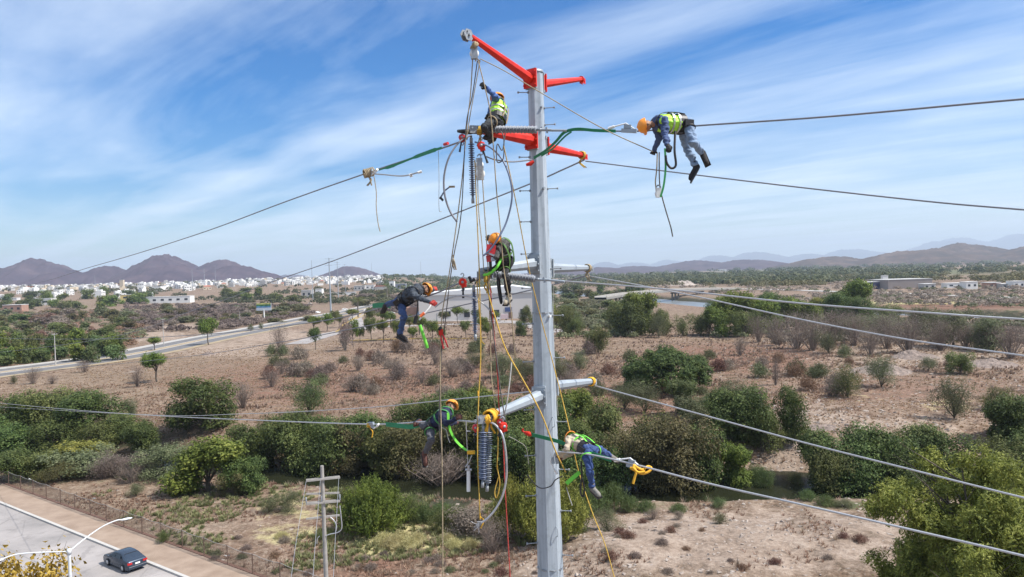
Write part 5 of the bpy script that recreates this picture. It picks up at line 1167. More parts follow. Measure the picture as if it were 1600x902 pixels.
# ------------------------------------------------------------------ the line workers
skinm = mat('skin', (.28, .15, .09), .6)
def remesh(mb, voxel, sm=4):
    me = bpy.data.meshes.new('t'); me.from_pydata([tuple(v) for v in mb.v], [], mb.f); me.update()
    o = bpy.data.objects.new('t', me); COL.objects.link(o)
    m = o.modifiers.new('r', 'REMESH'); m.mode = 'VOXEL'; m.voxel_size = voxel
    s = o.modifiers.new('s', 'SMOOTH'); s.factor = .5; s.iterations = sm
    bpy.context.view_layer.update()
    dg = bpy.context.evaluated_depsgraph_get(); r = bpy.data.meshes.new_from_object(o.evaluated_get(dg))
    bpy.data.objects.remove(o); bpy.data.meshes.remove(me)
    r.polygons.foreach_set('use_smooth', np.full(len(r.polygons), True)); return r
def caps(mb, a, b, ra, rb, n=10):
    a, b = Vector(a), Vector(b); d = b - a
    if d.length < 1e-5: mb.ell(a, (ra,) * 3, n=8); return
    L_ = d.length; M = Matrix.Translation(a) @ d.to_track_quat('Z', 'Y').to_matrix().to_4x4()
    pr = [(max(ra * math.sin(k * .3142), .0005), -ra * math.cos(k * .3142)) for k in range(0, 5)] + [(ra, 0), (rb, L_)] + [(max(rb * math.cos(k * .3142), .0005), L_ + rb * math.sin(k * .3142)) for k in range(1, 6)]
    mb.lathe(pr, M, n); mb.add([M @ Vector((.0005 * math.cos(t_), .0005 * math.sin(t_), -ra)) for t_ in (0, 2.1, 4.2)], [(2, 1, 0)]); mb.add([M @ Vector((.0005 * math.cos(t_), .0005 * math.sin(t_), L_ + rb)) for t_ in (0, 2.1, 4.2)], [(0, 1, 2)])
def on_ray(parent, px, py, L_, near):
    """the point on the ray of pixel (px,py) that lies L_ from parent; near=-1 towards the camera, +1 away"""
    dr = (P(px, py, 1) - CAM); o = CAM - parent; a = dr.dot(dr); b = 2 * dr.dot(o); c = o.dot(o) - L_ * L_; q = b * b - 4 * a * c
    t_ = -b / (2 * a) if q < 0 else (-b + near * math.sqrt(q)) / (2 * a)
    p = CAM + dr * t_
    if q < 0: p = parent + (p - parent).normalized() * L_
    return p
BACKV = -f0
def person(J, label, cloth, vest=None, harness=lime, helmet=(.86, .30, .03), hat=None, back=None):
    """J: pixel joints. 'hip' has an explicit distance; everything else follows by bone length."""
    s = 1.0
    hip = P(J['hip'][0], J['hip'][1], J['hip'][2])
    chest = on_ray(hip, *J['neck'][:2], .50, J['neck'][2])
    tor = (chest - hip).normalized()
    # across-the-shoulders direction
    acr = Vector(J['across']).normalized(); acr = (acr - tor * acr.dot(tor)).normalized(); fr = acr.cross(tor).normalized() * J.get('front', 1)
    head = on_ray(chest, *J['head'][:2], .25, J['head'][2]); hd = (head - chest).normalized()
    sh = {k: chest + acr * sg * .19 - tor * .02 for k, sg in (('L', 1), ('R', -1))}
    hj = {k: hip + acr * sg * .10 for k, sg in (('L', 1), ('R', -1))}
    face = Vector(J['face']).normalized(); face = (face - hd * face.dot(hd) * .8).normalized()
    pt = {}
    for k in 'LR':
        e = on_ray(sh[k], *J['elb' + k][:2], .29, J['elb' + k][2]); h = on_ray(e, *J['hand' + k][:2], .27, J['hand' + k][2]); pt['e' + k], pt['w' + k] = e, h
        kn = on_ray(hj[k], *J['knee' + k][:2], .43, J['knee' + k][2]); an_ = on_ray(kn, *J['ank' + k][:2], .42, J['ank' + k][2]); toe = on_ray(an_, *J['toe' + k][:2], .20, J['toe' + k][2])
        pt['k' + k], pt['a' + k], pt['t' + k] = kn, an_, toe
    root = empty('person', hip - Vector((0, 0, .1)), label, 'person', 'line workers')
    b = MB()
    def torso(mb, g, lo=0, hi=1):
        for q in np.linspace(lo, hi, 9):
            w_ = .155 + .02 * math.sin(q * 3) + (.035 * q); c = hip.lerp(chest, q) - fr * .015 * math.sin(q * 3.1)
            R3 = Matrix((acr, fr, tor)).transposed(); mb.ell(c, (w_ * .98 + g, .105 + .018 * math.sin(q * 2.6) + g, .09 + g), R3, 8)
    torso(b, -.012)
    caps(b, chest, chest.lerp(head, .55), .062, .055)
    Rh = Matrix((hd.cross(face).normalized(), face, hd)).transposed() if abs(hd.dot(face)) < .95 else Matrix.Identity(3)
    b.ell(head, (.074, .092, .105), Rh, 10); b.ell(head - hd * .05 + face * .025, (.055, .068, .065), Rh, 8)
    caps(b, head + face * .085 + hd * .01, head + face * .112 - hd * .025, .011, .016)
    for sg in (-1, 1): b.ell(head + Rh @ Vector((sg * .077, -.005, -.01)), (.012, .02, .032), Rh, 6)
    for sg in (-1, 1): b.ell(head + Rh @ Vector((sg * .032, .078, .012)), (.016, .012, .012), Rh, 6)
    b.ell(head + face * .088 - hd * .052, (.024, .012, .01), Rh, 6)
    gls = {}
    for k in 'LR':
        gl = gls[k] = MB()
        caps(b, sh[k], pt['e' + k], .05, .038); caps(b, pt['e' + k], pt['w' + k], .038, .027)
        caps(b, hj[k], pt['k' + k], .08, .052); caps(b, pt['k' + k], pt['a' + k], .052, .038); skk = (pt['a' + k] - pt['k' + k]).normalized() * .035; caps(b, pt['a' + k], pt['a' + k].lerp(pt['t' + k], .6) + skk, .034, .028)
        # hand: palm, four curled fingers and a thumb
        wv = (pt['w' + k] - pt['e' + k]).normalized(); sd_ = wv.cross(BACKV)
        sd_ = sd_.normalized() if sd_.length > .1 else acr.copy(); pn = wv.cross(sd_).normalized()
        for mbh, gg in ((b, 0), (gl, .005)):
            pal = pt['w' + k] + wv * .07; R3 = Matrix((sd_, pn, wv)).transposed()
            mbh.ell(pal - wv * .01, (.042 + gg, .02 + gg, .055 + gg), R3, 8); caps(mbh, pt['w' + k] - wv * .02, pal, .026 + gg, .03 + gg)
            for fi, (o_s, ln) in enumerate(((-.033, .066), (-.011, .078), (.011, .073), (.032, .058))):
                q0 = pal + wv * .03 + sd_ * o_s; q1 = q0 + (wv * .75 + pn * .5).normalized() * ln * .5 + sd_ * o_s * .25; q2 = q1 + (wv * .1 + pn).normalized() * ln * .55
                caps(mbh, q0, q1, .0105 + gg, .0095 + gg, 6); caps(mbh, q1, q2, .0095 + gg, .008 + gg, 6)
            t0 = pt['w' + k] + wv * .03 - sd_ * .03; t1 = t0 - sd_ * .035 + wv * .03 + pn * .012; t2 = t1 + wv * .03 + pn * .02 + sd_ * .006
            caps(mbh, t0, t1, .013 + gg, .0115 + gg, 6); caps(mbh, t1, t2, .0115 + gg, .009 + gg, 6)
    def place(me, name, m, fold=0):
        if fold:
            n_ = len(me.vertices); co = np.zeros(n_ * 3, np.float32); me.vertices.foreach_get('co', co); no = np.zeros(n_ * 3, np.float32); me.vertex_normals.foreach_get('vector', no)
            co = co.reshape(-1, 3); no = no.reshape(-1, 3); q = co + np.stack([vn(co[:, 0] * 6, co[:, 2] * 6, 1), vn(co[:, 1] * 6, co[:, 2] * 6, 2), vn(co[:, 0] * 6, co[:, 1] * 6, 3)], -1) * .10
            d_ = (vn(q[:, 0] * 13 + q[:, 1] * 7, q[:, 2] * 22, 5) - .45) + .5 * (vn(q[:, 0] * 30, q[:, 2] * 34 + q[:, 1] * 20, 6) - .5)
            me.vertices.foreach_set('co', (co + no * (d_ * fold)[:, None]).astype(np.float32).ravel()); me.update()
        off = rootloc(root); me.transform(Matrix.Translation(-off)); me.name = name; return link_mesh(name, me, m, root)
    place(remesh(b, .009, 2), 'body', skinm)
    for k in 'LR': place(remesh(gls[k], .008, 1), 'glove', cloth['glove'])
    sm_ = MB(); torso(sm_, .022, .08, 1)
    for k in 'LR':
        m_ = sh[k].lerp(pt['e' + k], .5) + Vector((0, 0, -.008)); caps(sm_, sh[k], m_, .076, .068); caps(sm_, m_, pt['e' + k], .066, .062); caps(sm_, pt['e' + k], pt['w' + k].lerp(pt['e' + k], .05), .06, .046); caps(sm_, chest + acr * (.08 if k == 'L' else -.08), sh[k], .075, .066)
    caps(sm_, chest, chest.lerp(head, .3), .07, .062)
    place(remesh(sm_, .012, 3), 'shirt', cloth['shirt'], .034)
    tr_ = MB(); R3 = Matrix((acr, fr, tor)).transposed(); tr_.ell(hip, (.178, .135, .13), R3, 10); tr_.ell(hip + tor * .09, (.165, .12, .08), R3, 8); tr_.ell(hip - fr * .045 - tor * .03, (.15, .12, .11), R3, 8)
    for k in 'LR': 
        caps(tr_, hj[k], pt['k' + k], .108, .076); caps(tr_, pt['k' + k], pt['a' + k].lerp(pt['k' + k], .10), .078, .062)
        mid_ = pt['k' + k].lerp(pt['a' + k], .45); caps(tr_, mid_, mid_.lerp(pt['k' + k], .3), .072, .07)
    place(remesh(tr_, .012, 3), 'trousers', cloth['trousers'], .034)
    for k in 'LR':
        bo = MB(); an_, toe, kn = pt['a' + k], pt['t' + k], pt['k' + k]; fd = (toe - an_).normalized(); sk = (an_ - kn).normalized()
        caps(bo, an_.lerp(kn, .22), an_, .056, .06); caps(bo, an_ + sk * .035 - fd * .02, toe + sk * .03, .06, .052); caps(bo, an_ + sk * .045, toe + sk * .045 + fd * .02, .052, .05)
        place(remesh(bo, .012, 2), 'boot', cloth.get('boot', mat('boot_leather', (.045, .035, .03), .6)))
        so_ = MB(); sv = fd.cross(sk).normalized(); R3 = Matrix((fd, sv, fd.cross(sv))).transposed(); so_.box((an_ + toe) / 2 + sk * .088 + fd * .01, (.31, .115, .028), R3); so_.build('sole', blackm, root)
    # helmet
    he = MB(); hc = head + hd * .028; M = Matrix.Translation(hc) @ Rh.to_4x4()
    prof = [(.128 * math.sin(t_), .128 * math.cos(t_)) for t_ in np.linspace(0.02, 1.57, 9)]
    he.lathe([(r_ * .98, z_ * 1.02) for r_, z_ in prof] + [(.132, -.012), (.118, -.016), (.112, .0)], M @ Matrix.Diagonal((.94, 1.1, 1, 1)), 20)
    brim = [M @ Vector((x * .12, .11 + .062 * math.sqrt(max(0, 1 - x * x)), -.008 - .016 * (1 - x * x))) for x in np.linspace(-1, 1, 11)]
    inn = [M @ Vector((x * .118, .085 * math.sqrt(max(.05, 1 - x * x)) + .03, -.004)) for x in np.linspace(-1, 1, 11)]
    he.add(brim + inn + [v + hd * .008 for v in brim] + [v + hd * .008 for v in inn], [(i, i + 1, 12 + i, 11 + i) for i in range(10)] + [(33 + i, 34 + i, 23 + i, 22 + i) for i in range(10)] + [(i, 22 + i, 23 + i, i + 1) for i in range(10)])
    for xx in (-.03, 0, .03): he.tube([M @ Vector((xx, -.115 + abs(xx) * .3, .065)), M @ Vector((xx, 0, .136 - abs(xx) * .2)), M @ Vector((xx, .115 - abs(xx) * .3, .065))], .007, 5)
    hm_ = he.build('helmet', hat or mat('orange_helmet', helmet, .35), root)
    st_ = MB()
    for sg in (-1, 1): st_.tube([M @ Vector((sg * .1, 0, -.005)), M @ Vector((sg * .075, .03, -.1)), M @ Vector((0, .06, -.135))], .006, 5)
    st_.build('chin_strap', blackm, hm_)
    # harness: shoulder straps, chest, belt, leg loops
    hs_ = MB()
    def around(c, ra, rb, tilt=0, n=20, up=tor): return [c + acr * ra * math.cos(q) + fr * rb * math.sin(q) + up * tilt * math.sin(q) for q in np.linspace(0, 2 * math.pi, n + 1)]
    for sg in (-1, 1):
        pts = [hip + tor * .07 + acr * sg * .10 - fr * .155, hip.lerp(chest, .6) + acr * sg * .05 - fr * .165, chest + acr * sg * .085 - fr * .135, chest + acr * sg * .10 + tor * .105, chest + acr * sg * .11 + fr * .14, hip.lerp(chest, .5) + acr * sg * .09 + fr * .17, hip + tor * .06 + acr * sg * .11 + fr * .15]
        hs_.ribbon([p_ + (p_ - hip.lerp(chest, .5)).normalized() * .012 for p_ in catmull(pts, 4)], .045, acr, .008)
        kk = 'L' if sg > 0 else 'R'; th_ = (pt['k' + kk] - hj[kk]).normalized(); c = hj[kk] + th_ * .13; u = th_.cross(acr).normalized(); v = th_.cross(u)
        hs_.tube([c + (u * math.cos(q) + v * math.sin(q)) * .118 for q in np.linspace(0, 2 * math.pi, 17)], .016, 5)
    hs_.ribbon(around(hip.lerp(chest, .62), .205, .175), .04, tor, .008)
    hs_.build('harness', harness, root)
    bl = MB().ribbon(around(hip + tor * .10, .208, .168), .12, tor, .022); bl.build('tool_belt', cloth.get('belt', blackm), root)
    for sg in (-1, 1):
        MB().box(hip + tor * .02 + acr * sg * .20 - fr * .03, (.09, .13, .17), Matrix((acr, fr, tor)).transposed()).build('pouch', cloth.get('pouch', blackm), root)
    MB().tube([hip.lerp(chest, .8) - fr * .165 + acr * .03 * math.cos(q) + tor * .03 * math.sin(q) for q in np.linspace(0, 6.283, 11)], .008, 5).build('back_ring', galv, root)
    if vest:
        v_ = MB(); torso(v_, .042, .22, .9)
        for sg in (-1, 1): caps(v_, chest + acr * sg * .07, chest + acr * sg * .15, .09, .08)
        vo = place(remesh(v_, .015, 3), 'safety_vest', vest, .02)
        rf = MB()
        for q in (.38, .62): rf.ribbon(around(hip.lerp(chest, q), .232, .192), .032, tor, .006)
        rf.build('reflective_band', mat('reflective_silver', (.45, .47, .43), .3, metal=.3), vo)
    return root, pt, dict(hip=hip, chest=chest, head=head)
def C3(name, c, rough=.85, var=.25, vs=9, bump=.4): return mat(name, c, rough, var=var, vscale=vs, bump=bump, bscale=22)
denim = C3('denim', (.045, .075, .17)); denim_l = C3('denim_light', (.20, .28, .40)); denim_b = C3('denim_bright', (.03, .06, .17))
navy = C3('navy_cloth', (.012, .018, .05)); khaki = C3('khaki_cloth', (.42, .36, .27)); darkc = C3('dark_cloth', (.03, .034, .038)); slate = C3('slate_cloth', (.045, .055, .07)); bluec = C3('blue_cloth', (.06, .13, .34))
blackc = C3('black_cloth', (.016, .016, .018)); greyc = C3('grey_cloth', (.075, .075, .085)); g_dark = C3('dark_glove', (.02, .02, .02)); g_red = C3('red_glove', (.45, .05, .04)); g_brown = C3('brown_glove', (.10, .04, .03))
boot_l = C3('grey_boot', (.20, .185, .165)); boot_t = C3('tan_boot', (.42, .36, .27)); boot_b = C3('black_boot', (.025, .022, .022)); boot_r = C3('brown_boot', (.09, .035, .025))
hiviz = mat('hi_vis', (.42, .78, .06), .6, var=.1)
X, Y, Z = Vector((1, 0, 0)), Vector((0, 1, 0)), Vector((0, 0, 1))
person(dict(hip=(777, 192, 15.45), neck=(781, 165, 1), head=(778, 154, 1), across=(.35, 1, 0), front=1, face=(-.9, .2, .25),
            elbL=(770, 158, 1), handL=(762, 182, -1), elbR=(773, 150, -1), handR=(760, 138, -1), kneeL=(758, 197, 1), ankL=(771, 214, 1), toeL=(764, 218, 1), kneeR=(757, 198, -1), ankR=(765, 212, 1), toeR=(758, 214, -1)),
       'worker in a lime vest seated on the upper insulator, one arm raised', dict(shirt=bluec, trousers=darkc, glove=g_dark, boot=boot_b), vest=hiviz, harness=rope_t)
person(dict(hip=(1069, 194, 13.35), neck=(1030, 192, -1), head=(1009, 196, -1), across=(0.1, 1, 0), front=1, face=(-.25, -.1, -1),
            elbL=(1031, 217, 1), handL=(1023, 234, 1), elbR=(1039, 211, -1), handR=(1043, 226, -1), kneeL=(1073, 230, 1), ankL=(1087, 260, -1), toeL=(1079, 274, -1), kneeR=(1083, 222, -1), ankR=(1096, 238, 1), toeR=(1102, 252, -1)),
       'worker lying face down across the upper right cable, light blue jeans', dict(shirt=denim, trousers=denim_l, glove=g_dark, boot=boot_b), vest=hiviz, harness=blackm)
person(dict(hip=(790, 416, 15.5), neck=(785, 383, -1), head=(775, 374, -1), across=(.5, 1, 0), front=1, face=(-.85, -.3, -.45),
            elbL=(776, 392, -1), handL=(766, 376, 1), elbR=(775, 402, -1), handR=(767, 402, 1), kneeL=(768, 424, -1), ankL=(752, 432, 1), toeL=(748, 438, 1), kneeR=(792, 436, -1), ankR=(795, 464, 1), toeR=(790, 470, -1)),
       'middle worker in black seated on the grey arm beside a red hoist', dict(shirt=C3('camo_cloth', (.06, .06, .055), var=.8, vs=12), trousers=blackc, glove=g_dark, boot=boot_t), harness=mat('olive_harness', (.07, .16, .03), .7))
person(dict(hip=(629, 470, 16.4), neck=(652, 454, -1), head=(665, 451, 1), across=(.1, 1, .1), front=1, face=(.8, -.1, -.7),
            elbL=(664, 458, 1), handL=(677, 453, 1), elbR=(660, 468, -1), handR=(673, 473, -1), kneeL=(615, 473, 1), ankL=(604, 477, 1), toeL=(601, 486, 1), kneeR=(631, 494, -1), ankR=(625, 522, 1), toeR=(633, 527, -1)),
       'worker in dark jacket and jeans leaning left of the middle hoist', dict(shirt=slate, trousers=denim, glove=g_red, boot=boot_b), harness=blackm, helmet=(.86, .27, .025))
person(dict(hip=(674, 667, 16.1), neck=(697, 646, -1), head=(705, 634, 1), across=(.1, 1, 0), front=1, face=(.95, -.25, -.2),
            elbL=(701, 664, 1), handL=(712, 661, 1), elbR=(697, 662, -1), handR=(712, 655, -1), kneeL=(663, 668, 1), ankL=(656, 660, 1), toeL=(650, 664, -1), kneeR=(674, 688, -1), ankR=(664, 708, 1), toeR=(666, 722, -1)),
       'worker in a navy shirt straddling the lowest left cable', dict(shirt=navy, trousers=greyc, glove=g_brown, boot=boot_r), harness=mat('dark_green_harness', (.05, .22, .06), .7), helmet=(.86, .25, .02))
person(dict(hip=(921, 704, 14.9), neck=(898, 688, 1), head=(892, 684, 1), across=(.1, 1, 0), front=1, face=(-.4, .2, -.9),
            elbL=(893, 709, 1), handL=(878, 716, 1), elbR=(886, 702, -1), handR=(876, 712, 1), kneeL=(938, 703, 1), ankL=(952, 712, 1), toeL=(962, 718, 1), kneeR=(921, 734, -1), ankR=(926, 762, 1), toeR=(934, 770, -1)),
       'worker in a khaki shirt bent over the lowest right cable beside the pole', dict(shirt=khaki, trousers=denim_b, glove=g_brown, boot=boot_l), harness=lime, helmet=(.75, .22, .03))
# lanyards
def lany(pts, m, r, label, wd_=None):
    if wd_: return MB().ribbon(catmull(pts, 5), wd_, (0, .2, 1) if abs(pts[0][2] - pts[-1][2]) < .3 else (1, 0, 0), .01).solo('lanyard', m, label, 'lanyard', 'safety lanyards')
    return line('lanyard', pts, r, m, label, 'lanyard', 'safety lanyards')
lany([P(700, 645, 15.6), P(702, 668, 15.5), P(712, 688, 15.4), P(728, 703, 15.2), P(742, 707, 15.0)], lime, 0, 'broad lime lanyard from the navy worker towards the hanging insulators', .05)
lany([P(1039, 232, 13.0), P(1040, 262, 13.0), P(1037, 290, 13.0), P(1032, 308, 13.0)], mat('green_strap', (.03, .26, .07), .6), 0, 'green strap hanging below the worker on the upper right cable', .035)
lany([P(1055, 205, 13.1), P(1054, 235, 13.0), P(1056, 258, 13.0), P(1049, 263, 13.0), P(1042, 255, 13.0), P(1040, 243, 13.0)], blackm, .022, 'black looped lanyard under the worker on the upper right cable')
lany([P(777, 425, 15.2), P(778, 448, 15.2), P(782, 472, 15.2), P(784, 470, 15.25), P(781, 448, 15.25), P(780, 428, 15.2)], blackm, .022, 'long black folded strap hanging by the middle worker')
lany([P(908, 722, 14.8), P(909, 745, 14.8), P(907, 768, 14.8), P(911, 776, 14.8), P(913, 765, 14.8), P(910, 748, 14.8)], blackm, .02, 'black hanging loop beneath the khaki worker')
lany([P(906, 738, 14.9), P(895, 747, 14.9), P(885, 756, 14.9)], lime, 0, 'short lime strap left of the jeans of the khaki worker', .08)
lany([P(783, 405, 15.2), P(776, 418, 15.1), P(764, 428, 15.1), P(756, 430, 15.2)], lime, .03, 'lime lanyard curling from the middle worker to the insulator')
lany([P(690, 668, 15.5), P(697, 672, 15.5), P(700, 684, 15.5), P(703, 692, 15.5)], rope_w, .010, 'pale lanyard with a hook below the navy worker')
lany([P(885, 762, 15.0), P(889, 775, 15.0), P(894, 790, 15.0)], rope_w, .010, 'grey cord with an orange tag below the lime strap')
# ------------------------------------------------------------------ roads
asph = mat('asphalt', (.13, .125, .125), .9, var=.2, vscale=.6, bump=.2, bscale=12)
conc = mat('concrete_road', (.20, .185, .175), .9, col2=(.37, .335, .315), vscale=.13, bump=.2, bscale=14)
t = conc.node_tree; b = t.nodes['Principled BSDF']; src = b.inputs['Base Color'].links[0].from_socket; tcn = t.nodes.new('ShaderNodeTexCoord').outputs['Object']
vo_ = t.nodes.new('ShaderNodeTexVoronoi'); vo_.feature = 'DISTANCE_TO_EDGE'; vo_.inputs['Scale'].default_value = .16; t.links.new(tcn, vo_.inputs['Vector'])
ck = mth(t, 'MULTIPLY', mth(t, 'LESS_THAN', mth(t, 'ADD', vo_.outputs['Distance'], mth(t, 'MULTIPLY', mth(t, 'SUBTRACT', noise(t, tcn, 1.5, 5, .6), .5), .06)), .009), .3)
st_ = mth(t, 'MULTIPLY', ramp(t, noise(t, tcn, .5, 7, .7), [(.54, 0.0), (.66, 1.0)]), .4)
t.links.new(mix(t, mth(t, 'MAXIMUM', ck, st_), src, (.12, .11, .105)), b.inputs['Base Color'])
walk = mat('pale_walk', (.36, .34, .31), .9, var=.15, vscale=.8)
dirt = mat('packed_dirt', (.225, .16, .115), .95, col2=(.32, .24, .18), vscale=.5, bump=.4, bscale=6)
kerbm = mat('kerb_concrete', (.42, .40, .37), .85, var=.1, vscale=2)
verge = mat('dry_verge', (.24, .18, .115), .95, col2=(.36, .28, .17), vscale=.25, bump=.3, bscale=4)
yel = mat('yellow_kerb_paint', (.42, .28, .07), .8, var=.3, vscale=2)
def strip(name, pts, w0, w1, m, dz=.05, th=0, n=10, kind='structure', z0=None):
    """ribbon laid on the ground between offsets w0..w1 to the right of the line"""
    c = catmull(pts, n); mb = MB(); V = []
    for i, p in enumerate(c):
        t_ = c[min(i + 1, len(c) - 1)] - c[max(i - 1, 0)]; nn = Vector((t_.y, -t_.x, 0)).normalized()
        for k in range(5):
            q = p + nn * (w0 + (w1 - w0) * k / 4); z = (hz(q.x, q.y) if z0 is None else z0) + dz; V.append((q.x, q.y, z))
    F_ = [(i * 5 + k, i * 5 + k + 1, (i + 1) * 5 + k + 1, (i + 1) * 5 + k) for i in range(len(c) - 1) for k in range(4)]
    mb.add(V, F_)
    if th:
        for k in (0, 4):
            mb.add([V[i * 5 + k] for i in range(len(c))] + [(V[i * 5 + k][0], V[i * 5 + k][1], V[i * 5 + k][2] - th) for i in range(len(c))], [(i, i + 1, len(c) + i + 1, len(c) + i) for i in range(len(c) - 1)])
    o = mb.build(name, m); 
    if kind: o['kind'] = kind
    return o
HW = [Vector((a, b, 0)) for a, b in ((-192, 110), (-180, 217), (-157, 276), (-154, 353), (-149, 426), (-146, 522), (-138, 605), (-136, 777), (-120, 980))]
strip('highway', HW, -4.2, 4.2, asph, .10, n=20); strip('highway', HW, 8.8, 17, asph, .10, n=20)
strip('sidewalk', HW, -9, -4.3, walk, .22, .2, n=20); strip('median', HW, 4.3, 8.7, verge, .2, .15, n=20); strip('verge', HW, 17.1, 21, verge, .12, n=20)
strip('kerb', HW, 4.2, 4.5, kerbm, .28, .2, n=20); strip('kerb', HW, 8.5, 8.8, kerbm, .28, .2, n=20)
FP, FD, FN = Vector((-69.9, 99.8, 0)), Vector((.808, -.590, 0)), Vector((.590, .808, 0))
def fl(t_, n_=0, z=0): return FP + FD * t_ + FN * n_ + Vector((0, 0, z))
SL = [fl(k) for k in (-160, -60, -20, 0, 20, 40, 60, 80, 130)]
strip('street', SL, 3.95, 20, conc, .03, z0=0); strip('kerb', SL, 3.62, 3.95, kerbm, .20, .2, z0=0); strip('sidewalk', SL, -.15, 3.62, dirt, .17, .15, z0=0); strip('kerb', SL, 20, 20.3, kerbm, .20, .2, z0=0)
strip('median', SL, 20.3, 24, dirt, .17, .12, z0=0); strip('kerb', SL, 24, 24.3, kerbm, .20, .2, z0=0); strip('street', SL, 24.3, 42, conc, .03, z0=0)
strip('street', SL, 9.7, 9.8, mat('faded_joint', (.22, .21, .20), .9), .034, z0=0)
# parking ground and its access road
def gp(*a): return [G(x_, y_) for x_, y_ in a]
strip('parking_lane', gp((462, 538), (520, 521), (580, 512), (680, 508), (800, 504)), -5, 5, conc, .12)
strip('parking_lane', gp((560, 516), (556, 503), (560, 494), (600, 487)), -4.5, 4.5, conc, .14)
strip('parking_lane', gp((600, 501), (680, 502), (790, 503), (870, 520)), -7, 3, conc, .16)
for a in ([(533, 511), (545, 503), (560, 497), (573, 491)], [(524, 520), (535, 513), (541, 510)], [(600, 506), (640, 506), (690, 506)], [(545, 533), (600, 531), (680, 530), (760, 529)], [(548, 500), (560, 494), (567, 489)]):
    strip('kerb', gp(*a), -.5, .5, yel, .34, .3)
strip('dirt_track', gp((900, 512), (985, 500)), -3, 3, conc, .2)
strip('dirt_track', gp((870, 478), (910, 488), (945, 500), (990, 520)), -3, 3, walk, .2)
# ------------------------------------------------------------------ bridge and the road on the far side
def bridge():
    A, B = P(938, 465, 585), P(1150, 451, 830); mid = [P(975, 459.5, 620), P(1010, 456, 655), P(1060, 452.5, 710), P(1105, 451, 770)]
    e = empty('bridge', Vector((A.x, A.y, hz(A.x, A.y))), 'long low concrete road bridge over the river at the right', 'bridge')
    c = catmull([A] + mid + [B], 6); mb = MB(); rl = MB()
    for p, q in zip(c, c[1:]):
        t_ = (q - p).normalized(); nn = Vector((t_.y, -t_.x, 0)).normalized() * 5.5; dn = Vector((0, 0, -1.7))
        mb.add([p - nn, p + nn, q + nn, q - nn, p - nn + dn, p + nn + dn, q + nn + dn, q - nn + dn], [(0, 1, 2, 3), (7, 6, 5, 4), (1, 5, 6, 2), (0, 3, 7, 4)])
        for s in (-1, 1):
            u = nn * s; h_ = Vector((0, 0, 1)); rl.add([p + u, q + u, q + u + h_, p + u + h_, p + u * .95, q + u * .95, q + u * .95 + h_, p + u * .95 + h_], [(0, 1, 2, 3), (7, 6, 5, 4), (3, 2, 6, 7)])
    mb.build('deck', mat('bridge_concrete', (.24, .235, .22), .9, var=.1, vscale=.1), e); rl.build('railing', walk, e)
    for q in [P(968, 462, 612), P(1011, 458, 656), P(1055, 455, 704), P(1093, 453, 752), P(1128, 452, 800)]:
        m_ = MB(); zb = -5.2
        for s in (-1, 0, 1): m_.box((q.x + s * 3.2, q.y + s * 1.0, (q.z + zb) / 2 - 1), (1.3, 1.3, q.z - zb - 1.2))
        m_.box((q.x, q.y, q.z - 1.8), (9, 2, 1.2)); m_.build('pier', mat('pier_concrete', (.17, .16, .15), .9), e)
bridge()
strip('far_road', gp((1148, 452), (1200, 453), (1300, 456), (1400, 459), (1500, 463), (1640, 469)), -6, 6, walk, .4)
strip('far_road', gp((1150, 449), (1300, 448), (1450, 452), (1640, 455)), -4, 4, dirt, .4)
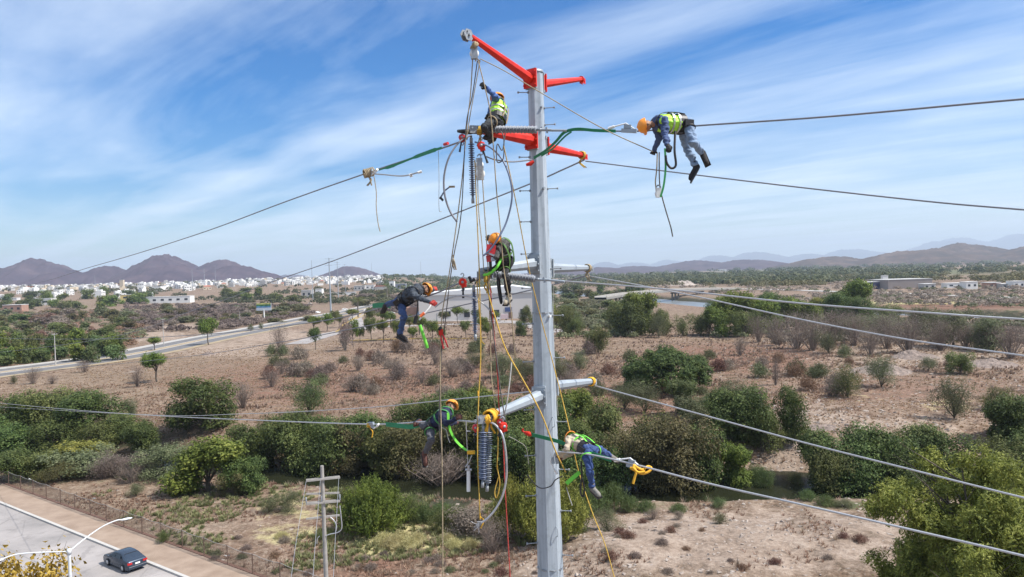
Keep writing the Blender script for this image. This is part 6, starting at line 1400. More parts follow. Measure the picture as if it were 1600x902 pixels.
# ------------------------------------------------------------------ buildings
wh = mat('white_plaster', (.72, .71, .68), .9, var=.08, vscale=.2); gyp = mat('grey_plaster', (.42, .41, .39), .9, var=.15, vscale=.2)
beige = mat('beige_plaster', (.55, .46, .34), .9); brick = mat('brick_wall', (.34, .20, .15), .9, var=.2, vscale=.3); yelw = mat('yellow_plaster', (.68, .52, .2), .9)
roofw = mat('pale_roof', (.60, .59, .57), .9); roofr = mat('tile_roof', (.38, .15, .10), .9); glassd = mat('dark_window', (.03, .035, .045), .2); doorb = mat('brown_door', (.16, .09, .06), .7)
def house_proto(k):
    rd_ = random.Random(k); W, D_, H = [(9, 9, 4), (10, 10, 6.6), (13, 9, 4), (8, 10, 7), (11, 9, 4.4), (16, 10, 6.4), (8, 8, 3.6)][k]
    wm = [wh, wh, wh, gyp, beige, wh, wh][k]; parts = []
    w_ = MB().box((0, 0, H / 2 - .5), (W, D_, H + 1))
    if k in (1, 3): w_.box((W * .22, 1, H + .9), (W * .5, D_ * .6, 2.6))
    if k == 5: w_.box((-W * .25, 0, H + 1.2), (W * .4, D_ * .7, 3))
    parts.append(('wall', w_, wm))
    r_ = MB()
    if k == 4:
        r_.add([(-W / 2 - .4, -D_ / 2 - .4, H), (W / 2 + .4, -D_ / 2 - .4, H), (W / 2 + .4, D_ / 2 + .4, H), (-W / 2 - .4, D_ / 2 + .4, H), (-W / 4, 0, H + 1.9), (W / 4, 0, H + 1.9)], [(0, 1, 5, 4), (1, 2, 5), (2, 3, 4, 5), (3, 0, 4), (3, 2, 1, 0)])
    else:
        for a in (-1, 1): r_.box((0, a * (D_ / 2 - .1), H + .25), (W + .1, .3, .6)); r_.box((a * (W / 2 - .1), 0, H + .25), (.3, D_ - .6, .6))
        r_.lathe([(.01, 0), (.55, 0), (.55, .9), (.3, 1.2), (.01, 1.2)], Matrix.Translation((-W * .3, D_ * .2, H + .02)), 8)
    parts.append(('roof', r_, roofr if k == 4 else roofw))
    nf = 2 if H > 6 else 1
    for f_ in range(nf):
        for i in range(3 if W > 9 else 2):
            x_ = -W / 2 + W * (i + .5) / (3 if W > 9 else 2)
            if f_ == 0 and i == 1: parts.append(('door', MB().box((x_, -D_ / 2, 1.05), (1.1, .12, 2.1)), doorb)); continue
            parts.append(('window', MB().box((x_, -D_ / 2, 1.9 + f_ * 3), (1.8, .12, 1.3)), glassd))
    parts.append(('window', MB().box((W / 2, 0, 1.9), (.12, 2.2, 1.4)), glassd))
    return [(n_, mesh_of(m_, n_), mm) for n_, m_, mm in parts]
HP = [house_proto(k) for k in range(7)]
for hp in HP:
    for n_, me_, mm in hp: me_.materials.append(mm)
KN = ['small white flat-roofed house', 'two-storey white house', 'wide white single-storey house', 'tall grey unplastered house', 'beige house with red tiled roof', 'long white two-storey building', 'tiny white house']
rd = random.Random(77); hs = []
tries = 0
while len(hs) < 290 and tries < 6000:
    tries += 1
    px = rd.uniform(-15, 600); hor = HOR - (px - 800) * math.tan(rol)
    lo, hi = (0.0, 22) if px < 330 else (-1.5, 13)
    if px > 500: hi = 12
    o_ = lo + (hi - lo) * rd.random() ** 1.5
    dd = 900 + (26 - o_) / 27 * 1500 if px < 330 else 1300 + (17 - o_) / 18 * 1100
    x_, y_ = (px - 800) / F * dd, dd
    if any(abs(x_ - a[0]) < 11 and abs(y_ - a[1]) < 14 for a in hs): continue
    hs.append((x_, y_, px))
hs.sort(key=lambda a: a[2]); kc = {}
for x_, y_, px in hs:
    k = rd.choice([0, 0, 1, 1, 2, 2, 3, 4, 5, 6, 1, 2]); kc[(k, y_ > 1500)] = kc.get((k, y_ > 1500), 0) + 1; i = kc[(k, y_ > 1500)]
    e = empty('house', (x_, y_, hz(x_, y_)), '%s in the %s town, %s' % (KN[k], 'far' if y_ > 1500 else 'near', ordinal(i) + ' from the left' if i > 1 else 'leftmost'), 'house', 'houses of the town below the hills')
    e.rotation_euler = (0, 0, rd.choice([0, .5, .7, -.3, 1.57]) + rd.uniform(-.1, .1)); s = rd.uniform(.95, 1.35); e.scale = (s, s, s * rd.uniform(.9, 1.2))
    for n_, me_, mm in HP[k]:
        q = bpy.data.objects.new(n_, me_); COL.objects.link(q); q.parent = e
# the rest of the town, hundreds of roofs too small to tell apart
rs_ = np.random.RandomState(91); tb = {0: MB(), 1: MB(), 2: MB()}
for _ in range(620):
    px = rs_.uniform(-20, 600); dd = rs_.uniform(1500, 2750); x_, y_ = (px - 800) / F * dd, dd
    w_, d_, h_ = rs_.uniform(7, 15), rs_.uniform(7, 12), rs_.choice([3.4, 4, 6.4, 7]); z_ = hz(x_, y_); M3 = Matrix.Rotation(rs_.uniform(-.6, .6), 3, 'Z')
    m_ = tb[int(rs_.choice([0, 0, 0, 1, 2]))]; m_.box((x_, y_, z_ + h_ / 2 - .5), (w_, d_, h_ + 1), M3)
    if rs_.rand() < .5: m_.box((x_, y_ + 1, z_ + h_ + 1), (w_ * .4, d_ * .5, 2.4), M3)
for k_, mm_ in ((0, wh), (1, gyp), (2, beige)): tb[k_].build('far_town_houses', mm_)['kind'] = 'stuff'
def bld(name, x0, x1, yt, yb, m, label, depth=15, roof=roofw, cat='building', wins=0, D=None, roof_h=.5, group=None):
    """flat-roofed building whose front stands where the photo shows it"""
    g_ = G((x0 + x1) / 2, yb); d = (g_ - CAM).dot(f0) if D is None else D; W = (x1 - x0) / F * d; H = (yb - yt) / F * d
    e = empty(name, g_, label, cat, group); c = g_ + Vector((0, depth / 2, 0))
    MB().box(c + Vector((0, 0, H / 2 - 1)), (W, depth, H + 2)).build('wall', m, e)
    MB().box(c + Vector((0, 0, H + roof_h / 2)), (W + .5, depth + .5, roof_h)).build('roof', roof, e)
    for i in range(wins): MB().box(g_ + Vector((-W / 2 + W * (i + .5) / wins, -.05, H * .55)), (W / wins * .4, .12, H * .3)).build('window', glassd, e)
    return e
bld('warehouse_block', 223, 297, 464, 474, wh, 'long white low building at the right edge of the town', 14, wins=6)
bld('tower_block', 187, 193, 437, 452, beige, 'tan square tower rising above the town roofs', 6, D=1500)
bld('house', 4, 34, 477, 489, brick, 'reddish brick house at the lower left of the town', 12, wins=3)
bld('house', 60, 80, 467, 477, wh, 'bright white box house low in the town left', 12, wins=1)
bld('house', 188, 204, 461, 470, yelw, 'yellow walled house beside the long white building', 10, wins=1)
bld('house', 471, 487, 454, 466, gyp, 'grey two-storey house at the highway end of the town', 12, wins=2)
bld('building', 493, 503, 452, 462, wh, 'white square building right behind the tall transmission pole', 12)
bld('wall', 517, 556, 457, 461, wh, 'long white boundary wall right of the transmission poles', 1, cat='wall')
bld('building', 553, 570, 447, 455, gyp, 'grey office building beyond the palm trees', 12, wins=3)
bld('building', 571, 585, 446, 453, wh, 'white office building next to the red-roofed one', 12, wins=2)
bld('building', 586, 603, 448, 453, gyp, 'low building with red roof beyond the palms', 12, roof=roofr, roof_h=2)
bld('building', 608, 616, 440, 451, wh, 'white twin-topped building left of the warehouse', 12, wins=1)
bld('building', 618, 634, 444, 452, mat('blue_grey_wall', (.2, .22, .28), .8), 'dark blue-roofed building left of the warehouse', 12)
bld('building', 12, 26, 466, 470, roofw, 'pale low shed at the far left', 9)
bld('building', 240, 250, 449, 455, wh, 'large white flat hall in the upper town', 20, D=1700)
purp = mat('purple_wall', (.05, .05, .12), .8)
bld('building', 1354, 1383, 441, 452, purp, 'dark purple-blue building on the far plain at the right', 14, wins=2)
bld('building', 1388, 1457, 437, 451, mat('warm_grey_wall', (.27, .235, .22), .9, var=.1, vscale=.05), 'long grey windowless hall on the far plain at the right', 40, roof=gyp)
bld('building', 1380, 1388, 431, 446, wh, 'white sign tower beside the long grey hall', 5)
for a, b_, c_, d_, m_, lb_ in [(1444, 1462, 444, 452, gyp, 'blue-grey shed right of the long grey hall'), (1480, 1506, 443, 450, wh, 'white-roofed shed right of the grey hall'), (1510, 1528, 441, 452, wh, 'white house with a pitched roof at the far right'), (1545, 1564, 442, 451, brick, 'red-fronted shop in the row at the far right'), (1584, 1602, 440, 451, wh, 'white building at the far right edge'), (1225, 1234, 421, 426, wh, 'small white house among the far woods'), (1120, 1135, 421, 424, roofw, 'pale roof among the far woods'), (1566, 1582, 444, 451, gyp, 'grey house between the red shop and the right edge'), (1418, 1428, 421, 425, wh, 'small white house beneath the thin smoke')]:
    bld('building', a, b_, c_, d_, m_, lb_, 10, wins=2 if b_ - a > 12 else 0)
# the big warehouse
def warehouse():
    g_ = G(745, 500); d = (g_ - CAM).dot(f0); k = d / F
    L_, R_x = g_.x + (655 - 745) * k, g_.x + (850 - 745) * k; H = 41 * k; dp = 55
    e = empty('warehouse', Vector(((L_ + R_x) / 2, g_.y, 0)), 'large pale grey metal warehouse behind the middle insulator', 'warehouse')
    cm = bpy.data.materials.new('corrugated_wall'); cm.use_nodes = True; t = cm.node_tree; b = t.nodes['Principled BSDF']; b.inputs['Roughness'].default_value = .6
    tcn = t.nodes.new('ShaderNodeTexCoord').outputs['Object']; wv = t.nodes.new('ShaderNodeTexWave'); wv.inputs['Scale'].default_value = .9; t.links.new(tcn, wv.inputs['Vector'])
    t.links.new(mix(t, mth(t, 'MULTIPLY', wv.outputs['Fac'], .25), (.62, .58, .54), (.5, .47, .44)), b.inputs['Base Color'])
    gy = g_.y
    MB().box(((L_ + R_x) / 2, gy + dp / 2, H / 2), (R_x - L_, dp, H)).build('wall', cm, e)
    xm = g_.x + (800 - 745) * k
    r_ = MB(); y0, y1 = gy - .6, gy + dp + .6
    prof = [(L_ - .8, H - .2), (L_ - .8, H + .9), (xm, H + 4.2), (R_x + .8, H + 1.0), (R_x + .8, H - .2)]
    r_.add([(a, y0, z) for a, z in prof] + [(a, y1, z) for a, z in prof], [(4, 3, 2, 1, 0), (5, 6, 7, 8, 9)] + [(i, i + 1, i + 6, i + 5) for i in range(4)] + [(4, 0, 5, 9)])
    r_.build('roof', mat('white_metal_roof', (.66, .66, .65), .6), e)
    def w_(px, py, w, h, m, nm): MB().box((g_.x + (px - 745) * k, gy - .1, (500 - py) * k), (w * k, .3, h * k)).build(nm, m, e)
    for px in (700, 776, 818): w_(px, 489, 9, 8, glassd, 'window')
    w_(795, 485, 11, 7, mat('blue_panel', (.05, .08, .2), .6), 'door'); w_(798, 494, 6, 9, doorb, 'door'); w_(730, 491, 9, 8, glassd, 'window')
    e2 = empty('canopy_building', G(655, 503), 'low annex with slanted blue roof left of the warehouse', 'building')
    g2 = G(660, 502); k2 = (g2 - CAM).dot(f0) / F; 
    MB().box(g2 + Vector((-6 * k2, 6, 11 * k2)), (50 * k2, 10, 22 * k2)).build('wall', brick, e2)
    a = g2 + Vector((-8 * k2, -4, 12 * k2)); bq = g2 + Vector((24 * k2, -4, 12 * k2))
    MB().add([a, bq, bq + Vector((0, 9, 6 * k2)), a + Vector((0, 9, 6 * k2)), a - Vector((0, 0, .4)), bq - Vector((0, 0, .4)), bq + Vector((0, 9, 6 * k2 - .4)), a + Vector((0, 9, 6 * k2 - .4))], [(0, 1, 2, 3), (7, 6, 5, 4), (0, 4, 5, 1)]).build('roof', mat('blue_roof', (.16, .24, .36), .5), e2)
    for q in (a, bq): MB().tube([q, q - Vector((0, 0, 12 * k2))], .2, 6).build('post', galv_d, e2)
warehouse()
# ------------------------------------------------------------------ vehicles
tyre = mat('tyre', (.02, .02, .02), .8); rimm = mat('wheel_rim', (.45, .46, .48), .35, metal=.6); glassc = mat('car_glass', (.012, .014, .018), .08); tail = mat('tail_lamp', (.45, .01, .012), .25)
def car_parts(paint, L_=4.55, W=1.78, H=1.45):
    prof = [(-2.27, .32), (-2.29, .62), (-2.24, .92), (-2.12, 1.02), (-1.62, 1.06), (-1.12, 1.36), (-.62, 1.45), (.05, 1.44), (.45, 1.36), (1.12, 1.0), (1.75, .90), (2.12, .78), (2.27, .60), (2.28, .32), (2.1, .2), (-2.1, .2)]
    body = MB(); n_ = len(prof)
    def wid(x, z): b_ = W / 2 * (1 - .10 * max(0, (abs(x) - 1.6) / .7) ** 2); return b_ * (1 if z < .95 else 1 - .28 * (z - .95) / .5)
    rings = [(-1, .93), (-.97, 1), (.97, 1), (1, .93)]
    V = []
    for s, q in ((-1, 0), (-1, 1), (1, 1), (1, 0)):
        for x, z in prof:
            sc = 1 if q == 0 else 1; ww = wid(x, z) - (.0 if q == 0 else .10)
            zz2 = z + (0.0 if q == 0 else .035 if z > .7 else -.01); xx2 = x * (1 if q == 0 else 1.01)
            V.append((xx2, s * ww, zz2))
    Fs = []
    for r_ in range(3):
        for i in range(n_): Fs.append((r_ * n_ + i, r_ * n_ + (i + 1) % n_, (r_ + 1) * n_ + (i + 1) % n_, (r_ + 1) * n_ + i))
    Fs += [tuple(range(n_ - 1, -1, -1)), tuple(3 * n_ + i for i in range(n_))]
    body.add(V, Fs, 0, False)
    parts = [('body', body, paint)]
    def sidewin(s, xs): 
        mb = MB(); 
        for a in xs: mb.add([(x, s * (wid(x, z) + .012), z) for x, z in a], [tuple(range(len(a)))[::s]])
        return mb
    for s in (-1, 1):
        for a in ([(-1.0, 1.03), (-.08, 1.01), (-.08, 1.37), (-.6, 1.38), (-.86, 1.3)], [(.0, 1.01), (.95, 1.0), (.42, 1.3), (.0, 1.37)]): parts.append(('window', sidewin(s, [a]), glassc))
    def slab(x0, z0, x1, z1, w0, w1, th=.02, m_=glassc, nm='window'):
        d = Vector((x1 - x0, 0, z1 - z0)).normalized(); nn = Vector((d.z, 0, -d.x)) * (th if x0 > 0 else -th)
        mb = MB(); mb.add([Vector((x0, -w0, z0)) + nn, Vector((x0, w0, z0)) + nn, Vector((x1, w1, z1)) + nn, Vector((x1, -w1, z1)) + nn], [(0, 1, 2, 3)]); parts.append((nm, mb, m_))
    slab(-1.60, 1.10, -1.10, 1.40, .68, .56, .012, glassc, 'rear_window'); slab(1.10, 1.04, .48, 1.385, .70, .57, .012, glassc, 'windscreen')
    for s in (-1, 1):
        parts.append(('tail_lamp', MB().box((-2.25, s * .66, .82), (.12, .38, .17)), tail)); parts.append(('headlight', MB().box((2.2, s * .62, .68), (.12, .36, .14)), white))
        parts.append(('wing_mirror', MB().ell((.85, s * .98, 1.0), (.06, .1, .07), n=6), paint))
        for x in (-1.32, 1.36):
            M = Matrix.Translation((x, s * .80, .32)) @ Matrix.Rotation(R(90), 4, 'X')
            parts.append(('wheel', MB().lathe([(.001, -.1), (.27, -.1), (.32, -.07), (.32, .07), (.27, .1), (.001, .1)], M, 18), tyre))
            parts.append(('rim', MB().lathe([(.001, -.115), (.17, -.112), (.2, -.1), (.2, .1), (.17, .112), (.001, .115)], M, 14), rimm))
    parts.append(('number_plate', MB().box((-2.30, 0, .74), (.03, .42, .14)), white)); parts.append(('bumper', MB().box((-2.27, 0, .42), (.12, 1.55, .16)), paint)); parts.append(('bumper', MB().box((-2.31, 0, .53), (.05, 1.5, .03)), rimm))
    return parts
def make_car(paint, label, loc, rz, s=1, group=None, name='parked_car'):
    e = empty(name, loc, label, 'car', group, rz); e.scale = (s, s, s); wl = None
    for n_, mb, m in car_parts(paint):
        me_ = mesh_of(mb, n_); me_.materials.append(m); q = bpy.data.objects.new(n_, me_); COL.objects.link(q); q.parent = e
        if n_ == 'wheel': wl = q
        if n_ == 'rim': q.parent = wl
        if n_ == 'body':
            bv = q.modifiers.new('b', 'BEVEL'); bv.width = .05; bv.segments = 3; bv.limit_method = 'ANGLE'; bv.angle_limit = R(20); me_.polygons.foreach_set('use_smooth', np.full(len(me_.polygons), True))
    return e
hdg = math.atan2(.590, -.808)
cpos = fl(0, -5.6) ; g_ = G(169, 893)
tt = (g_ - FP).dot(FD); make_car(mat('slate_blue_paint', (.045, .065, .095), .25, metal=.5, spec=.6), 'dark slate-blue saloon car parked along the kerb at the lower left', fl(tt, -5.35, .04), hdg, 1.08)
CG = 'cars at the parking ground and highway'
for i, (px, py, pm, rz, lb_) in enumerate([(497, 490, white, 1.3, 'white car on the highway beside the transmission poles'), (484, 476, white, 1.3, 'pale car on the highway curve near the grey house'), (539, 485, wh, .2, 'white car parked left of the palms'), (573, 487, white, .3, 'white car near the parking ground palms'), (600, 492, white, 0, 'white car parked behind the row of planted trees'), (586, 484, blackm, .1, 'dark car in the lot by the palms'), (612, 491, gyp, 0, 'grey car next to the white parked car'), (622, 489, white, .1, 'white car right of the grey parked one')]):
    make_car(pm, lb_, G(px, py) + Vector((0, 0, .15)), rz, 1.15, CG)
g_ = G(785, 501) + Vector((0, 0, .15)); e = empty('box_truck', g_, 'small truck with white cab and pinkish box by the warehouse doors', 'truck')
MB().box(g_ + Vector((1.2, 0, 2.2)), (4.4, 2.3, 2.7)).build('cargo_box', mat('pinkish_panel', (.55, .42, .42), .6), e)
cb = MB().box(g_ + Vector((-2.2, 0, 1.15)), (2.0, 2.1, 1.3)).box(g_ + Vector((-2.0, 0, 2.1)), (1.5, 2.0, .8)); cb.build('cab', white, e); MB().box(g_ + Vector((-2.79, 0, 2.1)), (.08, 1.7, .55)).build('windscreen', glassd, e); MB().box(g_ + Vector((-2.0, -1.02, 2.1)), (1.0, .06, .5)).build('window', glassd, e)
for x in (-2.2, 2.2):
    for s in (-1, 1): MB().lathe([(.001, -.13), (.42, -.13), (.42, .13), (.001, .13)], Matrix.Translation(g_ + Vector((x, s * 1.0, .42))) @ Matrix.Rotation(R(90), 4, 'X'), 12).build('wheel', tyre, e)
# ------------------------------------------------------------------ poles, lamps, billboard
def far_pole(px, yt, yb, label, arms=0, r=.35, D=None, m=None, group='distant poles', cat='utility pole', aw=3.2):
    g_ = G(px, yb) if D is None else Vector((P(px, yb, D).x, P(px, yb, D).y, 0)); g_.z = hz(g_.x, g_.y); d = (g_ - CAM).dot(f0)
    top = P(px - (yb - yt) * .031, yt, d).z; H = top - g_.z
    e = empty('utility_pole', g_, label, cat, group); MB().tube([g_ - Vector((0, 0, .3)), g_ + Vector((0, 0, H))], [r, r * .45], 8).build('shaft', m or galv, e)
    for k in range(arms):
        z = H * (.985 - .06 * k) - .3; a = aw * (1 if k % 2 else .85); MB().tube([g_ + Vector((-a, 0, z + .3)), g_ + Vector((0, 0, z)), g_ + Vector((a, 0, z + .3))], [.09, .16, .09], 6).build('cross_arm', m or galv, e)
    return e
far_pole(517, 403, 487, 'tallest distant steel pole with three arm pairs beside the highway', 3, .75, aw=4.5)
far_pole(489, 407, 470, 'distant pole left of the tallest transmission pole', 0, .5)
far_pole(529, 409, 470, 'distant pole with arms right of the tallest transmission pole', 3, .55, aw=4)
far_pole(540, 413, 460, 'slim distant pole second right of the tallest one', 1, .35)
far_pole(582, 411, 458, 'slim pole above the red-roofed building', 0, .3); far_pole(659, 409, 462, 'slim pole above the helmet of the dark-clothed worker', 0, .3)
far_pole(301, 421, 452, 'left one of two pylons above the town', 2, .6, aw=5); far_pole(320, 418, 452, 'right one of two pylons above the town', 2, .6, aw=5)
far_pole(149, 431, 452, 'single mast above the left part of the town', 0, .6); far_pole(337, 415, 440, 'faint mast in front of the hills', 1, .5, D=2100)
pc = mat('pole_concrete', (.42, .40, .37), .9)
far_pole(87, 521, 572, 'concrete pole on the far verge of the highway at the left', 1, .22, m=pc, aw=1.2); far_pole(256, 498, 540, 'concrete pole on the highway near the lone planted tree', 1, .2, m=pc, aw=1.2)
far_pole(375, 487, 507, 'short concrete pole left of the billboard', 0, .2, m=pc); far_pole(1325, 440, 455, 'pole on the far road at the right', 0, .25, m=pc); far_pole(1298, 438, 452, 'pole left of the purple building', 0, .2, m=pc)
far_pole(1168, 445, 458, 'pole at the right end of the bridge', 0, .2, m=pc)
g_ = G(413, 502); d = (g_ - CAM).dot(f0); k = d / F; e = empty('billboard', g_, 'billboard on a white post beyond the highway, green over blue', 'billboard')
MB().tube([g_, g_ + Vector((0, 0, 18 * k))], .45, 8).build('post', wh, e)
pn = MB().box(g_ + Vector((0, 0, 22.5 * k)), (23 * k, .5, 11.5 * k)).build('panel', mat('billboard_white', (.52, .56, .60), .6), e)
for z0, h_, c_ in ((27.2, 2, (.45, .42, .12)), (24.9, 2.6, (.04, .15, .06)), (22.4, 2.3, (.08, .20, .35))): MB().box(g_ + Vector((0, -.27, z0 * k)), (22.6 * k, .05, h_ * k)).build('band', mat('billboard_band_%d' % int(z0), c_, .6, var=.6, vscale=.4), pn)
# street lamp bottom left
lp = P(108, 862, 42); gz = .17; e = empty('street_lamp', (lp.x, lp.y, gz), 'white double-armed street lamp above the yellow-leaved tree', 'street lamp'); lpm = mat('lamp_paint', (.60, .62, .63), .5, var=.05)
MB().tube([(lp.x, lp.y, gz), (lp.x, lp.y, lp.z + .05)], [.14, .085], 10).lathe([(.01, 0), (.12, 0), (.12, .3), (.01, .32)], Matrix.Translation((lp.x, lp.y, lp.z - .15)), 10).build('post', lpm, e)
for pts, hd_, in (([P(110, 860, 42), P(135, 840, 43), P(160, 823, 44), P(180, 814, 44.6), P(190, 812, 44.9)], (P(188, 813, 44.8), P(207, 809, 45.3))), ([P(106, 862, 42), P(70, 863, 41.5), P(28, 866, 41), P(5, 873, 40.6)], (P(8, 872, 40.7), P(-14, 881, 40.2)))):
    o = MB().tube(catmull(pts, 5), .036, 8).build('arm', lpm, e); a, b_ = hd_; dd = (b_ - a); dd_n = dd.normalized()
    Mh = Matrix.Translation((a + b_) / 2) @ Matrix((dd_n, Vector((0, 0, 1)).cross(dd_n).normalized(), dd_n.cross(Vector((0, 0, 1)).cross(dd_n)).normalized())).transposed().to_4x4()
    MB().ell((0, 0, 0), (1, 1, 1), n=8).v; hb_ = MB(); hb_.lathe([(max(math.sin(t_), .01), -math.cos(t_)) for t_ in np.linspace(0, math.pi, 9)], Mh @ Matrix.Diagonal((dd.length / 2, .14, .06, 1)) @ Matrix.Rotation(R(90), 4, 'Y'), 12); hb_.build('lamp_head', lpm, o)
    MB().box((a + b_) / 2 - Vector((0, 0, .05)), (.3, .2, .03)).build('lens', glassc, o)
# three-tier wooden pole with cross arms
wpm = mat('weathered_pole', (.30, .28, .255), .9, var=.2, vscale=2, bump=.3); 
wt = P(503, 728, 51); e = empty('utility_pole', (wt.x, wt.y, 0), 'weathered grey pole with three crossarms in front of the willow shrub', 'utility pole')
MB().tube([(wt.x, wt.y, -.3), (wt.x, wt.y, wt.z)], [.19, .12], 10).build('shaft', wpm, e)
def xarm(ya, yb, dy=0, dbl=False):
    a, b_ = P(478.5, ya, 50.6), P(531, yb, 51.4); d = b_ - a; M3 = Matrix((d.normalized(), Vector((0, 0, 1)).cross(d).normalized(), Vector((0, 0, 1)))).transposed()
    for s in ((-.13, .13) if dbl else (.14,)): 
        MB().box((a + b_) / 2 + M3 @ Vector((0, s, 0)), (d.length, .09, .12), M3).build('cross_arm', wpm, e)
    return a, b_
A1 = xarm(751, 745.5, dbl=True); A2 = xarm(787, 782.5, dbl=True); xarm(773, 771); A3 = xarm(812, 806)
for f_ in (0, .45, 1): 
    q = A2[0].lerp(A2[1], f_); MB().lathe([(.03, 0), (.07, .05), (.03, .1), (.08, .16), (.03, .2), (.08, .27), (.03, .3), (.07, .38), (.01, .4)], Matrix.Translation(q + Vector((0, 0, .05))), 8).build('insulator', poly, e)
    MB().tube([q + Vector((0, 0, -.1)), q + Vector((0, 0, .06))], .02, 5).build('pin', galv_d, e)
for f_, pxx in ((0, 455), (.42, 489), (.97, 521)):
    q = A1[0].lerp(A1[1], f_); line('power_cable', [q, P(pxx, 902, 38), P(pxx - (478.5 + f_ * 52 - pxx) * .5, 1080, 30)], .012, alu, 'thin service wire dropping from the top crossarm, %s' % {0: 'left', .42: 'middle', .97: 'right'}[f_], group='service wires of the wooden pole', sm=4)
line('conduit', [P(531, 790, 51), P(533, 808, 51), P(534, 825, 51), P(528, 832, 51), P(515, 835, 51), P(508, 838, 51)], .035, alu, 'pale cable looping from the lower crossarms to the pole', 'cable', 'cable loops on the wooden pole')
line('conduit', [P(516, 808, 51), P(523, 815, 51), P(526, 824, 51), P(524, 832, 51)], .035, alu, 'short inner cable loop below the lowest crossarm', 'cable', 'cable loops on the wooden pole')
line('conduit', [P(499, 838, 51), P(496, 842, 51), P(495, 850, 51)], .03, alu, 'small cable end left of the pole', 'cable', 'cable loops on the wooden pole')
# ------------------------------------------------------------------ fence along the street
fm = bpy.data.materials.new('chain_link'); fm.use_nodes = True; t = fm.node_tree; b = t.nodes['Principled BSDF']; b.inputs['Base Color'].default_value = (.12, .105, .09, 1); b.inputs['Metallic'].default_value = .3; b.inputs['Roughness'].default_value = .6
uv = t.nodes.new('ShaderNodeTexCoord').outputs['Object']; sx = t.nodes.new('ShaderNodeSeparateXYZ'); t.links.new(uv, sx.inputs[0])
al = mth(t, 'ADD', mth(t, 'MULTIPLY', sx.outputs[0], .808), mth(t, 'MULTIPLY', sx.outputs[1], -.59))
def diag(sg): return mth(t, 'LESS_THAN', mth(t, 'FRACT', mth(t, 'MULTIPLY', mth(t, 'ADD', al, mth(t, 'MULTIPLY', sx.outputs[2], sg)), 9.0)), .19)
t.links.new(mth(t, 'MAXIMUM', diag(1.0), diag(-1.0)), b.inputs['Alpha'])
ru = mat('rusty_steel', (.15, .095, .07), .8, var=.4, vscale=6)
fe = empty('chain_link_fence', fl(-10), 'long rusty chain-link fence along the dirt sidewalk', 'fence')
T0, T1 = -60, 92; mb = MB()
N_ = int((T1 - T0) / 4)
rs = random.Random(5)
rl = MB(); tops = []
for i in range(N_ + 1):
    t_ = T0 + i * 4; ln = (rs.uniform(-.05, .05), rs.uniform(-.05, .05)); h_ = 2.0
    MB().tube([fl(t_, 0, -.1), fl(t_ + ln[0], ln[1], h_ + .05)], .05, 6).build('post', ru, fe); tops.append((t_ + ln[0], ln[1]))
for (a, n1_), (b_, n2_) in zip(tops, tops[1:]):
    for k in range(4):
        q0, q1 = k / 4, (k + 1) / 4; s0, s1 = .12 * math.sin(math.pi * q0), .12 * math.sin(math.pi * q1)
        mb.add([fl(a + (b_ - a) * q0, 0, .05), fl(a + (b_ - a) * q1, 0, .05), fl(a + (b_ - a) * q1, n2_, 1.98 - s1), fl(a + (b_ - a) * q0, n1_, 1.98 - s0)], [(0, 1, 2, 3)])
        rl.tube([fl(a + (b_ - a) * q0, n1_, 2.0 - s0), fl(a + (b_ - a) * q1, n2_, 2.0 - s1)], .022, 5, caps=False)
mb.build('mesh', fm, fe); rl.build('top_rail', mat('rail_grey', (.30, .29, .27), .7), fe)
MB().box(fl(16, -.05, .14), (.01, .01, .01)).build('base_strip', dirt, fe) if False else None
strip('fence_footing', [fl(k) for k in (-60, -20, 0, 20, 40, 60, 92)], -.25, .1, mat('footing', (.16, .085, .06), .95, var=.3), .22, .1, z0=0)
# scraps caught in the fence and litter
lit = mat('litter_white', (.62, .62, .60), .8)
for i, (t_, n_) in enumerate([(6, .4), (14.5, .1), (23, .8), (38, .2), (43.5, .1), (50, 1.2), (30, 2.5)]):
    s = MB(); c = fl(t_, n_, .05 if i % 2 else 1.7); rr_ = random.Random(i)
    if i % 2: c.z = .1
    pts = [c + Vector((rr_.uniform(-.35, .35), rr_.uniform(-.1, .1), rr_.uniform(-.1, .2))) for _ in range(6)]; s.add(pts, [(0, 1, 2), (1, 2, 3), (2, 3, 4), (3, 4, 5), (0, 2, 4)]); s.solo('plastic_scrap', lit, 'white scrap of plastic on the fence, %s' % (ordinal(i + 1) + ' made out from the far end' if i else 'nearest the far end'), 'litter', 'scraps on the fence')
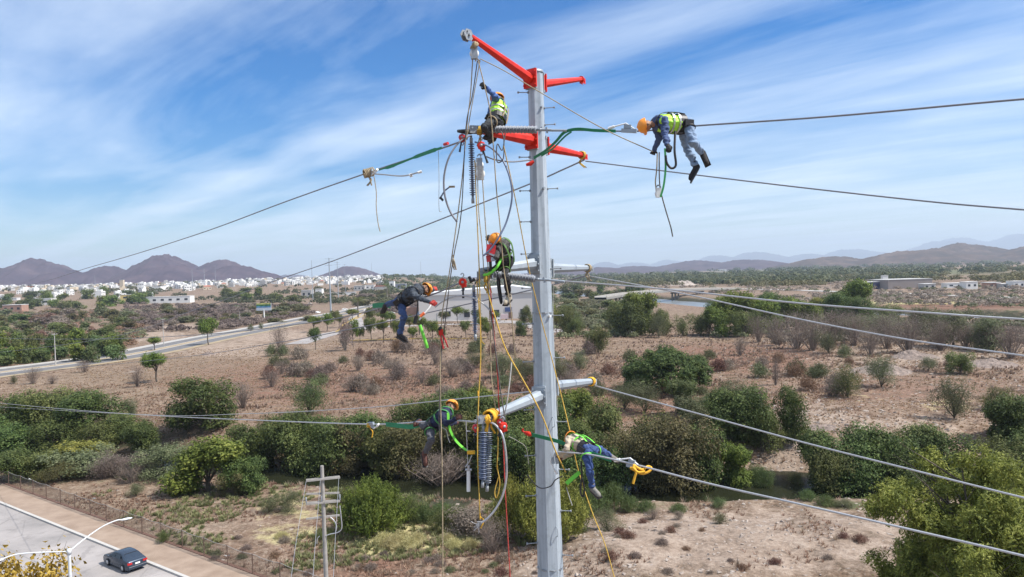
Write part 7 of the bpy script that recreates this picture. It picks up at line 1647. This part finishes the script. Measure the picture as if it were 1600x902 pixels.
# heaps
def heap(px, yb, wpx, hpx, m, label, seed=0, name='rock_heap'):
    g_ = G(px, yb); k = (g_ - CAM).dot(f0) / F; rs_ = np.random.RandomState(seed); n_ = 40; u = np.linspace(-1, 1, n_); U, Vv = np.meshgrid(u, u); r_ = np.hypot(U, Vv)
    H = np.clip(1 - r_ ** 1.5, 0, 1) * (.55 + .9 * (fbm(U * 3 + seed, Vv * 3, seed, 4) - .2)); Wm = wpx * k / 2; X_ = g_.x + U * Wm; Y_ = g_.y + Vv * Wm * .8 + Wm * .5; Z_ = hgt(X_, Y_) - .25 + H * hpx * k * (.6 + .8 * fbm(U * 11, Vv * 11, seed + 3, 4))
    Vt = np.stack([X_, Y_, Z_], -1).reshape(-1, 3); i, j = np.meshgrid(np.arange(n_ - 1), np.arange(n_ - 1), indexing='ij'); Fc = np.stack([i * n_ + j, i * n_ + j + 1, (i + 1) * n_ + j + 1, (i + 1) * n_ + j], -1).reshape(-1, 4)
    o_ = Vector((g_.x, g_.y, g_.z)); o = link_mesh(name, np_mesh(name, Vt - np.array(o_), Fc), m); o.location = o_; tag(o, label, 'heap'); return o
sp_m = mat('spoil_pale', (.33, .28, .24), .95, var=.3, vscale=.1, bump=.5, bscale=.5); rub_m = mat('rubble_pale', (.20, .155, .13), .95, var=.4, vscale=.8, bump=.6, bscale=3)
heap(1070, 446, 44, 9, sp_m, 'pale quarry heap beyond the bridge', 3)
heap(322, 556, 30, 7, rub_m, 'heap of broken pale concrete on the bare lot', 5); heap(205, 582, 22, 3, sp_m, 'small whitish pile near the lone tree', 6)
heap(1390, 585, 110, 10, rub_m, 'rubble heap left of the airy bushes on the right', 7); heap(1440, 560, 90, 10, rub_m, 'rubble heap below the leafless shrubs at the right', 8); heap(1290, 672, 60, 8, rub_m, 'rubble ridge above the creek bank at the right', 9); heap(1560, 575, 100, 10, rub_m, 'rubble heap near the right edge', 10)
# ------------------------------------------------------------------ air
hm = bpy.data.materials.new('haze'); hm.use_nodes = True; t = hm.node_tree; t.nodes.clear()
pv = t.nodes.new('ShaderNodeVolumePrincipled'); pv.inputs['Color'].default_value = (.74, .86, 1, 1)
pv.inputs['Density'].default_value = HAZE; pv.inputs['Anisotropy'].default_value = .1
o_ = t.nodes.new('ShaderNodeOutputMaterial'); t.links.new(pv.outputs[0], o_.inputs['Volume'])
hb = MB().box((0, 0, 380), (52000, 52000, 1000)).build('haze', hm); hb['kind'] = 'stuff'
